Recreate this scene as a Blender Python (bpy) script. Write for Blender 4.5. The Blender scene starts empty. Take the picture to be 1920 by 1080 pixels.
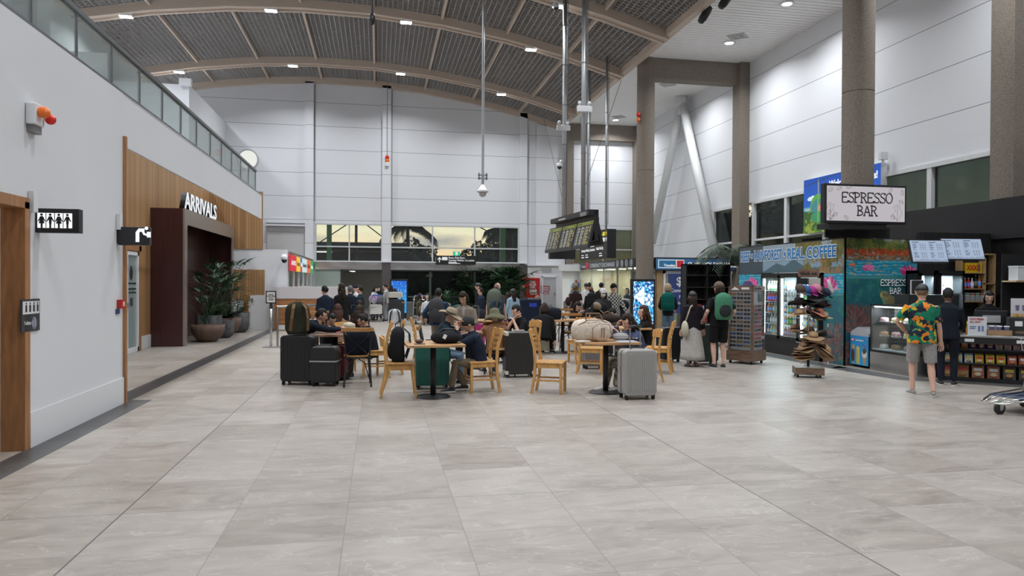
import bpy, bmesh, math, random
import numpy as np
from mathutils import Vector, Matrix
random.seed(7); rng = np.random.RandomState(5)
C = bpy.context.scene.collection
SC = bpy.context.scene
PI = math.pi
# ---------------------------------------------------------------- camera
FPX = 1331.0; PITCH = -.0089; YAW = .1862; ROLL = .0051; EYE = 1.6
def _axes():
    f = Vector((math.sin(YAW)*math.cos(PITCH), math.cos(YAW)*math.cos(PITCH), math.sin(PITCH)))
    r = Vector((math.cos(YAW), -math.sin(YAW), 0)); u = r.cross(f)
    return r*math.cos(ROLL)+u*math.sin(ROLL), u*math.cos(ROLL)-r*math.sin(ROLL), f
CA, CB, CF = _axes()
cam = bpy.data.objects.new('camera', bpy.data.cameras.new('camera')); C.objects.link(cam)
cam.data.sensor_width = 36; cam.data.lens = FPX/1920*36; cam.data.clip_end = 400
cam.matrix_world = Matrix(((CA.x, CB.x, -CF.x, 0), (CA.y, CB.y, -CF.y, 0), (CA.z, CB.z, -CF.z, EYE), (0, 0, 0, 1)))
SC.camera = cam
# measuring helpers: a pixel of the photograph seen at a real floor height / depth plane / side plane
def ray(px, py): return CF + CA*((px-960)/FPX) + CB*((540-py)/FPX)
def fl(px, py, z=0):
    d = ray(px, py); t = (z-EYE)/d.z; return Vector((d.x*t, d.y*t, z))
def aty(px, py, y):
    d = ray(px, py); t = y/d.y; return Vector((d.x*t, y, EYE+d.z*t))
def atx(px, py, x):
    d = ray(px, py); t = x/d.x; return Vector((x, d.y*t, EYE+d.z*t))
# ---------------------------------------------------------------- world: dusk sky
SC.view_settings.view_transform = 'Standard'; SC.view_settings.look = 'None'
SC.view_settings.gamma = 1; SC.view_settings.use_curve_mapping = False
SC.view_settings.exposure = 0.0
SC.cycles.use_denoising = True
SC.cycles.max_bounces = 8; SC.cycles.diffuse_bounces = 4; SC.cycles.glossy_bounces = 3
SC.cycles.transparent_max_bounces = 16; SC.cycles.sample_clamp_indirect = 6
W = bpy.data.worlds.new('world'); SC.world = W; W.use_nodes = True
nt = W.node_tree; nt.nodes.clear()
def N(t, **k):
    n = nt.nodes.new(t)
    for a, b in k.items(): setattr(n, a, b)
    return n
tc = N('ShaderNodeTexCoord'); sx = N('ShaderNodeSeparateXYZ'); nt.links.new(tc.outputs['Generated'], sx.inputs[0])
cr = N('ShaderNodeValToRGB'); nt.links.new(sx.outputs['Z'], cr.inputs[0])
e = cr.color_ramp.elements
e[0].position = 0.0; e[0].color = (.75, .42, .22, 1); e[1].position = .5; e[1].color = (.12, .18, .26, 1)
for p_, c_ in ((.035, (.92, .66, .38, 1)), (.07, (.86, .78, .55, 1)), (.14, (.62, .64, .55, 1))):
    q = e.new(p_); q.color = c_
mp = N('ShaderNodeMapping'); mp.inputs['Scale'].default_value = (1, 1, 3.2); nt.links.new(tc.outputs['Generated'], mp.inputs[0])
nz = N('ShaderNodeTexNoise'); nz.inputs['Scale'].default_value = 9; nz.inputs['Detail'].default_value = 8; nt.links.new(mp.outputs[0], nz.inputs[0])
c2 = N('ShaderNodeValToRGB'); nt.links.new(nz.outputs[0], c2.inputs[0])
c2.color_ramp.elements[0].position = .54; c2.color_ramp.elements[1].position = .74
mx = N('ShaderNodeMix', data_type='RGBA'); nt.links.new(c2.outputs[0], mx.inputs[0]); nt.links.new(cr.outputs[0], mx.inputs[6]); mx.inputs[7].default_value = (.36, .35, .35, 1)
bg = N('ShaderNodeBackground'); bg.inputs[1].default_value = 1.2; nt.links.new(mx.outputs[2], bg.inputs[0])
wo = N('ShaderNodeOutputWorld'); nt.links.new(bg.outputs[0], wo.inputs[0])
# ---------------------------------------------------------------- lamps (the hall's own ceiling downlights)
def lampat(name, x, y, z, power, size=.35, col=(.93, .97, 1), spread=PI, shape='DISK', sy=None, rot=None):
    l = bpy.data.lights.new(name, 'AREA'); l.energy = power; l.color = col; l.size = size; l.shape = shape; l.spread = spread
    if sy: l.size_y = sy
    o = bpy.data.objects.new(name, l); C.objects.link(o); o.location = (x, y, z)
    if rot: o.rotation_euler = rot
    return o
RIBS = (-4.0, 2.1, 8.3, 14.4, 20.5, 24.5, 30.6)
VLX = (-7.9, -3.5, .9, 5.25)
def vz(x): return 10.87-.0151*(x+1.8)**2
CZ = 9.25
VP_, FP_ = 134, 116
for Y_ in RIBS[1:]:
    for X_ in VLX: lampat('rib_lamp', X_, Y_, vz(X_)-.42, VP_*(1.18 if Y_ < 16 else 1), .3, spread=2.5)
FLATY = (2.0, 6.5, 11.5, 17.75, 21.0, 25.4, 32.0)
for Y_ in FLATY: lampat('ceiling_lamp', 10.95, Y_, CZ-.05, FP_, .3, spread=2.5)
# ---------------------------------------------------------------- materials
MATS = {}
def mat(name, col=(.8, .8, .8), rough=.5, metal=0, emit=None, estr=1, nscale=None, namt=.15, bump=0, alpha=None, coord='Object', stretch=None, spec=None, trans=0, sheen=0):
    if name in MATS: return MATS[name]
    m = bpy.data.materials.new(name); m.use_nodes = True; t = m.node_tree; b = t.nodes['Principled BSDF']
    b.inputs['Base Color'].default_value = (*col, 1); b.inputs['Roughness'].default_value = rough; b.inputs['Metallic'].default_value = metal
    if spec is not None: b.inputs['Specular IOR Level'].default_value = spec
    if trans: b.inputs['Transmission Weight'].default_value = trans
    if emit: b.inputs['Emission Color'].default_value = (*emit, 1); b.inputs['Emission Strength'].default_value = estr
    if alpha is not None: b.inputs['Alpha'].default_value = alpha
    if nscale:
        tc = t.nodes.new('ShaderNodeTexCoord'); mp = t.nodes.new('ShaderNodeMapping'); t.links.new(tc.outputs[coord], mp.inputs[0])
        if stretch: mp.inputs['Scale'].default_value = stretch
        n = t.nodes.new('ShaderNodeTexNoise'); n.inputs['Scale'].default_value = nscale; n.inputs['Detail'].default_value = 5; t.links.new(mp.outputs[0], n.inputs[0])
        r = t.nodes.new('ShaderNodeValToRGB'); t.links.new(n.outputs[0], r.inputs[0])
        r.color_ramp.elements[0].position = .3; r.color_ramp.elements[1].position = .7
        r.color_ramp.elements[0].color = (*[max(0, c*(1-namt)) for c in col], 1); r.color_ramp.elements[1].color = (*[min(1, c*(1+namt)) for c in col], 1)
        t.links.new(r.outputs[0], b.inputs['Base Color'])
        if bump:
            bu = t.nodes.new('ShaderNodeBump'); bu.inputs['Strength'].default_value = bump; bu.inputs['Distance'].default_value = .01
            t.links.new(n.outputs[0], bu.inputs['Height']); t.links.new(bu.outputs[0], b.inputs['Normal'])
    MATS[name] = m; return m
def vcmat(name, estr=0, rough=.5):
    """material that shows the procedural colour pattern computed onto the mesh"""
    if name in MATS: return MATS[name]
    m = bpy.data.materials.new(name); m.use_nodes = True; t = m.node_tree; b = t.nodes['Principled BSDF']
    a = t.nodes.new('ShaderNodeAttribute'); a.attribute_name = 'pattern'
    b.inputs['Roughness'].default_value = rough
    if estr:
        b.inputs['Base Color'].default_value = (.01, .01, .01, 1)
        t.links.new(a.outputs['Color'], b.inputs['Emission Color']); b.inputs['Emission Strength'].default_value = estr
    else: t.links.new(a.outputs['Color'], b.inputs['Base Color'])
    MATS[name] = m; return m
def fabric(name, col, rough=.9): return mat(name, col, rough, nscale=40, namt=.18, bump=.15, spec=.2)
white = mat('white_paint', (.70, .71, .74), .6, nscale=.6, namt=.02)
whitetrim = mat('white_trim', (.72, .73, .75), .45)
black = mat('black', (.012, .012, .014), .45)
blackm = mat('black_matt', (.008, .008, .009), .8)
steel = mat('brushed_steel', (.5, .5, .5), .28, 1, nscale=3, namt=.1)
chrome = mat('chrome', (.7, .7, .72), .12, 1)
galv = mat('galvanised', (.42, .43, .44), .4, .6)
conc = mat('aggregate_concrete', (.20, .17, .14), .9, nscale=55, namt=.38, bump=.5)
dark = mat('dark_grey', (.04, .04, .045), .6)
grey = mat('mid_grey', (.22, .22, .23), .6)
rubber = mat('rubber', (.015, .015, .015), .7)
skin = mat('skin', (.50, .30, .21), .5, nscale=12, namt=.08)
skinl = mat('skin_light', (.62, .38, .29), .5, nscale=12, namt=.08)
def woodm(name, c, sc=(6, 6, .7), n=6, amt=.35, rough=.45): return mat(name, c, rough, nscale=n, namt=amt, stretch=sc)
oak = woodm('honey_oak', (.50, .27, .095), (5, 5, .8), 7, .25, .35)
oakd = woodm('warm_oak', (.40, .19, .06), (.8, 6, 6), 6, .3)
plank = woodm('plank_top', (.48, .27, .12), (.8, 9, 2), 5, .4, .35)
rack_wood = woodm('rack_wood', (.17, .105, .07), (.9, 6, 6), 6, .35)
# panel wall: white with thin joints at regular heights
def panel_mat(name, col, z0, dz, wline=.018):
    m = mat(name, col, .55); t = m.node_tree; b = t.nodes['Principled BSDF']
    g = t.nodes.new('ShaderNodeNewGeometry'); s = t.nodes.new('ShaderNodeSeparateXYZ'); t.links.new(g.outputs['Position'], s.inputs[0])
    def M(op, a, v):
        q = t.nodes.new('ShaderNodeMath'); q.operation = op; t.links.new(a, q.inputs[0]); q.inputs[1].default_value = v; return q.outputs[0]
    f = M('FRACT', M('DIVIDE', M('SUBTRACT', s.outputs['Z'], z0-50*dz), dz), 0)
    k = M('LESS_THAN', f, wline/dz)
    mx = t.nodes.new('ShaderNodeMix'); mx.data_type = 'RGBA'; t.links.new(k, mx.inputs[0]); mx.inputs[6].default_value = (*col, 1); mx.inputs[7].default_value = (.22, .22, .24, 1)
    t.links.new(mx.outputs[2], b.inputs['Base Color']); return m
panelw = panel_mat('panelled_white', (.70, .71, .74), 4.36, 1.07)
# vertical slat timber: stripes across the given axis
def slat_mat(name, c1, c2, axis, pitch):
    m = mat(name, c1, .5); t = m.node_tree; b = t.nodes['Principled BSDF']
    g = t.nodes.new('ShaderNodeNewGeometry'); s = t.nodes.new('ShaderNodeSeparateXYZ'); t.links.new(g.outputs['Position'], s.inputs[0])
    def M(op, a, v):
        q = t.nodes.new('ShaderNodeMath'); q.operation = op; t.links.new(a, q.inputs[0]); q.inputs[1].default_value = v; return q.outputs[0]
    u = M('DIVIDE', s.outputs[axis], pitch)
    f = M('FRACT', M('ADD', u, 500), 0); k = M('LESS_THAN', f, .1)
    wn = t.nodes.new('ShaderNodeTexWhiteNoise'); wn.noise_dimensions = '1D'; t.links.new(M('FLOOR', u, 0), wn.inputs['W'])
    wn2 = t.nodes.new('ShaderNodeTexNoise'); wn2.inputs['Scale'].default_value = 1; wn2.noise_dimensions = '1D'; t.links.new(M('MULTIPLY', u, .3), wn2.inputs['W'])
    av = t.nodes.new('ShaderNodeMath'); av.operation = 'ADD'; t.links.new(M('MULTIPLY', wn.outputs[0], .45), av.inputs[0]); t.links.new(M('MULTIPLY', wn2.outputs[0], .6), av.inputs[1])
    m1 = t.nodes.new('ShaderNodeMix'); m1.data_type = 'RGBA'; t.links.new(av.outputs[0], m1.inputs[0]); m1.inputs[6].default_value = (*c1, 1); m1.inputs[7].default_value = (*c2, 1)
    mx = t.nodes.new('ShaderNodeMix'); mx.data_type = 'RGBA'; t.links.new(k, mx.inputs[0]); t.links.new(m1.outputs[2], mx.inputs[6]); mx.inputs[7].default_value = (*[c*.45 for c in c1], 1)
    t.links.new(mx.outputs[2], b.inputs['Base Color']); return m
slat_y = slat_mat('timber_slats', (.25, .125, .045), (.50, .30, .14), 'Y', .085)
slat_x = slat_mat('timber_panel', (.25, .125, .045), (.50, .30, .14), 'X', .085)
def floor_mat():
    m = mat('stone_tile', (.40, .365, .335), .32); t = m.node_tree; b = t.nodes['Principled BSDF']; L = t.links
    g = t.nodes.new('ShaderNodeNewGeometry'); s = t.nodes.new('ShaderNodeSeparateXYZ'); L.new(g.outputs['Position'], s.inputs[0])
    def M(op, a, v=0.0):
        q = t.nodes.new('ShaderNodeMath'); q.operation = op; L.new(a, q.inputs[0])
        if isinstance(v, (int, float)): q.inputs[1].default_value = v
        else: L.new(v, q.inputs[1])
        return q.outputs[0]
    T = .754
    u = M('DIVIDE', M('ADD', s.outputs['X'], 1.715+T*60), T); v = M('DIVIDE', M('ADD', s.outputs['Y'], -5.24+T*60), T)
    def line(u, w, every=1):
        k = M('FRACT', M('ADD', M('DIVIDE', u, every), w/2/every)); return M('LESS_THAN', k, w/every)
    l1 = M('MAXIMUM', line(u, .007), line(v, .006)); l2 = M('MAXIMUM', line(u, .015, 6), line(v, .008, 6))
    cx = t.nodes.new('ShaderNodeCombineXYZ'); L.new(M('FLOOR', u), cx.inputs[0]); L.new(M('FLOOR', v), cx.inputs[1])
    wn = t.nodes.new('ShaderNodeTexWhiteNoise'); wn.noise_dimensions = '3D'; L.new(cx.outputs[0], wn.inputs[0])
    ad = t.nodes.new('ShaderNodeVectorMath'); ad.operation = 'MULTIPLY_ADD'; L.new(wn.outputs['Color'], ad.inputs[0]); ad.inputs[1].default_value = (9, 9, 9); L.new(g.outputs['Position'], ad.inputs[2])
    mp = t.nodes.new('ShaderNodeMapping'); mp.inputs['Scale'].default_value = (.75, 1.9, 1); mp.inputs['Rotation'].default_value = (0, 0, .3); L.new(ad.outputs[0], mp.inputs[0])
    n1 = t.nodes.new('ShaderNodeTexNoise'); n1.inputs['Scale'].default_value = 2.6; n1.inputs['Detail'].default_value = 9; n1.inputs['Roughness'].default_value = .62; n1.inputs['Distortion'].default_value = 1.1; L.new(mp.outputs[0], n1.inputs[0])
    r = t.nodes.new('ShaderNodeValToRGB'); L.new(n1.outputs[0], r.inputs[0]); E = r.color_ramp.elements
    E[0].position = .25; E[0].color = (.235, .205, .178, 1); E[1].position = .8; E[1].color = (.45, .405, .36, 1)
    q = E.new(.5); q.color = (.325, .288, .255, 1); q = E.new(.6); q.color = (.352, .314, .278, 1)
    n2 = t.nodes.new('ShaderNodeTexNoise'); n2.inputs['Scale'].default_value = 1.6; n2.inputs['Detail'].default_value = 8; n2.inputs['Distortion'].default_value = 2.2; L.new(mp.outputs[0], n2.inputs[0])
    ve = M('LESS_THAN', M('ABSOLUTE', M('SUBTRACT', n2.outputs[0], .5)), .006)
    m0 = t.nodes.new('ShaderNodeMix'); m0.data_type = 'RGBA'; L.new(M('MULTIPLY', ve, .3), m0.inputs[0]); L.new(r.outputs[0], m0.inputs[6]); m0.inputs[7].default_value = (.56, .54, .50, 1)
    br = t.nodes.new('ShaderNodeBrightContrast'); L.new(m0.outputs[2], br.inputs[0]); L.new(M('MULTIPLY', M('SUBTRACT', wn.outputs[0], .5), .07), br.inputs[1])
    m1 = t.nodes.new('ShaderNodeMix'); m1.data_type = 'RGBA'; L.new(M('MULTIPLY', l1, .7), m1.inputs[0]); L.new(br.outputs[0], m1.inputs[6]); m1.inputs[7].default_value = (.16, .15, .14, 1)
    m2 = t.nodes.new('ShaderNodeMix'); m2.data_type = 'RGBA'; L.new(M('MULTIPLY', l2, .85), m2.inputs[0]); L.new(m1.outputs[2], m2.inputs[6]); m2.inputs[7].default_value = (.07, .075, .08, 1)
    L.new(m2.outputs[2], b.inputs['Base Color'])
    rr = t.nodes.new('ShaderNodeMapRange'); L.new(n1.outputs[0], rr.inputs[0]); rr.inputs[3].default_value = .30; rr.inputs[4].default_value = .46; L.new(rr.outputs[0], b.inputs['Roughness'])
    return m
tile = floor_mat()
def glassm(name, col=(.85, .93, .92), a=.25, rough=.05, mtl=0):
    if name in MATS: return MATS[name]
    m = bpy.data.materials.new(name); m.use_nodes = True; t = m.node_tree; t.nodes.clear()
    o = t.nodes.new('ShaderNodeOutputMaterial'); tr = t.nodes.new('ShaderNodeBsdfTransparent'); gl = t.nodes.new('ShaderNodeBsdfGlossy'); df = t.nodes.new('ShaderNodeBsdfDiffuse')
    fr0 = t.nodes.new("ShaderNodeFresnel"); fr0.inputs[0].default_value = 1.45; fr = t.nodes.new("ShaderNodeMath"); fr.operation = "MULTIPLY"; fr.inputs[1].default_value = .45; t.links.new(fr0.outputs[0], fr.inputs[0])
    tr.inputs[0].default_value = (*col, 1); gl.inputs['Roughness'].default_value = rough; df.inputs[0].default_value = (*[c*.6 for c in col], 1)
    m1 = t.nodes.new('ShaderNodeMixShader'); m1.inputs[0].default_value = a; t.links.new(tr.outputs[0], m1.inputs[1]); t.links.new(df.outputs[0], m1.inputs[2])
    m2 = t.nodes.new('ShaderNodeMixShader'); t.links.new(fr.outputs[0], m2.inputs[0]); t.links.new(m1.outputs[0], m2.inputs[1]); t.links.new(gl.outputs[0], m2.inputs[2])
    t.links.new(m2.outputs[0], o.inputs[0]); MATS[name] = m; return m
glass = glassm('clear_glass', (.93, .96, .95), .03)
balglass = glassm('green_glass', (.86, .91, .90), .20)
tint = glassm('tinted_glass', (.28, .32, .31), .03)
frost = glassm('frosted_glass', (.6, .72, .68), .75)
def glow(name, col, s=1.0): return mat(name, (.02, .02, .02), .5, emit=col, estr=s)
# ---------------------------------------------------------------- mesh builder
TMP = bpy.data.scenes.new('bake')
def bake_object(ob):
    TMP.collection.objects.link(ob); vl = TMP.view_layers[0]; vl.update(); dg = vl.depsgraph; dg.update()
    me = bpy.data.meshes.new_from_object(ob.evaluated_get(dg)); TMP.collection.objects.unlink(ob); return me
class MB:
    def __init__(s): s.v = []; s.f = []; s.mi = []
    def add(s, vs, fs, mi=0):
        o = len(s.v); s.v += [tuple(v) for v in vs]; s.f += [tuple(i+o for i in f) for f in fs]; s.mi += [mi]*len(fs); return s
    def box(s, c, d, mi=0, rot=None):
        x, y, z = d[0]/2, d[1]/2, d[2]/2
        vs = [Vector((sx*x, sy*y, sz*z)) for sx in (-1, 1) for sy in (-1, 1) for sz in (-1, 1)]
        if rot is not None: vs = [rot @ v for v in vs]
        vs = [v+Vector(c) for v in vs]
        return s.add(vs, [(0, 1, 3, 2), (4, 6, 7, 5), (0, 4, 5, 1), (2, 3, 7, 6), (0, 2, 6, 4), (1, 5, 7, 3)], mi)
    def b2(s, x0, x1, y0, y1, z0, z1, mi=0): return s.box(((x0+x1)/2, (y0+y1)/2, (z0+z1)/2), (abs(x1-x0), abs(y1-y0), abs(z1-z0)), mi)
    def rings(s, rs, mi=0, cap=True, close=False):
        n = len(rs[0]); o = len(s.v); fs = []
        for r in rs: s.v += [tuple(p) for p in r]
        m = len(rs)
        for k in range(m if close else m-1):
            a = k*n; b = ((k+1) % m)*n
            for i in range(n): fs.append((a+i, a+(i+1) % n, b+(i+1) % n, b+i))
        if cap and not close: fs.append(tuple(range(n))[::-1]); fs.append(tuple((m-1)*n+i for i in range(n)))
        s.f += [tuple(i+o for i in f) for f in fs]; s.mi += [mi]*len(fs); return s
    def tube(s, pts, r, n=8, mi=0, cap=True, flat=None, close=False):
        pts = [Vector(p) for p in pts]; m = len(pts); r = r if isinstance(r, (list, tuple)) else [r]*m
        up = None; rs = []
        for k in range(m):
            if close: d = pts[(k+1) % m]-pts[k-1]
            else: d = pts[min(k+1, m-1)]-pts[max(k-1, 0)]
            d = d.normalized() if d.length > 1e-9 else Vector((0, 0, 1))
            if up is None: up = Vector((0, 0, 1)) if abs(d.z) < .9 else Vector((0, 1, 0))
            sd = d.cross(up)
            if sd.length < 1e-5: sd = d.cross(Vector((1, .2, .1)))
            sd.normalize(); u2 = sd.cross(d).normalized(); up = u2
            fx, fy = flat if flat else (1, 1)
            rs.append([pts[k]+(sd*math.cos(2*PI*i/n)*fx+u2*math.sin(2*PI*i/n)*fy)*r[k] for i in range(n)])
        return s.rings(rs, mi, cap, close)
    def cyl(s, a, b, r, n=16, mi=0, r2=None): return s.tube([a, b], [r, r if r2 is None else r2], n, mi)
    def lathe(s, prof, c=(0, 0, 0), n=24, mi=0, cap=True, sx=1, sy=1, M=None):
        rs = []
        for r, z in prof:
            ring = [Vector((r*sx*math.cos(2*PI*i/n), r*sy*math.sin(2*PI*i/n), z)) for i in range(n)]
            if M is not None: ring = [M @ p for p in ring]
            rs.append([p+Vector(c) for p in ring])
        return s.rings(rs, mi, cap)
    def ell(s, c, r, n=12, m=8, mi=0, M=None, fn=None):
        rs = []
        for k in range(m+1):
            th = PI*k/m; ring = []
            for i in range(n):
                ph = 2*PI*i/n; d = Vector((math.sin(th)*math.cos(ph), math.sin(th)*math.sin(ph), -math.cos(th)))
                if k in (0, m): d = Vector((1e-4*math.cos(ph), 1e-4*math.sin(ph), d.z))
                f = fn(d) if fn else 1
                p = Vector((d.x*r[0]*f, d.y*r[1]*f, d.z*r[2]*f))
                if M is not None: p = M @ p
                ring.append(p+Vector(c))
            rs.append(ring)
        return s.rings(rs, mi)
    def prism(s, poly, a, b, axis='y', mi=0):
        """2-D outline extruded from a to b along an axis (y: poly is x,z ; x: poly is y,z ; z: poly is x,y)"""
        def P(u, v, w): return {'y': (u, w, v), 'x': (w, u, v), 'z': (u, v, w)}[axis]
        n = len(poly); vs = [P(u, v, a) for u, v in poly]+[P(u, v, b) for u, v in poly]
        return s.add(vs, [tuple(range(n))[::-1], tuple(range(n, 2*n))]+[(i, (i+1) % n, n+(i+1) % n, n+i) for i in range(n)], mi)
    def quad(s, *p, mi=0): return s.add(p, [tuple(range(len(p)))], mi)
    def mesh(s, name='m'):
        me = bpy.data.meshes.new(name); me.from_pydata(s.v, [], s.f); me.polygons.foreach_set('material_index', s.mi); me.update(); return me
    def build(s, name, mats, parent=None, smooth=False, bevel=0, fix=True, sub=0, solid=0):
        me = s.mesh(name)
        if fix:
            b = bmesh.new(); b.from_mesh(me); bmesh.ops.recalc_face_normals(b, faces=b.faces); b.to_mesh(me); b.free()
        return link(name, me, mats, parent, smooth, bevel, sub, solid)
def link(name, me, mats, parent=None, smooth=False, bevel=0, sub=0, solid=0):
    for m in (mats if isinstance(mats, (list, tuple)) else [mats]): me.materials.append(m)
    if smooth: me.shade_smooth()
    o = bpy.data.objects.new(name, me); C.objects.link(o)
    if parent: o.parent = parent
    if solid: q = o.modifiers.new('s', 'SOLIDIFY'); q.thickness = solid
    if bevel: q = o.modifiers.new('b', 'BEVEL'); q.width = bevel; q.segments = 2; q.limit_method = 'ANGLE'
    if sub: q = o.modifiers.new('u', 'SUBSURF'); q.levels = sub; q.render_levels = sub
    return o
def tag(o, label, cat, group=None):
    o['label'] = label; o['category'] = cat
    if group: o['group'] = group
    return o
def stc(o): o['kind'] = 'structure'; return o
def thing(name, label, cat, loc=(0, 0, 0), rz=0, group=None, rot=None):
    o = bpy.data.objects.new(name, None); C.objects.link(o); o.location = loc; o.rotation_euler = rot if rot else (0, 0, rz); o.empty_display_size = .1
    return tag(o, label, cat, group)
def dup(root, loc, rz, label=None, group=None, rot=None):
    r = root.copy(); C.objects.link(r); r.location = loc; r.rotation_euler = rot if rot else (0, 0, rz)
    if label: r['label'] = label
    if group: r['group'] = group
    for ch in list(root.children):
        c = ch.copy(); C.objects.link(c); c.parent = r
        for g in ch.children:
            d = g.copy(); C.objects.link(d); d.parent = c
    return r
def text(name, s, size, m, parent=None, loc=(0, 0, 0), rz=0, width=None, align='LEFT', bold=.0, ext=.002, rot=None, sx=1):
    cu = bpy.data.curves.new('t', 'FONT'); cu.body = s; cu.size = size; cu.extrude = ext; cu.offset = bold*size; cu.align_x = align; cu.resolution_u = 3
    ob = bpy.data.objects.new('t', cu); me = bake_object(ob); bpy.data.objects.remove(ob)
    if len(me.vertices):
        xs = [v.co.x for v in me.vertices]; w = max(xs)-min(xs)
        k = width/w if width else sx
        me.transform(Matrix.Diagonal((k, 1, 1, 1)))
    me.transform(Matrix.Rotation(PI/2, 4, 'X'))
    o = link(name, me, m, parent); o.location = loc
    if rot: o.rotation_euler = rot
    else: o.rotation_euler = (0, 0, rz)
    return o
# colour canvas: a numpy picture computed here and laid on a fine grid as a colour attribute
def canvas_obj(name, img, w, h, m, parent=None, loc=(0, 0, 0), rz=0, rot=None):
    """flat panel in local XZ, facing -Y, lower-left corner at the origin; img[row from top][col]"""
    H, Wd = img.shape[:2]
    X, Z = np.meshgrid(np.linspace(0, w, Wd+1), np.linspace(h, 0, H+1))
    co = np.stack([X, np.zeros_like(X), Z], -1).reshape(-1, 3)
    i = np.arange(H)[:, None]*(Wd+1)+np.arange(Wd)[None]
    f = np.stack([i+Wd+1, i+Wd+2, i+1, i], -1).reshape(-1, 4)
    me = bpy.data.meshes.new(name); me.vertices.add(len(co)); me.vertices.foreach_set('co', co.ravel().astype(np.float32))
    me.loops.add(f.size); me.loops.foreach_set('vertex_index', f.ravel().astype(np.int32)); me.polygons.add(len(f))
    me.polygons.foreach_set('loop_start', np.arange(0, f.size, 4).astype(np.int32))
    me.update(calc_edges=True); me.validate()
    a = me.color_attributes.new('pattern', 'FLOAT_COLOR', 'CORNER')
    col = np.repeat(np.concatenate([img.reshape(-1, 3), np.ones((H*Wd, 1))], 1), 4, 0)
    a.data.foreach_set('color', col.ravel().astype(np.float32))
    o = link(name, me, m, parent); o.location = loc; o.rotation_euler = rot if rot else (0, 0, rz); return o
class Cv:
    def __init__(s, w, h, c=(0, 0, 0)): s.w, s.h = w, h; s.a = np.zeros((h, w, 3)); s.a[:] = c; s.Y, s.X = np.mgrid[0:h, 0:w]+.5
    def m(s, mask, c, al=1.0):
        al = np.clip(mask*al, 0, 1)[..., None] if mask.dtype != bool else (mask*al)[..., None]
        s.a = s.a*(1-al)+np.array(c)*al
    def ell(s, x, y, rx, ry, c, ang=0, al=1.0):
        ca, sa = math.cos(ang), math.sin(ang); dx, dy = s.X-x, s.Y-y
        s.m(((dx*ca+dy*sa)/rx)**2+((-dx*sa+dy*ca)/ry)**2 < 1, c, al)
    def rect(s, x0, y0, x1, y1, c, al=1.0): s.m((s.X >= x0) & (s.X < x1) & (s.Y >= y0) & (s.Y < y1), c, al)
    def poly(s, P, c, al=1.0):
        k = np.zeros(s.X.shape, bool); n = len(P)
        for i in range(n):
            x0, y0 = P[i]; x1, y1 = P[(i+1) % n]
            if y0 == y1: continue
            k ^= ((y0 > s.Y) != (y1 > s.Y)) & (s.X < (x1-x0)*(s.Y-y0)/(y1-y0)+x0)
        s.m(k, c, al)
    def line(s, x0, y0, x1, y1, w, c, al=1.0):
        dx, dy = x1-x0, y1-y0; L2 = dx*dx+dy*dy+1e-9; t = np.clip(((s.X-x0)*dx+(s.Y-y0)*dy)/L2, 0, 1)
        s.m((s.X-x0-t*dx)**2+(s.Y-y0-t*dy)**2 < (w/2)**2, c, al)
def vnoise(h, w, s, oct=4, seed=0):
    r = np.random.RandomState(seed); out = np.zeros((h, w)); amp = 1; tot = 0
    for o in range(oct):
        gh, gw = int(h/s)+3, int(w/s)+3; g = r.rand(gh, gw); y = np.arange(h)/s; x = np.arange(w)/s
        yi = y.astype(int); xi = x.astype(int); fy = (y-yi)[:, None]; fx = (x-xi)[None]; fy = fy*fy*(3-2*fy); fx = fx*fx*(3-2*fx)
        a = g[yi][:, xi]; b = g[yi][:, xi+1]; c = g[yi+1][:, xi]; d = g[yi+1][:, xi+1]
        out += amp*((a*(1-fx)+b*fx)*(1-fy)+(c*(1-fx)+d*fx)*fy); tot += amp; amp *= .5; s = max(1.01, s/2)
    return out/tot
# ================================================================ STRUCTURE
RX = 12.65; FY = 33.5; LX = -3.24; WX = -5.35; REAR = -6.0
f_ = MB().b2(-14, 20, REAR, 48, -.2, 0).build('floor', tile); stc(f_)
stripe = mat('charcoal_tile', (.075, .072, .075), .4, nscale=3, namt=.2)
m = MB(); m.b2(LX, -2.96, REAR, 10.17, 0, .003); m.b2(-3.51, LX, 9.95, 10.17, 0, .003); m.b2(-3.51, -3.22, 10.17, 24.3, 0, .003)
m.b2(8.35, 8.75, 12.0, 19.5, 0, .003); stc(m.build('trim_1', stripe))
m = MB(); m.add([(8.35, 12, .003), (8.75, 12.3, .003), (8.9, 10.6, .003), (8.5, 10.4, .003), (9.15, 9.9, .003), (9.35, 10.2, .003), (11.6, 7.7, .003), (11.8, 8.0, .003)], [(0, 1, 2, 3), (3, 2, 5, 4), (4, 5, 7, 6)]); stc(m.build('trim_2', stripe))
# left wall, with the opening to the washrooms
m = MB(); m.b2(-3.42, LX, 7.38, 9.95, 0, 4.0); m.b2(-3.42, LX, REAR, 7.38, 2.32, 4.0); m.b2(-3.42, LX, REAR, 4.6, 0, 2.32)
m.b2(LX-.04, LX, 9.95, 21.0, 3.33, 4.0); m.b2(-3.5, LX, 9.95, 21, 3.97, 4.0)                         # bulkhead under the gallery
m.b2(WX, -3.42, 9.93, 9.96, 0, 4.5)
stc(m.build('wall_left', white))
m = MB(); m.b2(WX-.15, WX, 9.93, 24.4, 0, 4.55); stc(m.build('wall_timber', slat_y))
m = MB(); m.b2(-14, WX-.15, 24.4, 24.6, 0, 4.0); m.b2(WX, -3.75, 24.38, 24.5, 2.62, 4.4); m.b2(WX, -2.95, 24.38, 24.5, 0, 2.62); stc(m.build('wall_partition', white))
m = MB(); m.b2(-5.34, -3.72, 24.345, 24.38, 2.62, 4.5); m.b2(-5.34, -3.66, 24.345, 24.38, .97, 1.95); stc(m.build('trim_3', slat_x))
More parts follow.
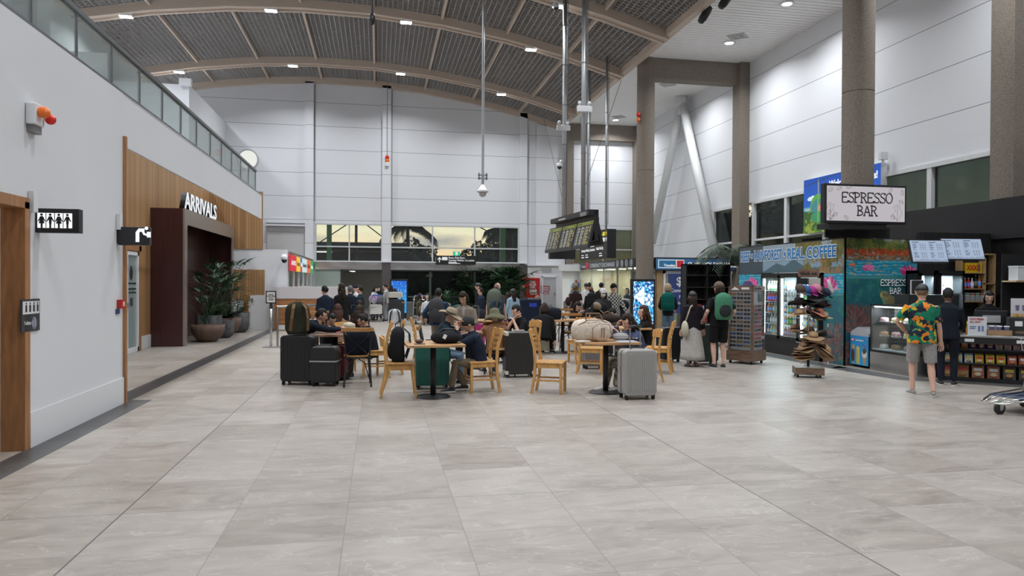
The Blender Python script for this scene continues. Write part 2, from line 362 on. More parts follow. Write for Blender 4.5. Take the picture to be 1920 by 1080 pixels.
m = MB(); m.b2(LX, -3.222, 7.42, 9.93, 0, .34); stc(m.build('baseboard_left', whitetrim, bevel=.004))
m = MB(); m.b2(WX, WX+.018, 17.5, 18.3, 0, .3); m.b2(WX, WX+.018, 22.3, 24.3, 0, .3); stc(m.build('baseboard_recess', whitetrim))
# timber door lining and corner post
m = MB(); m.b2(-3.43, -3.225, 7.32, 7.42, 0, 2.32); m.b2(-3.43, -3.225, 4.6, 7.42, 2.26, 2.36); stc(m.build('trim_4', woodm('jamb_wood', (.36, .17, .07), (5, 5, .6), 5, .25)))
m = MB(); m.b2(-3.3, -3.2, 9.93, 9.98, 0, 3.45); stc(m.build('trim_5', MATS['jamb_wood']))
pinktile = mat('washroom_tile', (.62, .53, .48), .3)
m = MB(); m.b2(-6, -3.45, 9.0, 9.2, 0, 3); stc(m.build('wall_washroom', pinktile))
m = MB(); m.b2(-6, -3.43, 4.3, 4.5, 0, 3); m.b2(-6.1, -6, 4.3, 9.2, 0, 3); stc(m.build('wall_lobby', pinktile))
m = MB()
for k in range(9): m.b2(-4.9, -3.46, 8.994, 9.0, .3*k+.13, .3*k+.134)
stc(m.build('trim_6', grey))
m = MB(); m.b2(-6, -3.43, 4.5, 9.0, 2.9, 3.0); stc(m.build('ceiling_lobby', white)); lampat('lobby_lamp', -4.7, 7.2, 2.85, 22, .5, (1, .93, .85))
# gallery slab edges and gallery rooms
m = MB(); m.b2(-14, WX-.15, REAR, FY, 3.9, 4.45); stc(m.build('gallery_slab', white))
m = MB(); m.b2(-9.6, -9.4, REAR, FY, 4.0, 10.3); m.b2(-9.4, -6.71, 27.3, FY, 4.0, 8.62); m.b2(-7.0, -6.6, 27.1, 27.3, 8.55, 8.8); stc(m.build('wall_gallery', white))
m = MB(); m.b2(-6.3, -5.8, 13.6, 14.1, 4.0, 9.8); m.b2(-9.4, -5.9, 12.8, 12.9, 4.4, 6.2); stc(m.build('gallery_screen', mat('pale_grey_paint', (.34, .36, .38), .6)))
# far wall
m = MB(); y0, y1 = FY, FY+.3
WIN = [(-2.84, .18), (.54, 6.65)]
m.b2(-9.6, RX+.3, y0, y1, 4.23, 11.2); m.b2(-9.6, -2.84, y0, y1, 0, 4.23); m.b2(.18, .54, y0, y1, 0, 4.23); m.b2(6.65, 9.3, y0, y1, 0, 4.23)
m.b2(12.4, RX+.3, y0, y1, 0, 4.23); m.b2(9.3, 12.4, y0, y1, 0, 2.45); stc(m.build('wall_back', panelw))
m = MB()
for a, b, c in ((-3.27, -2.9, 10.6), (.16, .56, 10.6), (6.63, 6.99, 9.65)): m.b2(a, b, y0-.22, y0, 2.5, c)
m.b2(7.45, 8.9, y0-.1, y0, 2.35, 9.1); m.b2(-4.95, -3.27, y0-.12, y0, 4.2, 4.4); m.b2(-4.95, -3.27, y0-.3, y0-.1, 4.05, 4.12)
stc(m.build('trim_7', panelw))
m = MB()
for a, c in ((-2.9, 10.6), (.56, 10.6), (6.99, 9.6)): m.b2(a+.005, a+.07, y0-.012, y0, 4.3, c)
stc(m.build('trim_8', mat('groove', (.36, .37, .38), .6)))
wf = MB(); gl = MB()
for k, (a, b, ms) in enumerate(((-2.84, .18, (-1.32,)), (.54, 6.65, (2.5, 4.5)))):
    wn = MB()
    for z in (2.5, 3.17, 4.2): wn.b2(a, b, y0-.02, y0+.1, z-.03, z+.03)
    for x in (a+.03, b-.03)+ms: wn.b2(x-.03, x+.03, y0-.012, y0+.09, 2.5, 4.22)
    o = stc(wn.build('window_%d' % (k+1), mat('window_frame', (.55, .57, .58), .4)))
    MB().b2(a, b, y0+.04, y0+.05, 2.5, 4.2).build('pane', glass, o)
wn = MB()
for z in (2.48, 3.2, 4.2): wn.b2(9.3, 12.4, y0-.02, y0+.1, z-.03, z+.03)
for x in (9.33, 10.85, 12.37): wn.b2(x-.03, x+.03, y0-.012, y0+.09, 2.5, 4.22)
o = stc(wn.build('window_3', MATS['window_frame'])); MB().b2(9.3, 12.4, y0+.04, y0+.05, 2.5, 4.2).build('pane', tint, o)
# round window
c0 = aty(465, 299, FY-.02)
o = MB().lathe([(.40, 0), (.46, 0), (.46, .05), (.40, .05), (.40, 0)], n=40, cap=False, M=Matrix.Rotation(PI/2, 3, 'X')).build('window_4', mat('dull_white', (.45, .45, .46), .6), smooth=False); stc(o); o.location = c0
MB().lathe([(0.001, 0), (.41, 0), (.41, .02), (.001, .02)], n=40, M=Matrix.Rotation(PI/2, 3, 'X')).build('pane', glow('sky_glow_pane', (.83, .86, .8), .95), o)  # pane emits sky colour, standing in for daylight through it
# stainless canopy fascia, entrance glazing
ss = mat('canopy_steel', (.62, .61, .60), .22, 1, nscale=1.2, namt=.25, stretch=(1, 1, 3))
m = MB(); m.b2(-2.84, .18, y0-.1, y0+.2, 2.12, 2.46); m.b2(.54, 6.65, y0-.1, y0+.2, 2.12, 2.46); stc(m.build('trim_9', ss))
m = MB(); m.b2(.16, .56, y0-.24, y0+.02, 0, 2.5); m.b2(6.65, 7.02, y0-.24, y0, 0, 2.4); stc(m.build('trim_10', mat('pier_steel', (.20, .18, .18), .35, .8)))
m = MB(); m.b2(-2.9, 7.3, y0-.34, y0-.1, 2.46, 2.50); stc(m.build('trim_11', whitetrim))
o = MB().b2(-2.84, -1.72, y0+.02, y0+.08, 0, 2.12).build('window_5', mat('frosted_panel', (.42, .50, .47), .3)); stc(o)
dm = mat('door_frame', (.10, .14, .12), .4, .5)
for k, (a, b) in enumerate(((-1.72, .16), (.56, 2.4), (2.4, 4.5), (4.5, 6.65))):
    m = MB()
    for x in (a+.025, b-.025): m.b2(x-.025, x+.025, y0+.02, y0+.08, 0, 2.12)
    m.b2(a, b, y0+.02, y0+.08, .84, .9) if k else None
    m.b2(a, b, y0+.02, y0+.08, 2.06, 2.12)
    o = stc(m.build('door_%d' % (k+2), dm)); MB().b2(a, b, y0+.045, y0+.055, 0, 2.1).build('pane', glass if k == 0 else tint, o)
# interior seen through the left opening: ceiling and lit strip
m = MB(); m.b2(-5, .3, FY+.4, 44, 2.16, 2.26); m.b2(-5, .3, 44, 44.1, 0, 2.4); m.b2(-5.1, -5, FY+.4, 44, 0, 2.4); stc(m.build('wall_vestibule', mat('vestibule', (.42, .36, .30), .7)))
lampat('vestibule_lamp', -1.2, 37.5, 2.1, 14, .5, (1, .93, .8)); tag(MB().b2(-1.5, -1.3, 37.5, 41.5, 2.12, 2.15).build('strip_light', glow('strip', (1, .97, .9), 2.5)), 'long white ceiling strip light in the vestibule behind the queue', 'light')
# service wall right of the doors, fire door
m = MB(); m.b2(7.02, 8.9, y0-.3, y0, 0, 2.4); stc(m.build('wall_service', whitetrim))
m = MB(); m.b2(7.0, 9.05, y0-.42, y0-.3, 2.36, 2.42); stc(m.build('trim_12', whitetrim))
o = stc(MB().b2(7.75, 8.4, y0-.34, y0-.3, 0, 1.82).build('door_6', mat('door_grey', (.42, .42, .44), .5), bevel=.004))
MB().b2(8.3, 8.38, y0-.35, y0-.34, .95, 1.08).build('door_plate', steel, o); m = MB(); m.b2(7.7, 7.75, y0-.37, y0-.3, 0, 1.87); m.b2(8.4, 8.45, y0-.37, y0-.3, 0, 1.87); m.b2(7.7, 8.45, y0-.37, y0-.3, 1.82, 1.87); m.build('door_frame', whitetrim, o)
# right wall with clerestory windows between concrete wall columns
m = MB(); X0, X1 = RX, RX+.3
m.b2(X0, X1, REAR, FY+.3, 4.36, 9.6)
WC = [-.0, 11.9, 22.75]                # wall columns (near face y), .35 wide
m.b2(X0, X1, 25.35, FY+.3, 0, 4.36); m.b2(X0, X1, REAR, 25.35, 0, 2.35)
stc(m.build('wall_right', panelw))
wfm = mat('white_frame', (.66, .67, .68), .45)
segs = [(1.2, 11.9), (12.5, 22.4), (23.1, 25.35)]
for k, (a, b) in enumerate(segs):
    m = MB(); m.b2(X0-.06, X0+.1, a, b, 4.3, 4.4); m.b2(X0-.02, X0+.08, a, b, 3.03, 3.1); m.b2(X0-.02, X0+.1, a, b, 2.33, 2.4)
    n = max(1, round((b-a)/2.05))
    for i in range(n+1): yy = a+(b-a)*i/n; m.b2(X0-.05, X0+.12, yy-.07, yy+.07, 2.35, 4.36)
    o = stc(m.build('window_%d' % (k+6), wfm)); MB().b2(X0+.05, X0+.06, a, b, 2.35, 4.36).build('pane', tint, o)
m = MB(); m.b2(12.3, RX+.01, 22.75, 23.3, 0, CZ+.05); m.b2(12.3, RX+.01, 11.95, 12.5, 0, CZ+.05); m.b2(12.35, RX, 33.05, FY, 0, CZ+.05)
stc(m.build('wall_columns', conc))
# round columns, portal beams
COLS = ((9.45, 12.75), (9.0, 23.15))
for x, y in COLS:
    m = MB(); m.lathe([(.3, 0), (.3, 5.39), (.288, 5.4), (.288, 5.415), (.3, 5.425), (.3, CZ+.3)], (x, y, 0), 40); stc(m.build('column', conc, smooth=False))
m = MB(); m.b2(9.0, 12.3, 22.9, 23.4, 8.55, CZ+.02); stc(m.build('beam', conc))
m = MB(); m.b2(8.95, 9.25, FY-.35, FY, 0, CZ); m.b2(9.25, 12.4, FY-.35, FY, 8.5, CZ); stc(m.build('beam_far', conc))
# V strut
m = MB(); T_ = Vector((12.25, 27.5, 9.1)); m.cyl(T_, (12.25, 30.6, 3.4), .17, 16); m.cyl(T_, (12.25, 24.4, 2.6), .17, 16); m.cyl(T_+Vector((0, 0, -.25)), T_+Vector((0, 0, .15)), .26, 16)
m.box(T_-Vector((0, 0, .3)), (.2, .5, .5)); stc(m.build('strut', wfm, smooth=True))
# flat slatted ceiling on the right
slc = mat('ceiling_slat', (.86, .86, .85), .5)
m = MB(); y = REAR
while y < FY: m.b2(8.6, RX, y, y+.165, CZ, CZ+.015); y += .19
stc(m.build('ceiling', slc)); stc(MB().b2(8.6, RX+.3, REAR, FY+.3, CZ+.06, CZ+.2).build('ceiling_deck', mat('deck_dark', (.03, .03, .03), .9)))
# vault: ribs, purlins, egg-crate grid
beige = mat('rib_beige', (.52, .43, .35), .5); gridl = mat('grid_edge', (.34, .325, .31), .5)
PX = (-9.4, -7.15, -4.85, -2.55, -.2, 2.1, 4.35, 6.6, 8.6)
m = MB()
for a, b in zip(PX, PX[1:]): m.add([(a, REAR, vz(a)+.35), (b, REAR, vz(b)+.35), (b, FY, vz(b)+.35), (a, FY, vz(a)+.35)], [(0, 1, 2, 3)])
stc(m.build('ceiling_vault', mat('void_dark', (.035, .034, .033), .9), solid=.1))
m = MB(); pitch = .17
for a, b in zip(PX, PX[1:]):
    n = round((b-a)/pitch)
    for i in range(1, n):
        x = a+(b-a)*i/n; z = vz(a)+(vz(b)-vz(a))*i/n
        m.add([(x, 4, z-.03), (x, FY, z-.03), (x, FY, z+.06), (x, 4, z+.06)], [(0, 1, 2, 3)])
    y = 4.0
    while y < FY:
        m.add([(a, y, vz(a)-.03), (b, y, vz(b)-.03), (b, y, vz(b)+.06), (a, y, vz(a)+.06)], [(0, 1, 2, 3)]); y += pitch
g_ = m.build('ceiling_grid', gridl, fix=False, solid=.022); stc(g_)
m = MB()
for x in PX[1:-1]: m.b2(x-.04, x+.04, REAR, FY, vz(x)-.14, vz(x)+.1)
m.b2(8.5, 8.72, REAR, FY, vz(8.6)-.2, vz(8.6)+.3); m.b2(-9.4, -9.2, REAR, FY, vz(-9.4)-.2, vz(-9.4)+.1)
stc(m.build('purlins', beige))
for Y_ in RIBS+(FY-.12,):
    m = MB()
    for a, b in zip(PX, PX[1:]):
        for dy0, dy1, h0, h1 in ((-.24, -.12, -.30, 0), (.12, .24, -.30, 0), (-.12, .12, -.24, -.20)) if Y_ < 33 else ((-.1, .1, -.3, .1),):
            m.add([(a, Y_+dy0, vz(a)+h0), (b, Y_+dy0, vz(b)+h0), (b, Y_+dy1, vz(b)+h0), (a, Y_+dy1, vz(a)+h0), (a, Y_+dy0, vz(a)+h1), (b, Y_+dy0, vz(b)+h1), (b, Y_+dy1, vz(b)+h1), (a, Y_+dy1, vz(a)+h1)],
                  [(0, 1, 2, 3), (4, 7, 6, 5), (0, 4, 5, 1), (3, 2, 6, 7), (0, 3, 7, 4), (1, 5, 6, 2)])
    stc(m.build('rib', beige))
# rear closure of the hall behind the viewer
m = MB(); m.b2(-14, RX+.3, REAR-.2, REAR, 0, 11.2); stc(m.build('wall_rear', white))
# downlights
hot = glow('lamp_hot', (1, 1, 1), 30)
for j, Y_ in enumerate(RIBS[4:]):
    for i, X_ in enumerate(VLX):
        t = thing('rib_downlight', '%s downlight from the left under the %s ceiling rib' % (('first', 'second', 'third', 'fourth')[i], ('nearest', 'middle', 'farthest')[j]), 'light', (X_, Y_, vz(X_)-.26), group='downlights under the vault ribs')
        MB().b2(-.2, .2, -.13, .13, -.1, 0).build('housing', whitetrim, t); MB().b2(-.17, .17, -.1, .1, -.115, -.1).build('lens', hot, t)
for j, Y_ in enumerate(FLATY[3:]):
    t = thing('ceiling_downlight', 'round downlight in the flat slatted ceiling, %s from the far wall' % ('fourth', 'third', 'second', 'first')[j], 'light', (10.95, Y_, CZ), group='downlights in the slatted ceiling')
    MB().lathe([(.13, 0), (.2, 0), (.2, -.03), (.13, -.03), (.13, 0)], n=28, cap=False).build('bezel', whitetrim, t); MB().lathe([(.001, -.012), (.14, -.012), (.14, 0), (.001, 0)], n=28).build('lens', hot, t)
vm = mat('vent_white', (.5, .5, .5), .5)
for k, (px, py) in enumerate(((1383, 68), (1252, 158), (1160, 219))):
    p = fl(px, py, CZ); t = thing('ceiling_vent', ('square ceiling air vent nearest the viewer', 'square ceiling air vent beside the concrete beam', 'square ceiling air vent near the far wall')[k], 'vent', p, group='air vents in the slatted ceiling')
    for q in range(3): a = .32-.09*q; MB().lathe([(a, 0), (a+.05, 0), (a+.05, -.02-.012*q), (a, -.02-.012*q), (a, 0)], n=4, cap=False).build('louvre', vm, t)
# glass balustrade along the gallery edge
t = thing('glass_balustrade', 'long pale green glass balustrade with dark rail along the upper gallery', 'railing', (LX, 7, 4.0))
ys = [5.5, 6.5]+[atx(p, 200, LX).y for p in (69.5, 152.8, 217.6, 269, 311, 345, 374, 399.4, 420, 439, 455.6, 470, 483)]
for a, b in zip(ys, ys[1:]):
    MB().b2(-.06, -.045, a-7+.01, b-7-.01, -.02, .55).build('glass_pane', balglass, t)
for y in ys[1:]: MB().b2(-.065, -.04, y-7-.012, y-7+.012, 0, .56).build('post', mat('grey_metal', (.2, .21, .22), .4, .6), t)
MB().b2(-.085, -.02, ys[0]-7, ys[-1]-7+.03, .55, .6).build('handrail', MATS['grey_metal'], t); MB().b2(-.1, 0, ys[0]-7, 21.0-7, 0, .03).build('base_channel', MATS['grey_metal'], t)
# ================================================================ OUTSIDE
grd = mat('wet_asphalt', (.05, .05, .05), .5); stc(MB().b2(-60, 70, 44, 140, -.3, -.02).build('ground', grd))
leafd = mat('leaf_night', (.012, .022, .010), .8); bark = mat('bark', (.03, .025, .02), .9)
def tree(label, x, y, h, r, seed, n=900, palm=False):
    R = random.Random(seed); t = thing('tree' if not palm else 'palm_tree', label, 'tree', (x, y, -.02)); MB().tube([(0, 0, 0), (.1, 0, h*.5), (0, 0, h*.8)], [.25, .18, .12]).build('trunk', bark, t)
    m = MB()
    for i in range(n):
        while True:
            p = Vector((R.uniform(-1, 1), R.uniform(-1, 1), R.uniform(-1, 1)))
            if p.length < 1: break
        p = p.normalized()*(p.length**.4)*(1+.25*math.sin(5*p.x+seed)*math.cos(4*p.z+seed)); c = Vector((p.x*r, p.y*r, h*.68+p.z*h*.36)); s = R.uniform(.07, .17)
        a, b = Vector((R.gauss(0, 1), R.gauss(0, 1), R.gauss(0, 1))).normalized()*s, Vector((R.gauss(0, 1), R.gauss(0, 1), R.gauss(0, 1))).normalized()*s
        m.add([c-a, c+b, c+a, c-b], [(0, 1, 2, 3)])
    m.ell((0, 0, h*.64), (r*.72, r*.72, h*.26), 14, 10, fn=lambda d: 1+.15*math.sin(6*d.x+seed)*math.sin(7*d.z))
    m.build('crown', leafd, t, fix=False)
def palm(label, x, y, h, seed, L=2.6):
    R = random.Random(seed); t = thing('palm_tree', label, 'tree', (x, y, -.02)); MB().tube([(0, 0, 0), (.05, 0, h*.6), (0, 0, h)], [.17, .13, .11]).build('trunk', bark, t)
    for k in range(13):
        az = 2*PI*k/13+R.uniform(-.2, .2); el = R.uniform(-.1, 1.1); m = MB(); P = []
        for i in range(9): s = i/8*L; P.append(Vector((math.cos(az)*s*math.cos(el*(1-i/10)), math.sin(az)*s, 0))+Vector((0, 0, h+math.sin(el)*s-.28*s*s)))
        m.tube(P, [.03]*8+[.01], 5)
        for i in range(1, 9):
            d = (P[i]-P[i-1]).normalized(); sd = d.cross(Vector((0, 0, 1))).normalized()
            for q in range(4):
                c = P[i-1].lerp(P[i], q/4)
                for s in (-1, 1): m.add([c, c+d*.09, c+d*.35+sd*s*.25+Vector((0, 0, -.55))], [(0, 1, 2)])
        m.build('frond', leafd, t, fix=False)
def outx(px, y): return aty(px, 500, y).x
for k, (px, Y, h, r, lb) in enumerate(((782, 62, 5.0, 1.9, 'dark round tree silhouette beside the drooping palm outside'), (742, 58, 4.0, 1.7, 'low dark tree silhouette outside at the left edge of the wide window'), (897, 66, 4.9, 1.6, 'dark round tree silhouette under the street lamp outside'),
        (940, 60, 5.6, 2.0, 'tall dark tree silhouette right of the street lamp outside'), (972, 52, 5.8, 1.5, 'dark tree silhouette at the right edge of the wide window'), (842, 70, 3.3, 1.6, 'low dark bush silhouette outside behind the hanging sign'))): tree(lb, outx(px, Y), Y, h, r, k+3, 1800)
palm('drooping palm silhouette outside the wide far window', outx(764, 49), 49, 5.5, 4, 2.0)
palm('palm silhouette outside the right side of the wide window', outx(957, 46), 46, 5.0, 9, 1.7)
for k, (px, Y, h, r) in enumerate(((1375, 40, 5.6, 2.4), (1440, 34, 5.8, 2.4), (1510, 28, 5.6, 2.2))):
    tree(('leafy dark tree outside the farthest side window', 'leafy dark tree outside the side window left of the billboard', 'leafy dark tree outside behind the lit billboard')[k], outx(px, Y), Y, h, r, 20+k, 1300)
m = MB(); x = outx(925, 55)
t = thing('street_lamp', 'double arm street lamp outside the wide far window', 'lamp', (x, 55, 0)); MB().tube([(0, 0, 0), (0, 0, 4.6)], .06).build('pole', dark, t)
for s, L in ((-1, 8.8), (1, 4.4)):
    MB().tube([(0, 0, 4.5), (s*.1, 0, 5.0), (s*.5, 0, 5.55), (s*1.1, 0, 5.85), (s*2, 0, 5.95), (s*L*.5, 0, 6.1 if s < 0 else 6.0)], .045).build('arm', dark, t)
    MB().b2(s*L*.5-.4, s*L*.5+.2, -.1, .1, 6.02, 6.1).build('lamp_head', glow('street_lamp_glow', (1, 1, .95), 1.5), t)
# covered walkway with green posts outside the left window
t = thing('covered_walkway', 'dark flat roofed walkway with cable masts outside the left window', 'shelter', (outx(650, 48), 48, 0))
MB().b2(-4.5, 4, -1, 4, 3.75, 4.1).build('roof', dark, t); MB().b2(-4.5, 4, 3.5, 4, 0, 3.7).build('dark_backing', mat('walkway_dark', (.03, .035, .03), .8), t); MB().b2(-4.5, 4, .5, 3.5, 3.6, 3.7).build('soffit', mat('soffit', (.25, .22, .14), .7), t)  # dark sheet at the back is added to darken the zone under the roof
for x in (-.1,): MB().b2(x+.65, x+.82, -1, -.85, 0, 5.9).build('mast', dark, t)
for a, b in ((-1.6, 4.1), (2.8, 4.1)): MB().tube([(.7, -.9, 5.7), (a, -.9, b)], .035).build('cable', dark, t)
MB().b2(-1.2, -.9, -1.2, -.9, 0, 7.6).build('post', mat('green_post', (.10, .25, .12), .5), t); MB().b2(-2.2, -1, 1, 1.15, 3.5, 3.56).build('tube_light', glow('tube_glow', (1, 1, .95), 1.5), t)
t = MB().b2(outx(943, 40)-.15, outx(943, 40)+.15, 40, 40.3, 0, 6).build('post', MATS['green_post']); t.name = 'green_pillar'; tag(t, 'green steel post outside the right part of the wide window', 'post')
tag(MB().b2(-8, 30, 90, 92, 0, 2.2).build('hedge', leafd), 'long dark hedge far outside beyond the trees', 'hedge')
# ================================================================ PORTAL, LEFT SIDE
maroon = mat('maroon_panel', (.045, .012, .012), .3, nscale=3, namt=.2, stretch=(8, 8, .5)); portalm = mat('bronze_trim', (.30, .26, .23), .35, .5)
pz = aty(320, 390, 18.25).z; pye = atx(437, 430, -4.6).y
t = thing('arrivals_portal', 'dark maroon portal box framing the arrivals doorway in the timber wall', 'doorway', (0, 0, 0))
MB().b2(WX+.002, -4.62, 18.25, 18.36, 0, pz).b2(WX, -4.62, pye-.12, pye, 0, pz).b2(WX, -4.62, 18.36, pye-.12, pz-.12, pz).b2(WX-.0, WX+.05, 18.36, pye-.12, 0, pz-.12).build('surround', maroon, t)
ot = atx(358, 420, -4.6).z
MB().b2(-4.62, -4.58, 18.25, 18.5, 0, pz).b2(-4.62, -4.58, pye-.22, pye, 0, pz).b2(-4.62, -4.58, 18.5, pye-.22, pz-.38, pz).build('trim', portalm, t)
tl = thing('arrivals_lettering', 'white illuminated ARRIVALS letters standing on the maroon portal', 'sign', (-4.62, 18.35, pz))
text('letter_sides', 'ARRIVALS', .58, black, tl, (-.05, .0, .02), PI/2, width=3.4, bold=.012, ext=.06)
text('letter_faces', 'ARRIVALS', .58, glow('letter_white', (.9, .92, .95), .85), tl, (.02, 0, .02), PI/2, width=3.4, bold=.012, ext=.006)
# glazed office door in the timber wall
t = stc(MB().b2(WX, WX+.05, 15.75, 15.83, 0, 2.22).b2(WX, WX+.05, 17.2, 17.28, 0, 2.22).b2(WX, WX+.05, 15.75, 17.28, 2.14, 2.22).b2(WX, WX+.05, 15.75, 17.28, 0, .1).b2(WX, WX+.07, 16.42, 16.52, 0, 2.14).build('door_1', whitetrim))
MB().b2(WX+.005, WX+.02, 15.8, 17.22, .1, 2.14).build('pane', mat('door_glass', (.30, .37, .37), .15), t)
MB().ell((WX+.025, 16.85, 1.72), (.004, .10, .13), 16, 10).ell((WX+.026, 16.85, 1.86), (.004, .05, .05), 10, 8).build('emblem', black, t)
for k, (s, z) in enumerate((('Australian Government', 1.5), ('Department of Agriculture', 1.38), ('Fisheries and Forestry', 1.30))): text('lettering', s, .075, black, t, (WX+.024, 16.56, z), PI/2, width=.6)
MB().b2(WX+.022, WX+.026, 16.78, 16.95, 1.02, 1.2).build('notice', dark, t); MB().tube([(WX+.1, 16.47, .95), (WX+.1, 16.47, 1.15)], .012).b2(WX+.05, WX+.1, 16.45, 16.49, 1.0, 1.1).build('handle', steel, t)
stc(MB().b2(WX, WX+.06, 17.28, 17.42, 0, 2.36).b2(WX, WX+.06, 15.6, 17.42, 2.24, 2.36).build('trim_13', MATS['jamb_wood']))
# washroom sign, fountain sign, small wall devices
def wallx(px, py): return atx(px, py, LX+.003)
A1 = aty(60, 390, 7.55); B1 = aty(148, 437, 7.55)
t = thing('washroom_sign', 'black lightbox sign with four washroom figures sticking out of the white wall', 'sign', (A1.x, 7.55, B1.z)); w = B1.x-A1.x; h = A1.z-B1.z
MB().b2(-.02, w, 0, .1, 0, h).build('housing', black, t, bevel=.006); MB().b2(-.05, 0, .02, .08, .0, h*.95).build('bracket', black, t)
MB().b2(.05, w-.06, -.008, 0, .045, h-.045).build('lit_face', glow('sign_white', (.93, .97, 1), 1.15), t)
m = MB(); cw = (w-.11)/4
for k in range(4):
    cx = .05+cw*(k+.5); m.lathe([(.001, 0), (.012, 0), (.012, .004), (.001, .004)], (cx, -.010, h/2+.055), 12, M=Matrix.Rotation(PI/2, 3, 'X'))
    sk = k in (0, 2); m.prism([(cx-.012, h/2+.04), (cx+.012, h/2+.04), (cx+.034, h/2-.01), (cx+.026, h/2-.012), (cx+.012, h/2+.01), (cx+(.026 if sk else .011), h/2-.03), (cx+.009, h/2-.03), (cx+.008, h/2-.075), (cx+.001, h/2-.075), (cx, h/2-.03), (cx-.001, h/2-.075), (cx-.008, h/2-.075), (cx-.009, h/2-.03), (cx-(.026 if sk else .011), h/2-.03), (cx-.012, h/2+.01), (cx-.026, h/2-.012), (cx-.034, h/2-.01)], -.012, -.008)
for x in (1, 3): m.b2(.05+cw*x-.003, .05+cw*x+.003, -.012, -.008, h/2-.07, h/2+.07)
m.build('figures', black, t)
MB().b2(.05+cw*2-.004, .05+cw*2+.004, -.011, -.008, .045, h-.045).build('divider', grey, t)
A1 = aty(221, 425, 9.7); B1 = aty(280, 460, 9.7); w = B1.x-A1.x; h = A1.z-B1.z
t = thing('drinking_fountain_sign', 'black sign with white drinking fountain symbol sticking out near the timber corner', 'sign', (A1.x, 9.7, B1.z))
MB().b2(0, w, 0, .1, 0, h).b2(-.04, 0, .02, .08, .02, h).build('housing', black, t, bevel=.006); gw = glow('symbol_white', (.95, .97, 1), 1.0)
m = MB(); m.tube([(.23, -.006, .04), (.23, -.006, .16), (.25, -.006, .19), (.31, -.006, .19)], .022, 8).tube([(.28, -.006, .20), (.31, -.006, .14), (.35, -.006, .13)], .014, 8).b2(.34, .385, -.01, 0, .10, .17).ell((.335, -.006, .215), (.022, .006, .022)); m.build('symbol', gw, t)
for (px, py, lb) in ((57, 378, 'small white sensor box above the washroom sign'), (220, 416, 'small white sensor box above the drinking fountain sign')):
    p = wallx(px, py); tag(MB().b2(0, .05, -.045, .045, -.1, .1).build('sensor_box', whitetrim, bevel=.005), lb, 'sensor').location = p
p = wallx(56, 215); t = thing('alarm_strobe', 'white alarm box with orange and red strobe lamps high on the left wall', 'alarm', p)
MB().b2(0, .09, -.09, .09, -.1, .1).build('box', whitetrim, t, bevel=.01); MB().ell((.13, -.03, .02), (.06, .05, .055)).build('orange_lamp', mat('orange_lens', (.8, .17, .02), .3), t); MB().ell((.14, .09, -.02), (.05, .045, .05)).build('red_lamp', mat('red_lens', (.65, .02, .01), .3), t)
MB().b2(.0, .06, -.06, .1, -.17, -.1).build('sounder', grey, t)
p = wallx(61, 588); t = thing('washroom_notice', 'small black and white washroom notice screwed to the left wall', 'sign', p)
MB().b2(0, .012, -.24, .12, -.165, .14).build('plate', dark, t); MB().b2(.012, .016, -.22, .10, 0, .12).build('white_panel', whitetrim, t)
m = MB()
for k in range(4): y = -.16+k*.075; m.b2(.016, .018, y-.015, y+.015, .02, .085).ell((.017, y, .1), (.002, .011, .011), 8, 6)
m.build('figures', black, t); MB().ell((.014, 0, -.09), (.004, .05, .06), 10, 8).build('picture', mat('photo_grey', (.25, .27, .33), .5, nscale=20, namt=.5), t); text('lettering', 'Toilets', .05, whitetrim, t, (.014, -.2, -.1), PI/2)
p = wallx(223, 570); tag(MB().b2(0, .05, -.07, .07, -.055, .055, 0).b2(.05, .052, .0, .05, -.03, .03, 1).build('fire_call_point', [mat('signal_red', (.5, .012, .01), .35), whitetrim], bevel=.005), 'small red fire call point box on the wall beside the timber corner', 'alarm').location = p
p = wallx(220, 584); tag(MB().b2(0, .01, -.06, .06, -.03, .03).build('blue_label', mat('label_blue', (.02, .06, .2), .4)), 'small blue label below the red fire call point', 'label').location = p
# far wall devices
p = aty(726, 300, FY-.28); t = thing('far_wall_strobe', 'red and orange strobe hanging on a cable on the far white wall', 'alarm', p)
MB().ell((0, 0, .13), (.09, .06, .09)).build('red_lamp', MATS['red_lens'], t); MB().ell((0, 0, -.03), (.09, .06, .09)).build('orange_lamp', MATS['orange_lens'], t); MB().b2(-.08, .08, -.04, .05, -.28, -.1).build('box', whitetrim, t); MB().tube([(0, 0, .2), (0, 0, 3.6)], .012, 6).build('cable', grey, t)
p = aty(1197, 219, 23.0); t = thing('column_strobe', 'red and orange strobe lamps on the round column by the exchange', 'alarm', p)
MB().ell((0, 0, .08), (.07, .07, .08)).build('red_lamp', MATS['red_lens'], t); MB().ell((0, 0, -.1), (.07, .07, .08)).build('orange_lamp', MATS['orange_lens'], t)
# pendant cameras and poles
def dome(name, lb, top, bot, col, r=.022):
    t = thing(name, lb, 'camera', (bot.x, bot.y, bot.z)); h = vz(bot.x)-.1-bot.z
    MB().tube([(0, 0, .3), (0, 0, h)], r, 10).build('drop_pole', col, t); return t
p = aty(905, 368, 20.5); t = dome('pendant_camera', 'white dome camera hanging on a long pole before the far wall', None, p, galv, .04)
MB().lathe([(.001, .35), (.04, .34), (.13, .19), (.17, .17), (.17, .12), (.12, .11), (.001, .11)], n=20).build('hood', whitetrim, t, smooth=True); MB().ell((0, 0, .08), (.11, .11, .1), 16, 10).build('dome', mat('dome_grey', (.45, .44, .42), .3), t, smooth=True)
MB().b2(-.14, .14, -.04, .04, .5, .53).b2(-.14, .14, -.04, .04, .6, .63).b2(-.13, -.09, -.04, .04, .48, .68).b2(.09, .13, -.04, .04, .48, .68).build('bracket', galv, t)
p = aty(698, 48, 17.5); t = dome('black_pendant_camera', 'small black dome camera hanging on a black pole from the vault', None, p, black, .025)
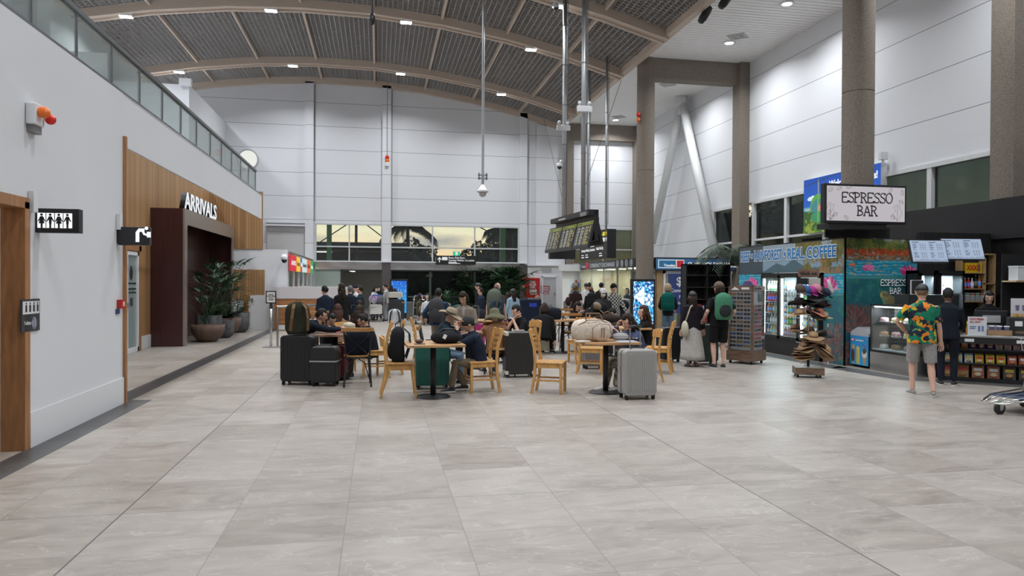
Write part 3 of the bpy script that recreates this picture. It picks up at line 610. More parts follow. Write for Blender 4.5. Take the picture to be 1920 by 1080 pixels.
MB().lathe([(.001, .3), (.05, .28), (.07, .2), (.07, .12), (.05, .05), (.001, .0)], n=16).build('dome', black, t, smooth=True)
# main service poles with emergency lights
def pole_at(name, lb, px, Y, z0, r, m):
    x = aty(px, 300, Y).x; t = thing(name, lb, 'pole', (x, Y, z0)); h = vz(x)-.1-z0 if x < 8.5 else CZ-z0
    m_ = MB().tube([(0, 0, 0), (0, 0, h)], r, 12); zz = .6
    m_.build('tube', m, t, smooth=True); c = MB()
    while zz < h: c.lathe([(r+.002, 0), (r+.008, 0), (r+.008, .03), (r+.002, .03)], (0, 0, zz), 12); zz += 1.15
    c.tube([(r+.03, 0, .2), (r+.03, 0, h)], .012, 6); c.build('cable_ties', grey, t); return t, x
def emerg(name, lb, px, py, Y, big=True):
    p = aty(px, py, Y); t = thing(name, lb, 'light', p)
    MB().b2(-.2, .2, -.13, -.06, -.08, .08).build('case', whitetrim, t, bevel=.02)
    for s in (-1, 1): MB().ell((s*.13, -.09, .15), (.05, .05, .055)).tube([(s*.13, -.09, .07), (s*.13, -.09, .12)], .015, 6).build('lamp_head', whitetrim, t, smooth=True)
pB, xB = pole_at('service_pole', 'thick grey pole with camera arm hanging left of the flight screens', 1058, 20.0, 2.66, .065, galv)
pC, xC = pole_at('service_pole', 'thick grey pole hanging into the back of the flight screens', 1094, 17.6, 3.15, .065, galv)
pole_at('hanger_pole', 'thin grey pole holding the left end of the direction sign', 1103, 25.3, 3.4, .04, galv); pole_at('hanger_pole', 'thin grey pole holding the right end of the direction sign', 1137, 23.6, 3.4, .04, galv)
emerg('emergency_light', 'white twin head emergency light on the left grey pole', 1055, 241, 19.95); emerg('emergency_light', 'white twin head emergency light higher on the right grey pole', 1094, 206, 17.55)
for (px, py, Y, lb) in ((1043, 14, 19.8, 'white dome camera on an arm high on the left pole'), (1049, 312, 19.8, 'small white dome camera lower on the left pole')):
    p = aty(px, py, Y); t = thing('dome_camera', lb, 'camera', p); MB().lathe([(.001, .1), (.07, .09), (.09, .02), (.09, -.01), (.001, -.01)], n=16).build('hood', whitetrim, t, smooth=True); MB().ell((0, 0, -.02), (.065, .065, .065)).build('dome', black, t, smooth=True)
    MB().tube([(0, 0, .09), (.05, 0, .16), (xB-p.x-.05, .15, .16)], .03, 8).build('arm', whitetrim, t, smooth=True)
# guy wires
for k, (a, b, lb) in enumerate((((1020, 225), (1054, 370), 'guy wire from the vault down to the left pole'), ((1165, 150), (1097, 350), 'guy wire from the flat ceiling edge down to the right pole'), ((1088, 220), (1093, 350), 'short steep guy wire beside the right pole'))):
    q = aty(*b, 20.0 if k == 0 else 17.6); r_ = fl(*a, 9.05); tag(MB().tube([r_, q], .008, 5).build('guy_wire', dark), lb, 'wire')
# flight information screens
near = Vector((4.78, 15.9, 0)); far = Vector((4.55, 19.25, 0)); dr = (near-far).normalized(); rz = math.atan2(dr.y, dr.x); L3 = (near-far).length
t = FD = thing('flight_information_display', 'black hanging rack with three tilted flight information screens', 'screen', (far.x, far.y, 2.45), rz)
MB().b2(1.4, 1.9, .2, .6, .66, .80).b2(.5, L3+.02, .16, .26, .12, .84).b2(.5, L3+.02, .0, .26, .72, .84).build('frame', black, t); MB().b2(L3-.5, L3-.1, -.01, 0, .71, .80).build('header_label', grey, t)
text('lettering', 'Arrivals Departures', .07, whitetrim, t, (1.2, -.005, .745))
for k in range(3):
    im = Cv(72, 42, (.012, .012, .018)); im.rect(0, 0, 72, 6, (.30, .34, .05)); im.rect(3, 2, 22, 4, (.05, .07, .02)); im.rect(62, 2, 69, 4, (.05, .07, .02)); R = random.Random(k)
    for r_ in range(13):
        y = 8+r_*2.5
        for x0, wd, c in ((3, 3, (.35, .08, .05) if R.random() < .4 else (.1, .2, .5)), (8, R.randint(6, 11), (.62, .60, .3)), (24, R.randint(8, 14), (.6, .6, .55)), (43, 5, (.62, .6, .3)), (50, R.choice((3, 8)), (.75, .62, .1)), (62, R.choice((0, 5)), (.7, .6, .2))): im.rect(x0, y, x0+wd, y+1.2, c)
    s = MB().b2(-.03, 1.09, 0, .06, -.03, .66).build('screen', black, t, bevel=.005); s.location = (.02+k*1.14, 0, -.01); s.rotation_euler = (-.24, 0, 0); canvas_obj('display', im.a, 1.06, .61, vcmat('screen_soft', .55), s, (0, -.004, .01))
s = MB().b2(0, 1.1, 0, .07, 0, .68).build('rear_screen', black, t); s.location = (2.25, .34, .02); s.rotation_euler = (.24, 0, 0); MB().b2(2.5, 3.0, .22, .42, .4, .7).build('mount', black, t)
MB_ = MB().b2(-.38, .38, -.1, .1, -.16, .16); o = MB_.build('sign_box', black); tag(o, 'plain black sign box hanging below the flight screens', 'sign'); o.location = aty(1053.5, 475.5, 20.0); MB().b2(-.02, .02, -.02, .02, .16, .4).build('stem', black, o)
# bus and taxi direction sign
pn, pf = atx(1138.5, 456, 7.75), atx(1087, 456, 7.75); rz = -PI/2; L = pf.y-pn.y
t = thing('direction_sign', 'black hanging direction sign for buses, car rental and taxis', 'sign', (7.75, pf.y, atx(1138.5, 483.5, 7.75).z), rz); h = atx(1138.5, 429, 7.75).z-t.location.z
MB().b2(0, L, 0, .32, 0, h).build('box', black, t)
k = h/1.0; wt = glow('sign_text_white', (.9, .92, .93), .8); yl = glow('sign_text_yellow', (.85, .72, .03), .8)
for s_, x, z, sz in (('Buses, Car Rental, Ride Share', .25, .46, .14), ('Courtesy Vehicles, Limousines', .25, .31, .14), ('Taxis', L-.75, .5, .15), ('Public Pick Up', L-1.25, .32, .14)): text('lettering', s_, sz*k, wt, t, (x, -.003, z*k), bold=.01)
for x in (.25, .8, L-.9): MB().b2(x, x+.35, -.004, 0, .08*k, .12*k).b2(x, x+.3, -.004, 0, .17*k, .2*k).build('translation', wt, t)
for mt, z in ((yl, .8), (wt, .6)):
    MB().prism([(L-.14, z*k-.02), (L-.1, z*k-.02), (L-.1, z*k+.07), (L-.04, z*k+.05), (L-.12, z*k+.13), (L-.2, z*k+.05), (L-.14, z*k+.07)], -.004, 0).build('arrow', mt, t)
    MB().b2(L-.5, L-.27, -.004, 0, z*k-.02, z*k+.12).b2(L-.78, L-.56, -.004, 0, z*k-.02, z*k+.06).build('pictogram', mt, t)
# entrance hanging sign and exit sign
A1, B1 = aty(818, 479, 33.05), aty(892, 496.5, 33.05); w = B1.x-A1.x; h = A1.z-B1.z
t = thing('entrance_sign', 'black sign over the doors with up arrow for ride share vehicles', 'sign', (A1.x, 33.05, B1.z)); MB().b2(0, w, 0, .12, 0, h).build('box', black, t)
MB().prism([(.13, .1), (.17, .1), (.17, .26), (.24, .2), (.24, .25), (.15, .35), (.06, .25), (.06, .2), (.13, .26)], -.004, 0).build('arrow', wt, t); MB().b2(.27, .52, -.004, 0, .2, .35).build('pictogram', wt, t)
text('lettering', 'Buses, Ride Share', .13, wt, t, (.57, -.003, .28), bold=.012, width=.75); text('lettering', 'Courtesy Vehicles  Limousines', .13, wt, t, (.57, -.003, .16), bold=.012, width=1.2); MB().b2(.57, .95, -.004, 0, .09, .12).b2(.57, 1.15, -.004, 0, .04, .07).build('translation', wt, t)
A1, B1 = aty(849.5, 471.5, 33.3), aty(862.5, 479, 33.3)
t = thing('exit_sign', 'small green running man exit sign above the entrance sign', 'sign', (A1.x, 33.3, B1.z)); w = B1.x-A1.x; h = A1.z-B1.z; MB().b2(0, w, 0, .06, -.02, h).build('box', glow('exit_green', (.02, .55, .28), .9), t); MB().b2(w*.33, w*.66, -.005, 0, .01, h-.02).build('pictogram', wt, t); MB().b2(0, w, .0, .2, -.05, -.02).build('bracket', grey, t)
# small signs by the doors
redp = MATS['signal_red']
for (a, b, c, d, lb, m1) in ((979, 515, 983.5, 524, 'small red extinguisher sign on the steel pier', redp), (979, 533, 984, 542, 'orange notice on the steel pier below the red sign', mat('orange_notice', (.5, .18, .08), .5))):
    p, q = aty(a, b, FY-.26), aty(c, d, FY-.26); t = thing('wall_sign', lb, 'sign', (p.x, FY-.26, q.z)); MB().b2(0, q.x-p.x, 0, .02, 0, p.z-q.z).build('plate', m1, t); MB().b2(.04, q.x-p.x-.04, -.004, 0, .06, p.z-q.z-.06).build('symbol', whitetrim, t)
p, q = aty(986, 521, FY-.42), aty(1012, 558, FY-.42); t = thing('fire_hose_cabinet', 'red fire hose reel cabinet with white lettering beside the entrance', 'cabinet', (p.x, FY-.42, q.z)); w = q.x-p.x; h = p.z-q.z
MB().b2(0, w, 0, .115, 0, h).build('cabinet_body', redp, t); MB().b2(.02, w-.02, -.01, 0, .02, h-.02).build('door', mat('signal_red2', (.42, .01, .01), .35), t)
for s_, z in (('FIRE', .68), ('HOSE', .56), ('REEL', .44)): text('lettering', s_, .14, whitetrim, t, (w*.48, -.013, z*h/.92), align='CENTER', bold=.02)
MB().b2(w*.27, w*.78, -.013, -.01, h*.16, h*.42).build('instructions', mat('paper', (.6, .6, .55), .7), t); MB().tube([(w-.08, -.03, h*.5), (w-.08, 0, h*.5)], .02).build('knob', chrome, t)
for (a, b, c, d, lb) in ((1015, 536, 1030.5, 546, 'upper dark red notice on the grey service door'), (1018, 547.5, 1029, 552, 'lower red notice on the grey service door')):
    p, q = aty(a, b, FY-.345), aty(c, d, FY-.345); t = thing('door_notice', lb, 'sign', (p.x, FY-.345, q.z)); MB().b2(0, q.x-p.x, 0, .006, 0, p.z-q.z).build('plate', mat('dark_red', (.30, .03, .04), .5), t)
    for k in range(3): MB().b2(.04, q.x-p.x-.04, -.003, 0, (k+.6)*(p.z-q.z)/4, (k+1.0)*(p.z-q.z)/4).build('text_line', whitetrim, t)
p, q = aty(1016, 503, FY-.32), aty(1034, 511, FY-.32); t = MB().b2(0, q.x-p.x, 0, .03, 0, p.z-q.z).build('wall_grille', MATS['door_grey'] if 'door_grey' in MATS else grey); tag(t, 'grey ventilation grille above the service door', 'vent'); t.location = (p.x, FY-.33, q.z)
# rental desk block at far left
wood_d = woodm('desk_wood', (.33, .145, .055), (.8, 5, 5), 4, .35)
dz = lambda y_: aty(560, y_, 23.6).z
t = thing('rental_counter', 'long rental counter with timber front, white band and steel kick plates', 'counter', (-3.25, 23.6, 0))
MB().b2(0, 2.25, -.02, .7, .0, dz(560)).build('timber_front', wood_d, t); MB().b2(0, 2.25, -.04, .7, dz(560), dz(538)).build('white_band', mat('band_pinkwhite', (.62, .58, .60), .5), t); MB().b2(.1, 1.05, -.03, -.02, .03, .18).b2(1.2, 2.15, -.03, -.02, .03, .18).build('kick_plate', whitetrim, t)
t = thing('rental_kiosk', 'white rental kiosk with row of service windows under the coloured signs', 'kiosk', (-2.95, 24.5, 0)); Lk = 8.8
MB().b2(-1.0, 0, .02, Lk, 2.42, 2.52).b2(-.06, 0, .1, Lk, 0, 1.38).b2(-1.0, -.94, .02, Lk, 0, 2.42).b2(-1.0, 0, Lk-.1, Lk, 0, 2.42).build('shell', whitetrim, t)
for k in range(6): MB().b2(-.06, 0, .2+k*1.65, .3+k*1.65, 1.38, 1.95).build('mullion', whitetrim, t)
for k in range(3): MB().b2(-.93, -.9, 1.2+k*1.6, 2.2+k*1.6, 1.4, 1.85).build('notice_board', grey, t)
MB().b2(-1.0, .06, 0.02, Lk, 2.52, 2.56).build('roof_edge', steel, t)
cols = [('AVIS', (.62, .01, .04), (.9, .9, .9), 1.75, 'red'), ('Hertz', (.85, .55, .02), (.05, .04, .02), 1.3, 'yellow'), ('Thrifty', (.03, .12, .55), (.9, .9, .95), .6, 'narrow blue and red'), ('Budget', (.55, .75, .78), (.02, .05, .1), 1.9, 'pale blue'), ('Sixt', (.85, .13, .03), (.03, .02, .02), 1.5, 'orange'), ('Europcar', (.02, .38, .14), (.9, .95, .9), 1.3, 'green')]
y = 24.55
for s_, c, tc_, L, nm in cols:
    t = thing('rental_sign', '%s backlit car rental sign in the row at the far left' % nm, 'sign', (-2.905, y, 1.93), PI/2, 'backlit rental signs')
    MB().b2(0, L-.04, -.04, .02, 0, .53).build('lightbox', glow('rental_'+nm.replace(' ', '_'), c, .95), t)
    if s_ == 'Thrifty': MB().b2(0, L-.04, -.044, -.04, 0, .26).build('lower_half', glow('rental_low', (.62, .01, .04), .95), t)
    text('lettering', s_, .22, glow('rt_'+nm.replace(' ', '_'), tc_, .9) if sum(tc_) > 1 else black, t, (.1*L, -.045, .2), width=L*.75, bold=.02); y += L
p = aty(533, 487, 24.0); t = thing('dome_camera', 'grey dome camera under the corner of the rental kiosk roof', 'camera', p); MB().lathe([(.001, .18), (.07, .17), (.11, .08), (.11, 0), (.001, 0)], n=16).build('hood', whitetrim, t, smooth=True); MB().ell((0, 0, 0), (.09, .09, .11)).build('dome', black, t, smooth=True); MB().b2(-.03, .03, 0, .5, .14, .2).build('arm', whitetrim, t)
t = thing('roller_shutter', 'grey boxed roller shutter at the far wall behind the kiosk', 'shutter', (-4.9, FY-.2, 2.6)); MB().b2(0, 1.6, .05, .18, -.9, 1.45).build('curtain', mat('shutter_grey', (.5, .5, .51), .5), t); MB().b2(0, 1.6, 0, .16, 1.2, 1.45).build('hood', mat('shutter_dark', (.36, .36, .37), .5), t)
# white service door at the end of the recess
o = stc(MB().b2(-4.1, -3.4, 24.34, 24.38, 0, 1.12).build('door_7', whitetrim)); MB().b2(-4.06, -4.02, 24.32, 24.34, .88, 1.02).tube([(-4.04, 24.3, .93), (-3.94, 24.3, .93)], .012).build('handle', steel, o)
stc(MB().b2(-4.3, -4.16, 24.33, 24.38, 0, 1.12).build('trim_14', wood_d))
# stanchion with notice, barrier rail
p = fl(508, 651); t = thing('sign_stanchion', 'steel stanchion with framed notice at the start of the rental queue', 'stanchion', (p.x, p.y, 0))
MB().lathe([(.001, 0), (.2, 0), (.2, .012), (.03, .03), (.001, .03)], n=28).build('base', steel, t); MB().tube([(0, 0, .02), (0, 0, 1.05)], .028, 12).build('pole', steel, t, smooth=True); MB().b2(-.03, .03, -.03, .03, .93, 1.06).build('head', black, t)
MB().b2(-.12, .12, -.015, .015, 1.05, 1.35).build('frame', black, t); MB().b2(-.095, .095, -.018, -.014, 1.075, 1.325).build('notice', mat('notice_paper', (.55, .55, .53), .6), t)
for k, s_ in enumerate(('PLEASE', 'WAIT HERE', 'UNTIL', 'CALLED')): text('lettering', s_, .035, black, t, (0, -.0195, 1.25-.04*k), align='CENTER', bold=.02)
p2 = fl(598, 640); t = thing('barrier_rail', 'low steel tube barrier rail running towards the rental counter', 'barrier', (p.x+.12, p.y+.15, 0)); d = Vector((p2.x-p.x-.05, p2.y-p.y-.15, 0))
MB().tube([(0, 0, .96), (d.x*.5, d.y*.5, .97), (d.x, d.y, .96)], .027, 12).build('rail', steel, t, smooth=True)
for q in (0.01, .98): MB().tube([(d.x*q, d.y*q, 0), (d.x*q, d.y*q, .95)], .025, 12).lathe([(.001, 0), (.08, 0), (.08, .01), (.001, .01)], (d.x*q, d.y*q, 0), 20).build('post', steel, t)
# ---------------------------------------------------------------- pot plants by the portal
potg = mat('pot_grey', (.075, .075, .078), .8, nscale=14, namt=.35, bump=.4); potb = mat('pot_brown', (.12, .075, .055), .7, nscale=8, namt=.2); leafg = mat('leaf_green', (.022, .065, .022), .45, nscale=8, namt=.35); leafl = mat('leaf_light', (.05, .11, .03), .5, nscale=8, namt=.3); soil = mat('bark_chips', (.12, .055, .03), .9, nscale=30, namt=.6)
def pot(t, r, h, m, bowl=False):
    pr = [(.001, 0), (r*.6, 0), (r*.85, h*.12), (r*.97, h*.35), (r, h), (r*.9, h), (r*.88, h*.93), (.001, h*.93)] if not bowl else [(.001, 0), (r*.45, 0), (r*.8, h*.3), (r*.97, h*.65), (r, h), (r*.93, h), (r*.9, h*.93), (.001, h*.93)]
    MB().lathe(pr, n=32).build('pot', m, t, smooth=True); MB().lathe([(.001, h*.95), (r*.86, h*.93)], n=20, cap=False).ell((0, 0, h*.92), (r*.8, r*.8, .05), 14, 6).build('soil', soil, t)
def leaf(m, p, d, L, w, droop=.3, mi=0):
    d = Vector(d).normalized(); s = d.cross(Vector((0, 0, 1))).normalized() if abs(d.z) < .99 else Vector((1, 0, 0)); P = []
    for i in range(5): q = i/4; P.append(Vector(p)+d*L*q+Vector((0, 0, -droop*L*q*q)))
    ww = [.15, .8, 1, .7, .02]; vs = []
    for i in range(5): vs += [P[i]-s*w*ww[i]/2, P[i]+Vector((0, 0, -.1*w*ww[i])), P[i]+s*w*ww[i]/2]
    m.add(vs, [f for i in range(4) for f in ((3*i, 3*i+1, 3*i+4, 3*i+3), (3*i+1, 3*i+2, 3*i+5, 3*i+4))], mi)
def fanpalm(t, h0, h1, n, seed, m=None, spread=.5, size=.3):
    R = random.Random(seed)
    for k in range(n):
        az = R.uniform(0, 2*PI); hh = R.uniform(h0, h1); b = Vector((R.uniform(-.1, .1), R.uniform(-.1, .1), h0*.5)); tp = Vector((math.cos(az)*spread*R.uniform(.2, 1), math.sin(az)*spread*R.uniform(.2, 1), hh)); mb = MB(); mb.tube([b, (b+tp)/2+Vector((0, 0, .1)), tp], [.009, .007, .005], 5)
        fd = (tp-b).normalized()+Vector((math.cos(az), math.sin(az), -.1)); fd.normalize(); sd = fd.cross(Vector((0, 0, 1))).normalized(); up = sd.cross(fd)
        for j in range(9): a = (j-4)*.36; leaf(mb, tp, fd*math.cos(a)+sd*math.sin(a)+up*.25, size*R.uniform(.85, 1.15), size*.13, .35)
        mb.build('frond', m or leafg, t, fix=False)
def bushy(t, h0, h1, r, n, seed, L=.13, w=.07, m=None):
    R = random.Random(seed)
    for k in range(n):
        az = R.uniform(0, 2*PI); tp = Vector((math.cos(az)*r*R.uniform(.2, 1), math.sin(az)*r*R.uniform(.2, 1), R.uniform(h0+.1, h1))); b = Vector((R.uniform(-.05, .05), R.uniform(-.05, .05), h0)); mb = MB(); mb.tube([b, (b+tp)/2+Vector((0, 0, .05)), tp], [.008, .006, .003], 5)
        for j in range(14):
            q = .25+.75*j/13; p = b.lerp(tp, q); a2 = j*2.4; leaf(mb, p, (math.cos(a2), math.sin(a2), .35), L*R.uniform(.7, 1.2), w, .3)
        mb.build('stem', m or leafg, t, fix=False)
def plant(lb, x, y, r, h, m, kind, seed, bowl=False, **k):
    t = thing('potted_plant', lb, 'plant', (x, y, 0)); pot(t, r, h, m, bowl)
    if kind == 'palm': fanpalm(t, k.get('h0', .9), k.get('h1', 1.9), k.get('n', 14), seed, None, k.get('sp', .6), k.get('sz', .36))
    else: bushy(t, h*.9, k.get('h1', 1.1), k.get('sp', .4), k.get('n', 10), seed, k.get('L', .14), k.get('w', .07), k.get('lm'))
    return t
p = fl(388, 640); plant('bushy plant in the tall grey round pot in front of the portal', p.x, p.y+.2, .33, .68, potg, 'bush', 1, h1=1.25, sp=.5, n=14, lm=leafl)
plant('dark fan palm in a brown bowl behind the tall grey pot', -4.35, 19.6, .42, .45, potb, 'palm', 2, True, h0=.9, h1=1.75, n=22, sp=.75, sz=.42)
plant('broad leafed plant in the wide brown bowl', fl(425, 627).x, fl(425, 627).y-.1, .42, .5, potb, 'bush', 3, True, h1=1.0, sp=.5, n=12, L=.26, w=.09)
plant('tall dark fan palm standing in the portal opening', -4.25, 20.9, .3, .5, potg, 'palm', 4, h0=1.2, h1=2.1, n=22, sp=.65, sz=.5)
plant('leafy shrub in the farther grey pot beside the timber wall', fl(448, 623).x-.02, fl(448, 623).y, .33, .62, potg, 'bush', 5, h1=1.35, sp=.55, n=12, L=.17, w=.09, lm=leafl)
# big planting by the doors
t = plant('large dark leafy ficus growing in front of the glass doors', 4.3, 32.2, .5, .5, potg, 'bush', 6, h1=2.55, sp=1.25, n=40, L=.3, w=.16); fanpalm(t, .8, 1.9, 20, 7, None, 1.3, .55)
t = plant('large drooping palm in front of the right hand glass door', 5.9, 32.3, .4, .5, potg, 'palm', 8, h0=1.0, h1=2.1, n=34, sp=1.1, sz=.75)
plant('low dark fern beside the entrance doors', 2.95, 31.6, .35, .35, potg, 'palm', 9, h0=.5, h1=1.05, n=22, sp=.8, sz=.5)
# ---------------------------------------------------------------- advertising totems
def totem(lb, px0, px1, Y, ptop, art, zb=.06):
    a, b = aty(px0, ptop, Y), aty(px1, ptop, Y); w = b.x-a.x; H = a.z; t = thing('advertising_totem', lb, 'screen', (a.x, Y, 0))
    MB().b2(0, w, 0, .14, .0, H).build('housing', black, t, bevel=.01); MB().b2(-.1, w+.1, -.1, .25, 0, .03).build('foot', black, t); canvas_obj('display', art, w*.84, H-.32, vcmat('screen_bright', 1.0), t, (w*.08, -.006, .24)); MB().b2(w*.2, w*.8, -.01, 0, .1, .16).build('light_strip', whitetrim, t)
im = Cv(70, 130, (.01, .12, .62)); n = vnoise(130, 70, 26, 4, 3); im.m(n*np.clip(im.Y/130, 0, 1)*1.5, (.02, .55, .95))
R = random.Random(2)
for k in range(110): im.ell(R.uniform(0, 70), R.uniform(0, 130), *([R.uniform(.6, 2.2)]*2), (.35, .75, .98), 0, R.uniform(.4, 1))
im.poly([(18, 78), (42, 44), (44, 80)], (.25, .55, .9), al=.7); im.rect(16, 78, 56, 84, (.6, .8, 1), .8)
totem('blue underwater advertising totem beside the glass doors', 731, 765, 30.8, 523, im.a)
im = Cv(70, 120, (.0, .10, .42)); n = vnoise(120, 70, 6, 3, 5); im.m((n > .47), (.03, .45, .85)); im.m((vnoise(120, 70, 4, 2, 8) > .58), (.7, .9, 1)); im.m((vnoise(120, 70, 4, 2, 18) > .66), (.0, .03, .15))
im.poly([(2, 42), (38, 14), (38, 70)], (.95, .98, 1)); 
for x, y in ((54, 40), (63, 50), (46, 50), (54, 62)): im.ell(x, y, 5, 6, (.95, .98, 1)); im.rect(x-1, y, x+1, y+8, (.95, .98, 1))
for k in range(5): im.line(12+k*4, 36+k*3, 20+k*3, 46-k*2, 1.2, (.3, .7, .85))
totem('sparkling blue and white advertising totem in front of the round column', 1184, 1229, 21.9, 523, im.a)
# ---------------------------------------------------------------- currency exchange shops
navy = mat('navy_panel', (.012, .02, .055), .4); cream = mat('cream_curtain', (.62, .58, .42), .6)
za, zb = atx(1192, 484, 9.05).z, atx(1192, 500, 9.05).z
t = thing('exchange_fascia', 'dark fascia reading CURRENCY EXCHANGE with round currency symbols', 'sign', (9.03, 31.4, zb), -PI/2); h = za-zb
MB().b2(0, 7.2, 0, .2, 0, h).build('box', mat('charcoal_blue', (.035, .045, .06), .4), t); MB().b2(1.1, 1.5, -.006, 0, .02, h-.02).build('logo_red', glow('logo_red', (.6, .01, .03), .6), t)
text('lettering', 'Travelex', .16, whitetrim, t, (.35, -.004, .08), bold=.01, width=.7); text('lettering', 'CURRENCY EXCHANGE', h*.78, glow('sign_text_dim', (.6, .62, .62), .6), t, (1.7, -.006, h*.2), width=3.3)
for k in range(4):
    MB().lathe([(h*.36, 0), (h*.42, 0), (h*.42, .006), (h*.36, .006), (h*.36, 0)], (5.35+k*.5, -.006, h/2), 20, cap=False, M=Matrix.Rotation(PI/2, 3, 'X')).build('ring', MATS['sign_text_dim'], t); text('lettering', '$€£¥'[k], h*.55, MATS['sign_text_dim'], t, (5.35+k*.5, -.006, h*.3), align='CENTER')
t = thing('exchange_shop', 'brightly lit currency exchange booth with cream curtains and glass front', 'booth', (9.1, 24.4, 0))
MB().b2(1.6, 1.65, 0, 7.0, 0, zb).b2(0, 1.65, 6.95, 7.0, 0, zb).b2(0, 1.65, 0, 7.1, zb+.02, zb+.1).build('shell', mat('booth_wall', (.62, .60, .5), .6), t)
m = MB(); R = random.Random(1)
for k in range(28): m.b2(1.5, 1.56, .1+k*.245, .1+k*.245+.2, .9, zb)
m.build('curtain', cream, t)
MB().b2(-.05, .55, .1, 6.9, 0, .95).build('counter', mat('counter_grey', (.3, .31, .32), .5), t); MB().b2(-.02, 0, .1, 6.9, .95, zb).build('glass_screen', glass, t)
for k in range(5): MB().b2(-.04, .02, .1+k*1.7, .14+k*1.7, .95, zb).build('mullion', steel, t)
for k in range(5): lampat('booth_lamp', 9.9, 25.2+k*1.35, zb-.05, 22, .25, (1, .95, .78)); MB().b2(.6, .9, .7+k*1.35, .95+k*1.35, zb-.03, zb-.01).build('downlight', glow('booth_light', (1, .97, .85), 5), t)
t = thing('van_poster_wall', 'white wall with poster of a blue and yellow camper van', 'wall', (8.3, 31.5, 0)); MB().b2(-.02, .78, 0, .1, 0, 2.1).build('panel', whitetrim, t)
v = thing('van_poster', 'poster of a small blue and yellow camper van left of the exchange', 'poster', (8.68, 31.49, 1.02)); MB().b2(-.05, .42, 0, .01, -.12, .75).build('sheet', mat('sheet', (.62, .66, .7), .5), v); MB().prism([(0, .1), (.4, .1), (.4, .55), (.1, .55), (.02, .4)], -.01, 0).build('van_body', mat('van_blue', (.08, .25, .5), .4), v); MB().b2(.0, .4, -.012, -.01, .18, .3).build('van_band', mat('van_yellow', (.6, .42, .06), .4), v); MB().b2(.12, .36, -.014, -.01, .34, .48).build('van_window', dark, v); MB().b2(.2, .3, -.012, 0, .56, .66).build('roof_luggage', redp, v)
t = stc(MB().b2(8.1, 9.1, 31.2, 31.5, 2.1, 2.4).build('trim_15', whitetrim))
# second exchange shop facing the viewer
Y2 = 22.95; a, b = aty(1229, 484.5, Y2), aty(1229, 505, Y2); bx = 12.3
t = thing('travelex_fascia', 'long blue illuminated fascia reading CURRENCY EXCHANGE facing the hall', 'sign', (9.33, Y2, b.z)); h = a.z-b.z; L = bx-9.33
im = Cv(150, 16, (.03, .16, .36)); im.m(np.clip(im.X/150*1.2-.2, 0, 1), (.01, .02, .08)); canvas_obj('lit_face', im.a, L, h, vcmat('screen_mid', .7), t, (0, -.004, 0)); MB().b2(0, L, 0, .25, -.04, h+.04).build('box', black, t)
MB().b2(.08, 1.02, -.012, -.005, .05, h-.04).build('logo_border', glow('logo_white', (.9, .88, .75), .9), t); MB().b2(.1, .72, -.016, -.012, .07, h-.06).build('logo_blue', glow('logo_blue', (.01, .13, .3), .8), t); MB().b2(.75, 1.0, -.016, -.012, .07, h-.06).build('logo_red', MATS['logo_red'], t)
text('lettering', 'Travelex', .12, glow('logo_text', (.9, .9, .9), .9), t, (.28, -.02, .1), width=.42, bold=.02); text('lettering', 'CURRENCY EXCHANGE', .24, glow('fascia_text', (.85, .84, .7), .9), t, (1.15, -.01, .09), width=1.85, bold=.01)
t = thing('travelex_shop', 'glazed second exchange shop with pale frames beneath the blue fascia', 'booth', (9.3, Y2+.1, 0)); zb = b.z-.04
MB().b2(.1, .32, 0, .1, 0, zb).build('timber_panel', woodm('light_timber', (.42, .27, .13), (5, 5, .8), 5, .2), t); MB().b2(.34, .42, -.02, .08, 0, zb).b2(1.85, 1.93, -.02, .08, 0, zb).b2(.34, 2.9, -.02, .08, zb-.1, zb).build('frame', whitetrim, t); MB().b2(0, 3.0, 2.2, 2.3, 0, zb).b2(0, 3, 0, 2.3, zb, zb+.08).build('shell', mat('shop_back', (.5, .5, .5), .6), t)
MB().b2(.42, 1.85, 0, .02, 0, zb-.1).build('glass', glass, t); lampat('shop_lamp', 10.3, Y2+1.2, zb-.05, 10, .4, (1, .97, .9))
MB().lathe([(.001, 0), (.1, 0), (.1, .03), (.001, .03)], (1.55, -.2, zb-.04), 20).build('downlight', glow('shop_light', (1, 1, .95), 4), t)
t = thing('commission_poster', 'navy poster reading $0 COMMISSION FEE in white letters', 'poster', (9.78, Y2-.02, .55)); MB().b2(0, 1.0, 0, .04, 0, 1.35).build('panel', glow('poster_navy', (.01, .025, .11), .8), t)
for s_, z, sz in (('$0', .95, .42), ('Commission', .72, .17), ('Fee', .5, .17), ('on foreign', .3, .12)): text('lettering', s_, sz, whitetrim, t, (.5, -.006, z), align='CENTER', bold=.02, width=.86 if len(s_) > 4 else None)
o = tag(MB().b2(10.62, 11.35, Y2-.6, Y2-.3, 0, 1.95).build('black_partition', black), 'tall plain black partition beside the commission poster', 'partition')
# ================================================================ FURNITURE
honey = woodm('chair_honey', (.56, .30, .095), (4, 4, .9), 6, .22, .35)
def at2(px, py): p = fl(px, py); return p.x, p.y
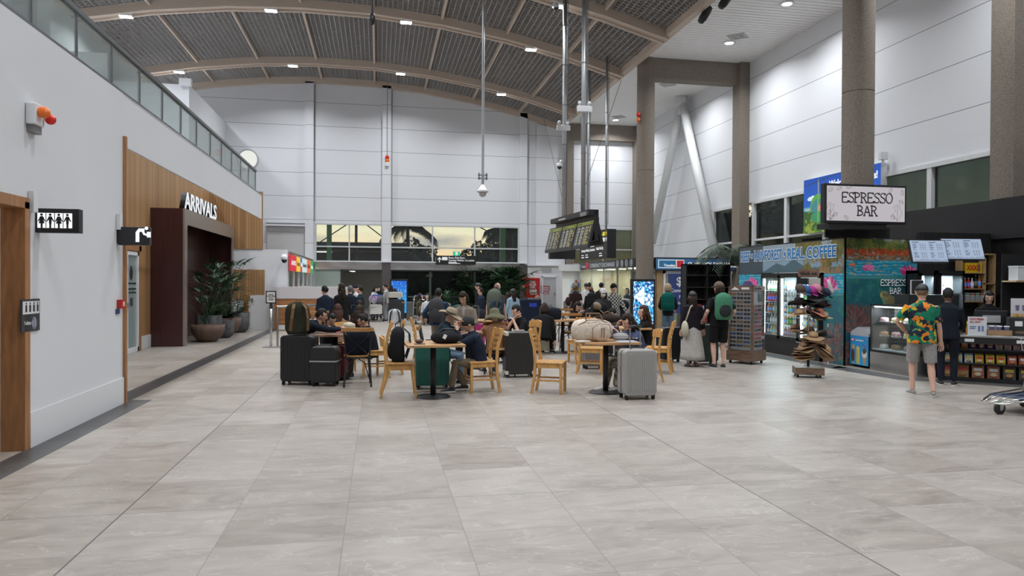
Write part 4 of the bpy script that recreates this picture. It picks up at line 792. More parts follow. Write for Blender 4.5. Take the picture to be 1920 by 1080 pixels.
# ladder-back chair: seat .45 high, faces local -y... back at +y
def ladder_chair(label, loc, rz, group=None):
    t = thing('ladder_back_chair', label, 'chair', (*loc, 0), rz, group)
    MB().prism([(-.21, -.21), (.21, -.21), (.2, .2), (-.2, .2)], .43, .455, 'z').build('seat', honey, t, bevel=.008)
    MB().b2(-.19, .19, -.19, -.165, .37, .43).b2(-.19, .19, .16, .185, .37, .43).b2(-.19, -.165, -.19, .18, .37, .43).b2(.165, .19, -.19, .18, .37, .43).build('seat_rail', honey, t)
    for s in (-1, 1):
        MB().box((s*.18, -.18, .215), (.04, .04, .43)).build('leg', honey, t, bevel=.004)
        MB().rings([[Vector((s*.185+dx, y+dy, z)) for dx, dy in ((-.018, -.02), (.018, -.02), (.018, .02), (-.018, .02))] for y, z in ((.245, 0), (.20, .25), (.19, .45), (.205, .65), (.275, .92))]).build('leg', honey, t, bevel=.003)
        MB().b2(s*.18-.01, s*.18+.01, -.17, .2, .18, .205).build('stretcher', honey, t)
    MB().b2(-.17, .17, -.19, -.17, .2, .225).build('stretcher', honey, t); MB().b2(-.17, .17, .195, .215, .23, .255).build('stretcher', honey, t)
    for z, y, h in ((.865, .262, .085), (.765, .238, .035), (.685, .218, .035), (.605, .203, .035)):
        m = MB()
        m.rings([[Vector((x, y+.028*math.cos(x/.17*PI/2)+dy, z+dz+(.012 if h > .05 else .008)*math.cos(x/.17*PI/2))) for dy, dz in ((-.008, -h/2), (.008, -h/2), (.008, h/2), (-.008, h/2))] for x in np.linspace(-.17, .17, 7)])
        m.build('slat', honey, t)
    return t
# cross-back chair: black metal frame, timber seat and top rail
def cross_chair(label, loc, rz, group=None):
    t = thing('cross_back_chair', label, 'chair', (*loc, 0), rz, group)
    MB().lathe([(.001, .445), (.19, .445), (.205, .455), (.205, .465), (.19, .475), (.001, .475)], n=28, sx=1.0, sy=.98).build('seat', oak, t, smooth=False)
    MB().lathe([(.17, .425), (.19, .425), (.19, .445), (.17, .445), (.17, .425)], n=28, cap=False).build('seat_ring', black, t)
    for s in (-1, 1):
        MB().tube([(s*.20, -.20, 0), (s*.17, -.165, .43)], [.011, .014], 8).build('leg', black, t)
        MB().tube([(s*.20, .25, 0), (s*.175, .185, .45), (s*.185, .21, .66), (s*.205, .25, .86)], .014, 8).build('leg', black, t)
        MB().tube([(s*.205, .248, .83), (s*.06, .225, .68), (-s*.1, .2, .54), (-s*.165, .185, .47)], .011, 6, flat=(1.4, .6)).build('cross_brace', black, t)
        MB().tube([(s*.2, -.19, .03), (s*.11, -.14, .33), (0, -.13, .4)], .008, 6).build('arch_brace', black, t)
    MB().rings([[Vector((x, .25+.05*(1-(x/.23)**2)+dy, .87+dz)) for dy, dz in ((-.011, -.03), (.011, -.03), (.011, .03), (-.011, .03))] for x in np.linspace(-.235, .235, 11)]).build('top_rail', oakd, t, bevel=.004)
    return t
# curved-panel chair seen from the side
def panel_chair(label, loc, rz, group=None):
    t = thing('curved_back_chair', label, 'chair', (*loc, 0), rz, group)
    MB().rings([[Vector((x*(1-.08*max(0, y)), y, .45+.012*(x/.22)**2+dz)) for x, dz in ((-.22, 0), (.22, 0), (.22, .022), (-.22, .022))] for y in np.linspace(-.21, .21, 5)]).build('seat', honey, t, bevel=.006)
    MB().b2(-.17, .17, -.18, -.15, .4, .45).b2(-.19, -.165, -.18, .18, .38, .45).b2(.165, .19, -.18, .18, .38, .45).build('seat_rail', honey, t)
    for s in (-1, 1):
        MB().tube([(s*.20, -.215, 0), (s*.18, -.17, .43)], [.014, .024], 8).build('leg', honey, t)
        MB().tube([(s*.19, .27, 0), (s*.185, .20, .25), (s*.18, .18, .45), (s*.18, .235, .82)], [.014, .024, .025, .017], 8).build('leg', honey, t)
    MB().rings([[Vector((x, .215+.05*(1-(x/.22)**2)+.14*(z-.78)+dy, z)) for dy, z in ((-.01, .70), (.012, .70), (.012, .85-.03*(x/.22)**2), (-.01, .85-.03*(x/.22)**2))] for x in np.linspace(-.225, .225, 11)]).build('backrest', honey, t, bevel=.006)
    return t
def tub_chair(label, loc, rz, m, group=None, wood=True):
    t = thing('tub_chair', label, 'chair', (*loc, 0), rz, group)
    MB().lathe([(.001, .36), (.24, .36), (.27, .40), (.26, .46), (.001, .47)], n=20).build('seat', m, t, smooth=True)
    rs = []
    for i in range(13):
        a = PI*(-.12+1.24*i/12); h = .62+.18*math.sin(max(0, min(PI, a)))**1.5
        rs.append([Vector((math.cos(a)*(.27+dr), math.sin(a)*(.27+dr)+.0, z)) for dr, z in ((0, .40), (.035, .40), (.06, h), (.03, h))])
    MB().rings(rs).build('backrest', m, t, smooth=True)
    for sx in (-1, 1):
        for sy in (-1, 1): MB().tube([(sx*.24, sy*.24, 0), (sx*.15, sy*.15, .37)], [.012, .02], 8).build('leg', oak if wood else black, t)
    return t
def table(label, x, y, w, d, rz=0, m=None, group=None, z=.75):
    t = thing('cafe_table', label, 'table', (x, y, 0), rz, group)
    MB().b2(-w/2, w/2, -d/2, d/2, z-.035, z).build('tabletop', m or plank, t, bevel=.005)
    MB().tube([(0, 0, .01), (0, 0, z-.035)], .04, 16).build('pole', black, t, smooth=True); MB().lathe([(.001, 0), (.24, 0), (.245, .008), (.22, .02), (.05, .03), (.001, .03)], n=36).build('base', black, t); MB().b2(-.18, .18, -.03, .03, z-.05, z-.035).b2(-.03, .03, -.18, .18, z-.05, z-.035).build('bracket', black, t)
    return t
# suitcase: shell with ribs, corners, wheels, handles; local -y is its broad front
def suitcase(label, x, y, w, d, h, rz, col, rough=.4, ribs=8, handle=0, metal=0, trim=None, name='suitcase', strap=None, corner=None, z=0):
    t = thing(name, label, 'suitcase', (x, y, z), rz); cm = mat('shell_%02x%02x%02x' % tuple(int(min(1, c)*255) for c in col)+('m' if metal else ''), col, rough, metal); tm = trim or rubber
    z0 = .055; r = min(.05, d*.2)
    pf = [(-w/2+r, z0), (w/2-r, z0), (w/2-r*.3, z0+r*.3), (w/2, z0+r), (w/2, h-r), (w/2-r*.3, h-r*.3), (w/2-r, h), (-w/2+r, h), (-w/2+r*.3, h-r*.3), (-w/2, h-r), (-w/2, z0+r), (-w/2+r*.3, z0+r*.3)]
    MB().prism(pf, -d/2, -.006, 'y').prism(pf, .006, d/2, 'y').build('shell', cm, t, bevel=.018)
    MB().prism([(a*.99, z0+(b-z0)*.995) for a, b in pf], -.008, .008, 'y').build('seam', tm, t)
    if ribs:
        for s in (-1, 1):
            m = MB()
            for k in range(ribs): m.box((-w*.40+w*.80*k/(ribs-1), s*(d/2+.001), (h+z0)/2), (w*.035, .008, (h-z0)*.82))
            m.b2(-w*.41, w*.41, s*(d/2-.012)-.002, s*(d/2-.012)+.002, z0+.1, h-.1).build('ribbed_face', cm, t, bevel=.003)
    for sx in (-1, 1):
        for sy in (-1, 1):
            px, py = sx*(w/2-.045), sy*(d/2-.04); w_ = MB().cyl((px-.018, py, .026), (px-.006, py, .026), .026, 14).cyl((px+.006, py, .026), (px+.018, py, .026), .026, 14).b2(px-.022, px+.022, py-.016, py+.016, .03, .062).build('wheel', rubber, t)
    MB().tube([(-.09, 0, h-.002), (-.09, 0, h+.022), (.09, 0, h+.022), (.09, 0, h-.002)], .009, 6).build('top_handle', corner or black, t); MB().tube([(w/2-.002, 0, h*.55), (w/2+.025, 0, h*.55+.02), (w/2+.025, 0, h*.55+.18), (w/2-.002, 0, h*.55+.2)], .009, 6).build('side_handle', corner or black, t)
    if handle:
        for s in (-1, 1): MB().tube([(s*.075, d*.28, h-.01), (s*.075, d*.28, h+handle)], .009, 8).build('handle_tube', steel, t)
        MB().tube([(-.085, d*.28, h+handle), (0, d*.28, h+handle+.015), (.085, d*.28, h+handle)], .016, 8, flat=(1, 1)).build('handle_grip', black, t)
    MB().b2(-w/2-.003, -w/2+.004, -.03, .03, h*.58, h*.66).build('lock', steel, t)
    if strap: MB().b2(-w/2-.004, w/2+.004, -d/2-.012, d/2+.012, h*.62, h*.65).build('strap', strap, t)
    if corner:
        for sx in (-1, 1):
            for z in (z0+.03, h-.03): MB().box((sx*(w/2-.025), 0, z), (.056, d+.006, .066)).build('corner', corner, t, bevel=.01)
    return t
def backpack(label, x, y, z, rz, col, w=.30, d=.17, h=.46, rot=None, accent=None, pocket=True, name='backpack', cat='backpack'):
    t = thing(name, label, cat, (x, y, z), rz, rot=rot); cm = fabric('pack_%02x%02x%02x' % tuple(int(min(1, c)*255) for c in col), col); am = accent or mat('pack_dark', (.02, .02, .022), .85)
    rs = []
    for k in range(13):
        q = k/12; zz = h*q; s = (max(0, 1-((q-.6)/.4)**3.2)**.5 if q > .6 else min(1, .80+q*1.3)); s = max(.22, s); n = 20
        rs.append([Vector((w/2*s*math.copysign(abs(math.cos(a))**.5, math.cos(a)), d/2*(s*.9+.1)*math.copysign(abs(math.sin(a))**.6, math.sin(a))-.02*math.sin(PI*q), zz)) for a in [2*PI*i/n for i in range(n)]])
    MB().rings(rs).build('bag_body', cm, t, smooth=True)
    if pocket: MB().ell((0, -d/2-.005, h*.33), (w*.38, .05, h*.24), 14, 8).build('front_pocket', am if accent else cm, t, smooth=True); MB().tube([(-w*.34, -d/2-.03, h*.5), (0, -d/2-.055, h*.53), (w*.34, -d/2-.03, h*.5)], .005, 5).build('zip', am, t)
    for s in (-1, 1): MB().tube([(s*.07, d/2-.02, h*.93), (s*.10, d/2+.05, h*.8), (s*.12, d/2+.06, h*.5), (s*.13, d/2-.0, h*.12)], .016, 6, flat=(1.5, .5)).build('shoulder_strap', am, t)
    MB().tube([(-.04, d*.3, h*.95), (-.03, d*.3, h+.035), (.03, d*.3, h+.035), (.04, d*.3, h*.95)], .008, 6).build('grab_loop', am, t)
    return t
R90 = PI/2
# --- table 1 (front, light top) : base at px 812
x, y = at2(812, 744); T1 = (x, y-.02); table('front cafe table with light plank top, black bag lying on it', x, y, .78, .78, .05)
x, y = at2(1123, 736); T2 = (x, y); table('front cafe table carrying the cream holdall and magazine', x+.1, y, .82, .72, .03)
x, y = at2(625, 711); T3 = (x, y); table('cafe table with rustic top between the two leaning boys', x+.03, y, .78, .72, 0, woodm('rustic_top', (.22, .12, .07), (.8, 9, 2), 6, .6))
x, y = at2(1045, 662); table('cafe table with striped plank top beside the cream suitcase', x+.15, y+.1, 1.3, .7, .05)
x, y = at2(1155, 690); table('cafe table behind the cream holdall with pink bottle', x+.1, y+.2, 1.1, .7, .0)
x, y = at2(1080, 640); table('small cafe table before the cross back chair at right', x+.1, y+.3, .7, .7, 0)
x, y = at2(902, 668); table('cafe table hidden behind the woman with the green hat', x-.1, y+.6, .8, .7, 0)
# --- chairs
def C_(px, py): return at2(px, py)
x, y = C_(750, 745); panel_chair('curved back chair at the front holding a black backpack', (x, y+.12), R90)
x, y = C_(903, 736); CHW = (x, y+.12); ladder_chair('ladder back chair on which the woman in navy parka sits', CHW, -R90+.12)
x, y = C_(1036, 738); ladder_chair('empty ladder back chair standing alone at the front', (x, y+.12), R90-.42)
x, y = C_(670, 722); CH3 = (x, y+.12); cross_chair('cross back chair at the front of the boys table with dark jacket', (x, y), PI+.05)
x, y = C_(745, 705); ladder_chair('ladder back chair facing away behind the curved back chair', (x-.15, y+.35), -R90+.0)
x, y = C_(722, 706); CHB2 = (x-.05, y+.3)
x, y = C_(1095, 698); ladder_chair('ladder back chair left of the cream holdall table', (x+.1, y-.1), R90-.35)
x, y = C_(1240, 700); ladder_chair('ladder back chair behind the grey suitcase at right', (x, y+.15), -R90-.5)
x, y = C_(1225, 716); CHW2 = (x, y); panel_chair('curved back chair under the woman in blue hooded top', (x-.1, y+.15), -R90-.1)
x, y = C_(945, 706); CHH = (x, y); cross_chair('cross back chair behind the woman with green bucket hat', (x-.05, y+.12), .15)
x, y = C_(800, 690); ladder_chair('ladder back chair seen side on beside the man in straw hat', (x, y+.25), R90)
y = 11.15; x = aty(818, 600, y).x; CHM = (x, y); cross_chair('cross back chair under the man in straw hat', CHM, R90-.1)
x, y = C_(1068, 660); cross_chair('cross back chair at the striped plank table', (x, y-.0), PI-.1)
x, y = C_(1050, 640); cross_chair('cross back chair further back at the small table', (x+.1, y), PI)
x, y = C_(1110, 668); ladder_chair('ladder back chair tucked beside the black panda bag', (x, y), PI+.2)
x, y = C_(1090, 680); ladder_chair('ladder back chair with its back to the viewer near the middle tables', (x-.02, y), PI+.1)
x, y = C_(1010, 660); CHK = (x, y); panel_chair('curved back chair under the boy in black shirt', (x, y), -R90)
x, y = C_(630, 660); cross_chair('cross back chair behind the leaning boy', (x-.35, y+.3), .3)
x, y = C_(1017, 640); tub_chair('grey brown tub armchair before the service door', (8.0, 29.0), .6, mat('taupe', (.09, .08, .07), .8))
tub_chair('taupe tub chair holding the woman in olive top near the doors', (2.35, 26.6), -.8, MATS['taupe']); tub_chair('dark green tub chair behind the youth in blue jacket', (2.9, 24.9), 2.6, mat('bottle_green', (.01, .05, .035), .7))
tub_chair('taupe tub chair beside the dark fern', (4.5, 27.5), .4, MATS['taupe'])
panel_chair('curved back chair at the back of the boys table', (T3[0]+.1, T3[1]+1.15), 0.1)
x, y = C_(633, 700); panel_chair('light timber chair under the boy leaning over the table', (x-.55, y+.25), R90)
# --- luggage
bk = (.007, .007, .008); 
def S_(px, py): return at2(px, py)
x, y = S_(560, 722); suitcase('largest black suitcase at the far left of the tables', x, y+.12, .50, .32, .76, -.25, bk, .35, 7, .42, strap=None)
XA = (x, y+.12)
x, y = S_(610, 723); suitcase('medium black suitcase with grey strap beside the largest one', x, y+.02, .40, .27, .60, -.2, (.010, .011, .013), .45, 0, 0, strap=mat('strap_grey', (.35, .38, .37), .6))
x, y = S_(632, 714); suitcase('dark red suitcase half hidden behind the medium black one', x-.02, y+.12, .36, .26, .58, -.2, (.09, .01, .015), .3, 6)
x, y = S_(812, 733); suitcase('teal green ribbed suitcase under the front table', x-.0, y+.28, .50, .30, .70, 0.03, (.012, .105, .085), .35, 9)
x, y = S_(975, 708); suitcase('big black ribbed suitcase with cream corners and silver frame', x, y+.12, .50, .30, .76, .0, (.022, .022, .022), .4, 10, 0, corner=mat('cream_trim', (.6, .56, .47), .5))
x, y = S_(1022, 662); suitcase('cream suitcase with dark bag on its handle', x, y+.12, .48, .3, .72, 0, (.56, .53, .44), .5, 0, .3); XC = (x, y+.12)
x, y = S_(1201, 750); suitcase('large light grey ribbed suitcase with handle raised at the front', x, y+.14, .47, .30, .68, .0, (.33, .32, .31), .38, 13, .30); XG = (x, y+.14)
x, y = S_(1125, 694); suitcase('grey suitcase under the holdall table', x-.05, y+.25, .40, .25, .56, 0, (.16, .16, .165), .4, 8); suitcase('small black suitcase under the holdall table', x+.55, y+.15, .38, .25, .55, 0, (.03, .03, .035), .4, 6)
x, y = aty(744, 597, 29.0).x, 29.0; suitcase('large dark suitcase beside the blue advertising totem', x, y+.3, .62, .35, .86, 0, (.028, .028, .03), .4, 0, 0); q = suitcase('white suitcase lying across the large dark suitcase', x-.04, y+.3, .56, .3, .30, 0, (.5, .48, .42), .5, 0, .12, z=.86)
suitcase('slim grey suitcase right of the large dark one', x+.55, y+.35, .3, .3, .75, 0, (.10, .10, .10), .4, 6)
x, y = S_(1285, 684); suitcase('black suitcase standing left of the woman in grey skirt', x-.12, y+.55, .42, .28, .70, .2, (.014, .014, .016), .4, 7)
x, y = S_(1340, 688); suitcase('very dark green suitcase between the skirt woman and capped man', x+.0, y+.5, .52, .30, .78, .0, (.015, .03, .026), .5, 0); 
x, y = S_(900, 665); suitcase('magenta suitcase with raised handle behind the green hat', x+.1, y+1.4, .4, .25, .6, 0, (.35, .02, .14), .4, 6, .4)
# --- bags on things
backpack('olive and tan hiking backpack resting on the largest black suitcase', XA[0]-.03, XA[1]-.02, .775, PI+.3, (.028, .03, .02), .36, .24, .50, accent=mat('tan_strap', (.16, .085, .03), .8))
backpack('black backpack sitting on the curved back chair at the front', at2(750, 745)[0]-.02, at2(750, 745)[1]+.12, .47, -PI/2, (.011, .011, .013), .32, .2, .50)
t = thing('black_bag', 'black soft bag with white tag lying on the front table', 'bag', (T1[0]+.18, T1[1]-.05, .75), .1)
MB().ell((0, 0, .075), (.22, .16, .09), 18, 10, fn=lambda d: 1+.08*math.sin(7*d.x+3*d.y)).build('bag_body', fabric('black_nylon', (.012, .012, .015)), t, smooth=True); MB().tube([(-.15, -.02, .14), (-.05, -.06, .2), (.1, -.05, .19), (.17, 0, .13)], .012, 6).build('handle', black, t); MB().box((-.06, -.165, .1), (.045, .006, .06), rot=Matrix.Rotation(.5, 3, 'Y')).build('tag', whitetrim, t)
t = thing('brown_purse', 'small brown purse on the front table beside the phone', 'purse', (T1[0]-.2, T1[1]-.08, .75)); MB().ell((0, 0, .03), (.06, .04, .03), 14, 8).build('purse_body', mat('brown_leather', (.08, .035, .025), .5), t, smooth=True)
tag(MB().b2(-.075, .075, -.04, .04, 0, .01).build('smartphone', mat('phone', (.05, .05, .055), .2), bevel=.003), 'flat grey smartphone lying under the brown purse edge', 'phone').location = (T1[0]-.2, T1[1]-.2, .75)
# cream holdall on table 2
creamf = fabric('cream_canvas', (.60, .52, .44)); brn = mat('tan_leather', (.20, .10, .05), .6)
t = thing('cream_holdall', 'large cream canvas holdall with brown piping on the front table', 'bag', (T2[0]-.12, T2[1]+.0, .75), .05)
MB().ell((0, 0, .155), (.30, .17, .165), 24, 14, fn=lambda d: (1/max(abs(d.x)**3+abs(d.y)**3+abs(d.z)**3, .2)**(1/3))*(1+.02*math.sin(9*d.x))).build('bag_body', creamf, t, smooth=True)
MB().ell((.1, -.15, .13), (.15, .05, .13), 16, 10).build('front_pocket', creamf, t, smooth=True)
MB().tube([(-.24, -.12, .24), (-.1, -.15, .31), (.1, -.14, .31), (.24, -.1, .25)], .007, 6).tube([(-.05, -.19, .03), (-.05, -.2, .2), (.05, -.205, .26), (.2, -.2, .24), (.25, -.17, .1)], .005, 6).build('piping', brn, t); MB().tube([(-.12, -.1, .3), (-.1, -.06, .40), (.1, -.06, .40), (.14, -.1, .3)], .011, 8).build('handle', brn, t); MB().tube([(.08, -.2, .06), (.08, -.21, .2), (.12, -.21, .2), (.12, -.2, .06)], .006, 5).build('buckle', brn, t); MB().ell((-.2, -.2, .01), (.13, .06, .02)).build('strap_end', creamf, t, smooth=True)
t = thing('striped_pouch', 'grey and white striped cosmetic pouch on the front table', 'pouch', (T2[0]+.30, T2[1]-.05, .75)); im = None
m = MB(); 
for k in range(8): m.ell((0, 0, .065), (.12, .075, .07), 20, 24)
me = MB().ell((0, 0, .062), (.125, .07, .065), 20, 24)
me.mi = [int((i//20) % 3 == 0) for i in range(len(me.mi))]; me.build('pouch_body', [mat('pouch_white', (.5, .47, .46), .8), mat('pouch_grey', (.10, .10, .12), .8)], t, smooth=True); MB().tube([(-.1, -.02, .11), (0, -.025, .13), (.1, -.02, .11)], .004, 5).build('zip', black, t)
t = thing('pink_bottle', 'pale pink insulated bottle standing behind the striped pouch', 'bottle', (T2[0]+.28, T2[1]+.42, .75)); MB().lathe([(.001, 0), (.036, 0), (.038, .02), (.038, .17), (.03, .185), (.001, .185)], n=18).build('bottle_body', mat('pale_pink', (.60, .42, .40), .35), t, smooth=True); MB().lathe([(.001, .187), (.034, .187), (.034, .235), (.001, .24)], n=18).build('lid', mat('pink_lid', (.55, .38, .37), .4), t)
t = thing('magazine', 'white magazine lying at the table edge under the pouch', 'magazine', (T2[0]+.33, T2[1]-.22, .75)); MB().b2(-.14, .14, -.1, .1, 0, .012).build('pages', mat('mag', (.55, .6, .7), .4), t)
t = thing('jewellery_tray', 'dark tray of small trinkets on the magazine table', 'tray', (T2[0]+.48, T2[1]+.04, .75)); MB().b2(-.12, .12, -.06, .06, 0, .02).build('tray', black, t)
for k in range(7): MB().ell((-.1+.033*k, .02*math.sin(k*3), .028), (.012, .012, .01), 8, 6).build('trinket', (whitetrim, brn, steel)[k % 3], t)
# bags elsewhere
backpack('dark navy bag hung over the cream suitcase handle', XC[0]+.16, XC[1]-.02, .73, .1, (.012, .016, .025), .46, .22, .30, pocket=False, name='travel_bag', cat='bag')
x, y = at2(1100, 665)
t = thing('panda_backpack', 'black backpack printed with white and red round faces', 'backpack', (x+.15, y+.0, .66)); MB().ell((0, 0, .2), (.24, .16, .2), 20, 12).build('bag_body', fabric('black_nylon2', (.012, .012, .014)), t, smooth=True); MB().ell((-.06, -.13, .16), (.09, .03, .1), 16, 8).ell((.16, -.1, .15), (.06, .03, .08), 14, 8).build('white_patch', whitetrim, t, smooth=True); MB().ell((-.05, -.165, .10), (.05, .01, .03), 12, 6).ell((.17, -.13, .08), (.035, .01, .03), 12, 6).build('red_patch', redp, t, smooth=True); MB().ell((.0, -.06, .36), (.12, .06, .03)).build('grey_top', grey, t, smooth=True); MB().b2(-.15, .15, -.1, .1, -.66, .02).build('trolley_part', black, t)
x, y = at2(1170, 680); t = thing('brown_duffel', 'dark brown duffel bag on the table behind the pink bottle', 'bag', (x-.18, y+.55, .75)); MB().ell((0, 0, .10), (.30, .15, .105), 20, 12, fn=lambda d: 1+.05*math.sin(8*d.x)).build('bag_body', fabric('brown_duffel', (.035, .024, .02)), t, smooth=True); MB().tube([(-.13, 0, .18), (0, -.05, .25), (.13, 0, .18)], .014, 6).build('handle', brn, t)
x, y = at2(1000, 636); t = thing('black_duffel', 'black duffel bag left of the boys seat behind the tables', 'bag', (x-1.3, y+1.2, 0)); MB().ell((0, 0, .4), (.4, .25, .38), 18, 12, fn=lambda d: 1+.08*math.sin(5*d.x+2*d.z)).build('bag_body', MATS['black_nylon'], t, smooth=True)
x, y = at2(755, 640); backpack('white backpack hung on the black handled seat behind the boys', x-.2, y+.6, .42, PI, (.55, .56, .57), .34, .22, .42)
t = thing('tall_black_handle', 'black trolley handle with brown grip beside the white backpack', 'trolley handle', (x-.05, y+.5, 0)); MB().tube([(0, 0, 0), (.02, 0, .6), (.05, 0, 1.02)], .012, 8).tube([(-.2, 0, 0), (-.12, 0, .45), (.02, 0, .55)], .012, 8).build('tube', black, t); MB().tube([(.03, 0, 1.02), (.13, 0, 1.0)], .018, 8).build('grip', brn, t)
x, y = T3; t = thing('cotton_hat', 'cream fabric hat lying on the far side of the boys table', 'hat', (x+.22, y+.62, .8)); MB().ell((0, 0, .03), (.11, .1, .06), 16, 10, fn=lambda d: 1+.08*math.sin(6*d.x+4*d.y)).build('crown', mat('cream_cotton', (.50, .46, .36), .9), t, smooth=True); MB().lathe([(.001, -.02), (.15, -.02), (.15, -.01), (.001, -.01)], n=20).build('brim', MATS['cream_cotton'], t)
MB().b2(-.1, .1, -.1, .1, -.05, -.02).build('box_under', oakd, t)
for i, (dx, dy, c, lb) in enumerate(((.05, -.1, (.6, .1, .13), 'pink pen on the boys table'), (.12, -.02, (.02, .1, .5), 'blue toy piece on the boys table'))): tag(MB().tube([(0, 0, .012), (.09, .03, .03)], .008, 6).build('pen' if i == 0 else 'toy', mat('pen%d' % i, c, .4)), lb, 'pen' if i == 0 else 'toy').location = (x+dx, y+dy, .755)
x, y = at2(900, 668); t = thing('yellow_bottle', 'small bottle of yellow drink on the table left of the green hat', 'bottle', (x-.25, y+.45, .75)); MB().lathe([(.001, 0), (.03, 0), (.03, .13), (.013, .16), (.013, .185), (.001, .185)], n=14).build('bottle_body', mat('yellow_drink', (.55, .50, .02), .2), t, smooth=True); MB().lathe([(.001, .187), (.015, .187), (.015, .205), (.001, .205)], n=12).build('lid', whitetrim, t)
# red bag strap, pile of hand luggage at right
x, y = at2(1160, 640); t = thing('black_pushchair', 'black folded pushchair loaded with bags beside the second totem', 'pushchair', (x+.75, y+2.3, 0))
MB().ell((0, 0, .55), (.32, .3, .3), 16, 10, fn=lambda d: 1+.1*math.sin(5*d.x+3*d.z)).ell((.15, -.1, .9), (.2, .18, .17)).build('cloth', MATS['black_nylon'], t, smooth=True); MB().tube([(-.25, 0, 0), (-.2, 0, .6), (-.3, 0, 1.05)], .015).tube([(.25, 0, 0), (.1, 0, .6), (-.25, 0, 1.05)], .015).build('frame', steel, t)
for s in (-1, 1): MB().cyl((s*.25, -.02, .09), (s*.25, .02, .09), .09, 16).build('wheel', rubber, t)
# luggage trolleys
def trolley(label, x, y, rz, basket=True):
    t = thing('luggage_trolley', label, 'trolley', (x, y, 0), rz); m = MB()
    for s in (-1, 1): m.tube([(s*.3, -.1, .23), (s*.26, .5, .2), (s*.14, .82, .15), (0, .86, .15)], .013, 8)
    for u in (-.15, 0, .15): m.tube([(u, -.1, .235), (u*.95, .5, .205), (u*.6, .84, .155)], .01, 6)
    m.build('platform', chrome, t, smooth=True); MB().b2(-.25, .25, -.05, .55, .195, .205).build('deck', mat('deck_blue', (.03, .05, .1), .5), t)
    MB().tube([(-.27, -.1, .2), (-.27, -.3, .95), (-.24, -.34, 1.03), (.24, -.34, 1.03), (.27, -.3, .95), (.27, -.1, .2)], .018, 8).tube([(-.27, -.2, .58), (.27, -.2, .58)], .012).build('frame', galv, t, smooth=True); MB().cyl((-.22, -.345, 1.035), (.22, -.345, 1.035), .028, 12).build('handle_bar', mat('deck_blue2', (.05, .09, .3), .5), t)
    if basket:
        b = MB()
        for k in range(7): b.tube([(-.24+.08*k, -.3, .95), (-.24+.08*k, -.18, .72), (-.24+.08*k, -.02, .75), (-.24+.08*k, .0, .9)], .005, 5)
        b.tube([(-.26, -.3, .95), (-.26, 0, .9), (.26, 0, .9), (.26, -.3, .95)], .008).build('basket', chrome, t)
    for px, py in ((-.27, -.12), (.27, -.12), (0, .7)): MB().cyl((px-.02, py, .075), (px+.02, py, .075), .075, 20).build('wheel', rubber, t); MB().b2(px-.03, px+.03, py-.03, py+.03, .07, .16).cyl((px-.025, py, .075), (px+.025, py, .075), .03, 12).build('fork', steel, t)
    return t
x, y = at2(1893, 772); trolley('empty chrome luggage trolley at the right edge of the picture', x+.42, y-.02, R90+.15)
x, y = aty(697, 600, 28.0).x, 28.0; t = trolley('luggage trolley loaded with a white crate before the masked women', x+.15, y+.5, .2); 
suitcase('white hard case standing on the loaded trolley', x+.15, y+.45, .5, .3, .44, 0, (.52, .52, .5), .4, 0, z=.24); t = thing('neck_pillow', 'lilac neck pillow on top of the white case', 'pillow', (x+.05, y+.4, .88)); MB().tube([(.12*math.cos(a), -.03, .12*math.sin(a)) for a in np.linspace(-.9, 3.9, 14)], .055, 10).build('cushion', mat('lilac', (.42, .24, .55), .8), t, smooth=True)
backpack('grey soft bag piled on the loaded trolley', x+.38, y+.5, .70, .2, (.12, .12, .13), .36, .26, .32)
trolley('empty trolley parked beside the olive topped woman', 1.55, 27.3, 2.9)
x, y = at2(700, 640)
backpack('grey zipped pouch on the floor behind the boys table', x-.35, y+1.2, 0, .1, (.25, .27, .28), .30, .16, .42)
t = thing('pink_bundle', 'bright pink and white rolled bundle behind the leaning boy', 'bundle', (at2(560, 690)[0]+.15, at2(560, 690)[1]+.6, .72)); MB().tube([(-.2, 0, .07), (.2, 0, .07)], .07, 12).build('roll', mat('hot_pink', (.6, .02, .22), .6), t); MB().tube([(.0, 0, .07), (.1, 0, .07)], .073, 12).build('band', whitetrim, t); MB().b2(-.15, .15, -.12, .12, -.72, 0).build('carrier', MATS['black_nylon'], t)
# ================================================================ PEOPLE
V = Vector
def ik(a, b, l1, l2, hint):
    d = b-a; L = d.length
    if L > (l1+l2)*.995: b = a+d*((l1+l2)*.995/L); d = b-a; L = d.length
    L = max(L, abs(l1-l2)*1.05); x = (l1*l1-l2*l2+L*L)/(2*L); hh = math.sqrt(max(0, l1*l1-x*x)); u = d.normalized(); h = V(hint)-u*V(hint).dot(u)
    h = h.normalized() if h.length > 1e-4 else V((0, 1, 0))
    return a+u*x+h*hh, b
def remesh(mb, vox, it=4, fac=.5, join=None):
    me = mb.mesh('tmp'); b = bmesh.new(); b.from_mesh(me); bmesh.ops.recalc_face_normals(b, faces=b.faces); b.to_mesh(me); b.free()
    ob = bpy.data.objects.new('tmp', me); q = ob.modifiers.new('r', 'REMESH'); q.mode = 'VOXEL'; q.voxel_size = vox; q = ob.modifiers.new('s', 'SMOOTH'); q.factor = fac; q.iterations = it
    out = bake_object(ob); bpy.data.objects.remove(ob)
    if join:
        b = bmesh.new(); b.from_mesh(out); j = join.mesh('j'); bb = bmesh.new(); bb.from_mesh(j); bmesh.ops.recalc_face_normals(bb, faces=bb.faces); bb.to_mesh(j); bb.free(); b.from_mesh(j); b.to_mesh(out); b.free()
    return out
def ringf(c, sd, dp, w, d, n=18, pw=1.0):
    return [c+sd*(w*math.copysign(abs(math.cos(a))**pw, math.cos(a)))+dp*(d*math.copysign(abs(math.sin(a))**pw, math.sin(a))) for a in [2*PI*i/n for i in range(n)]]
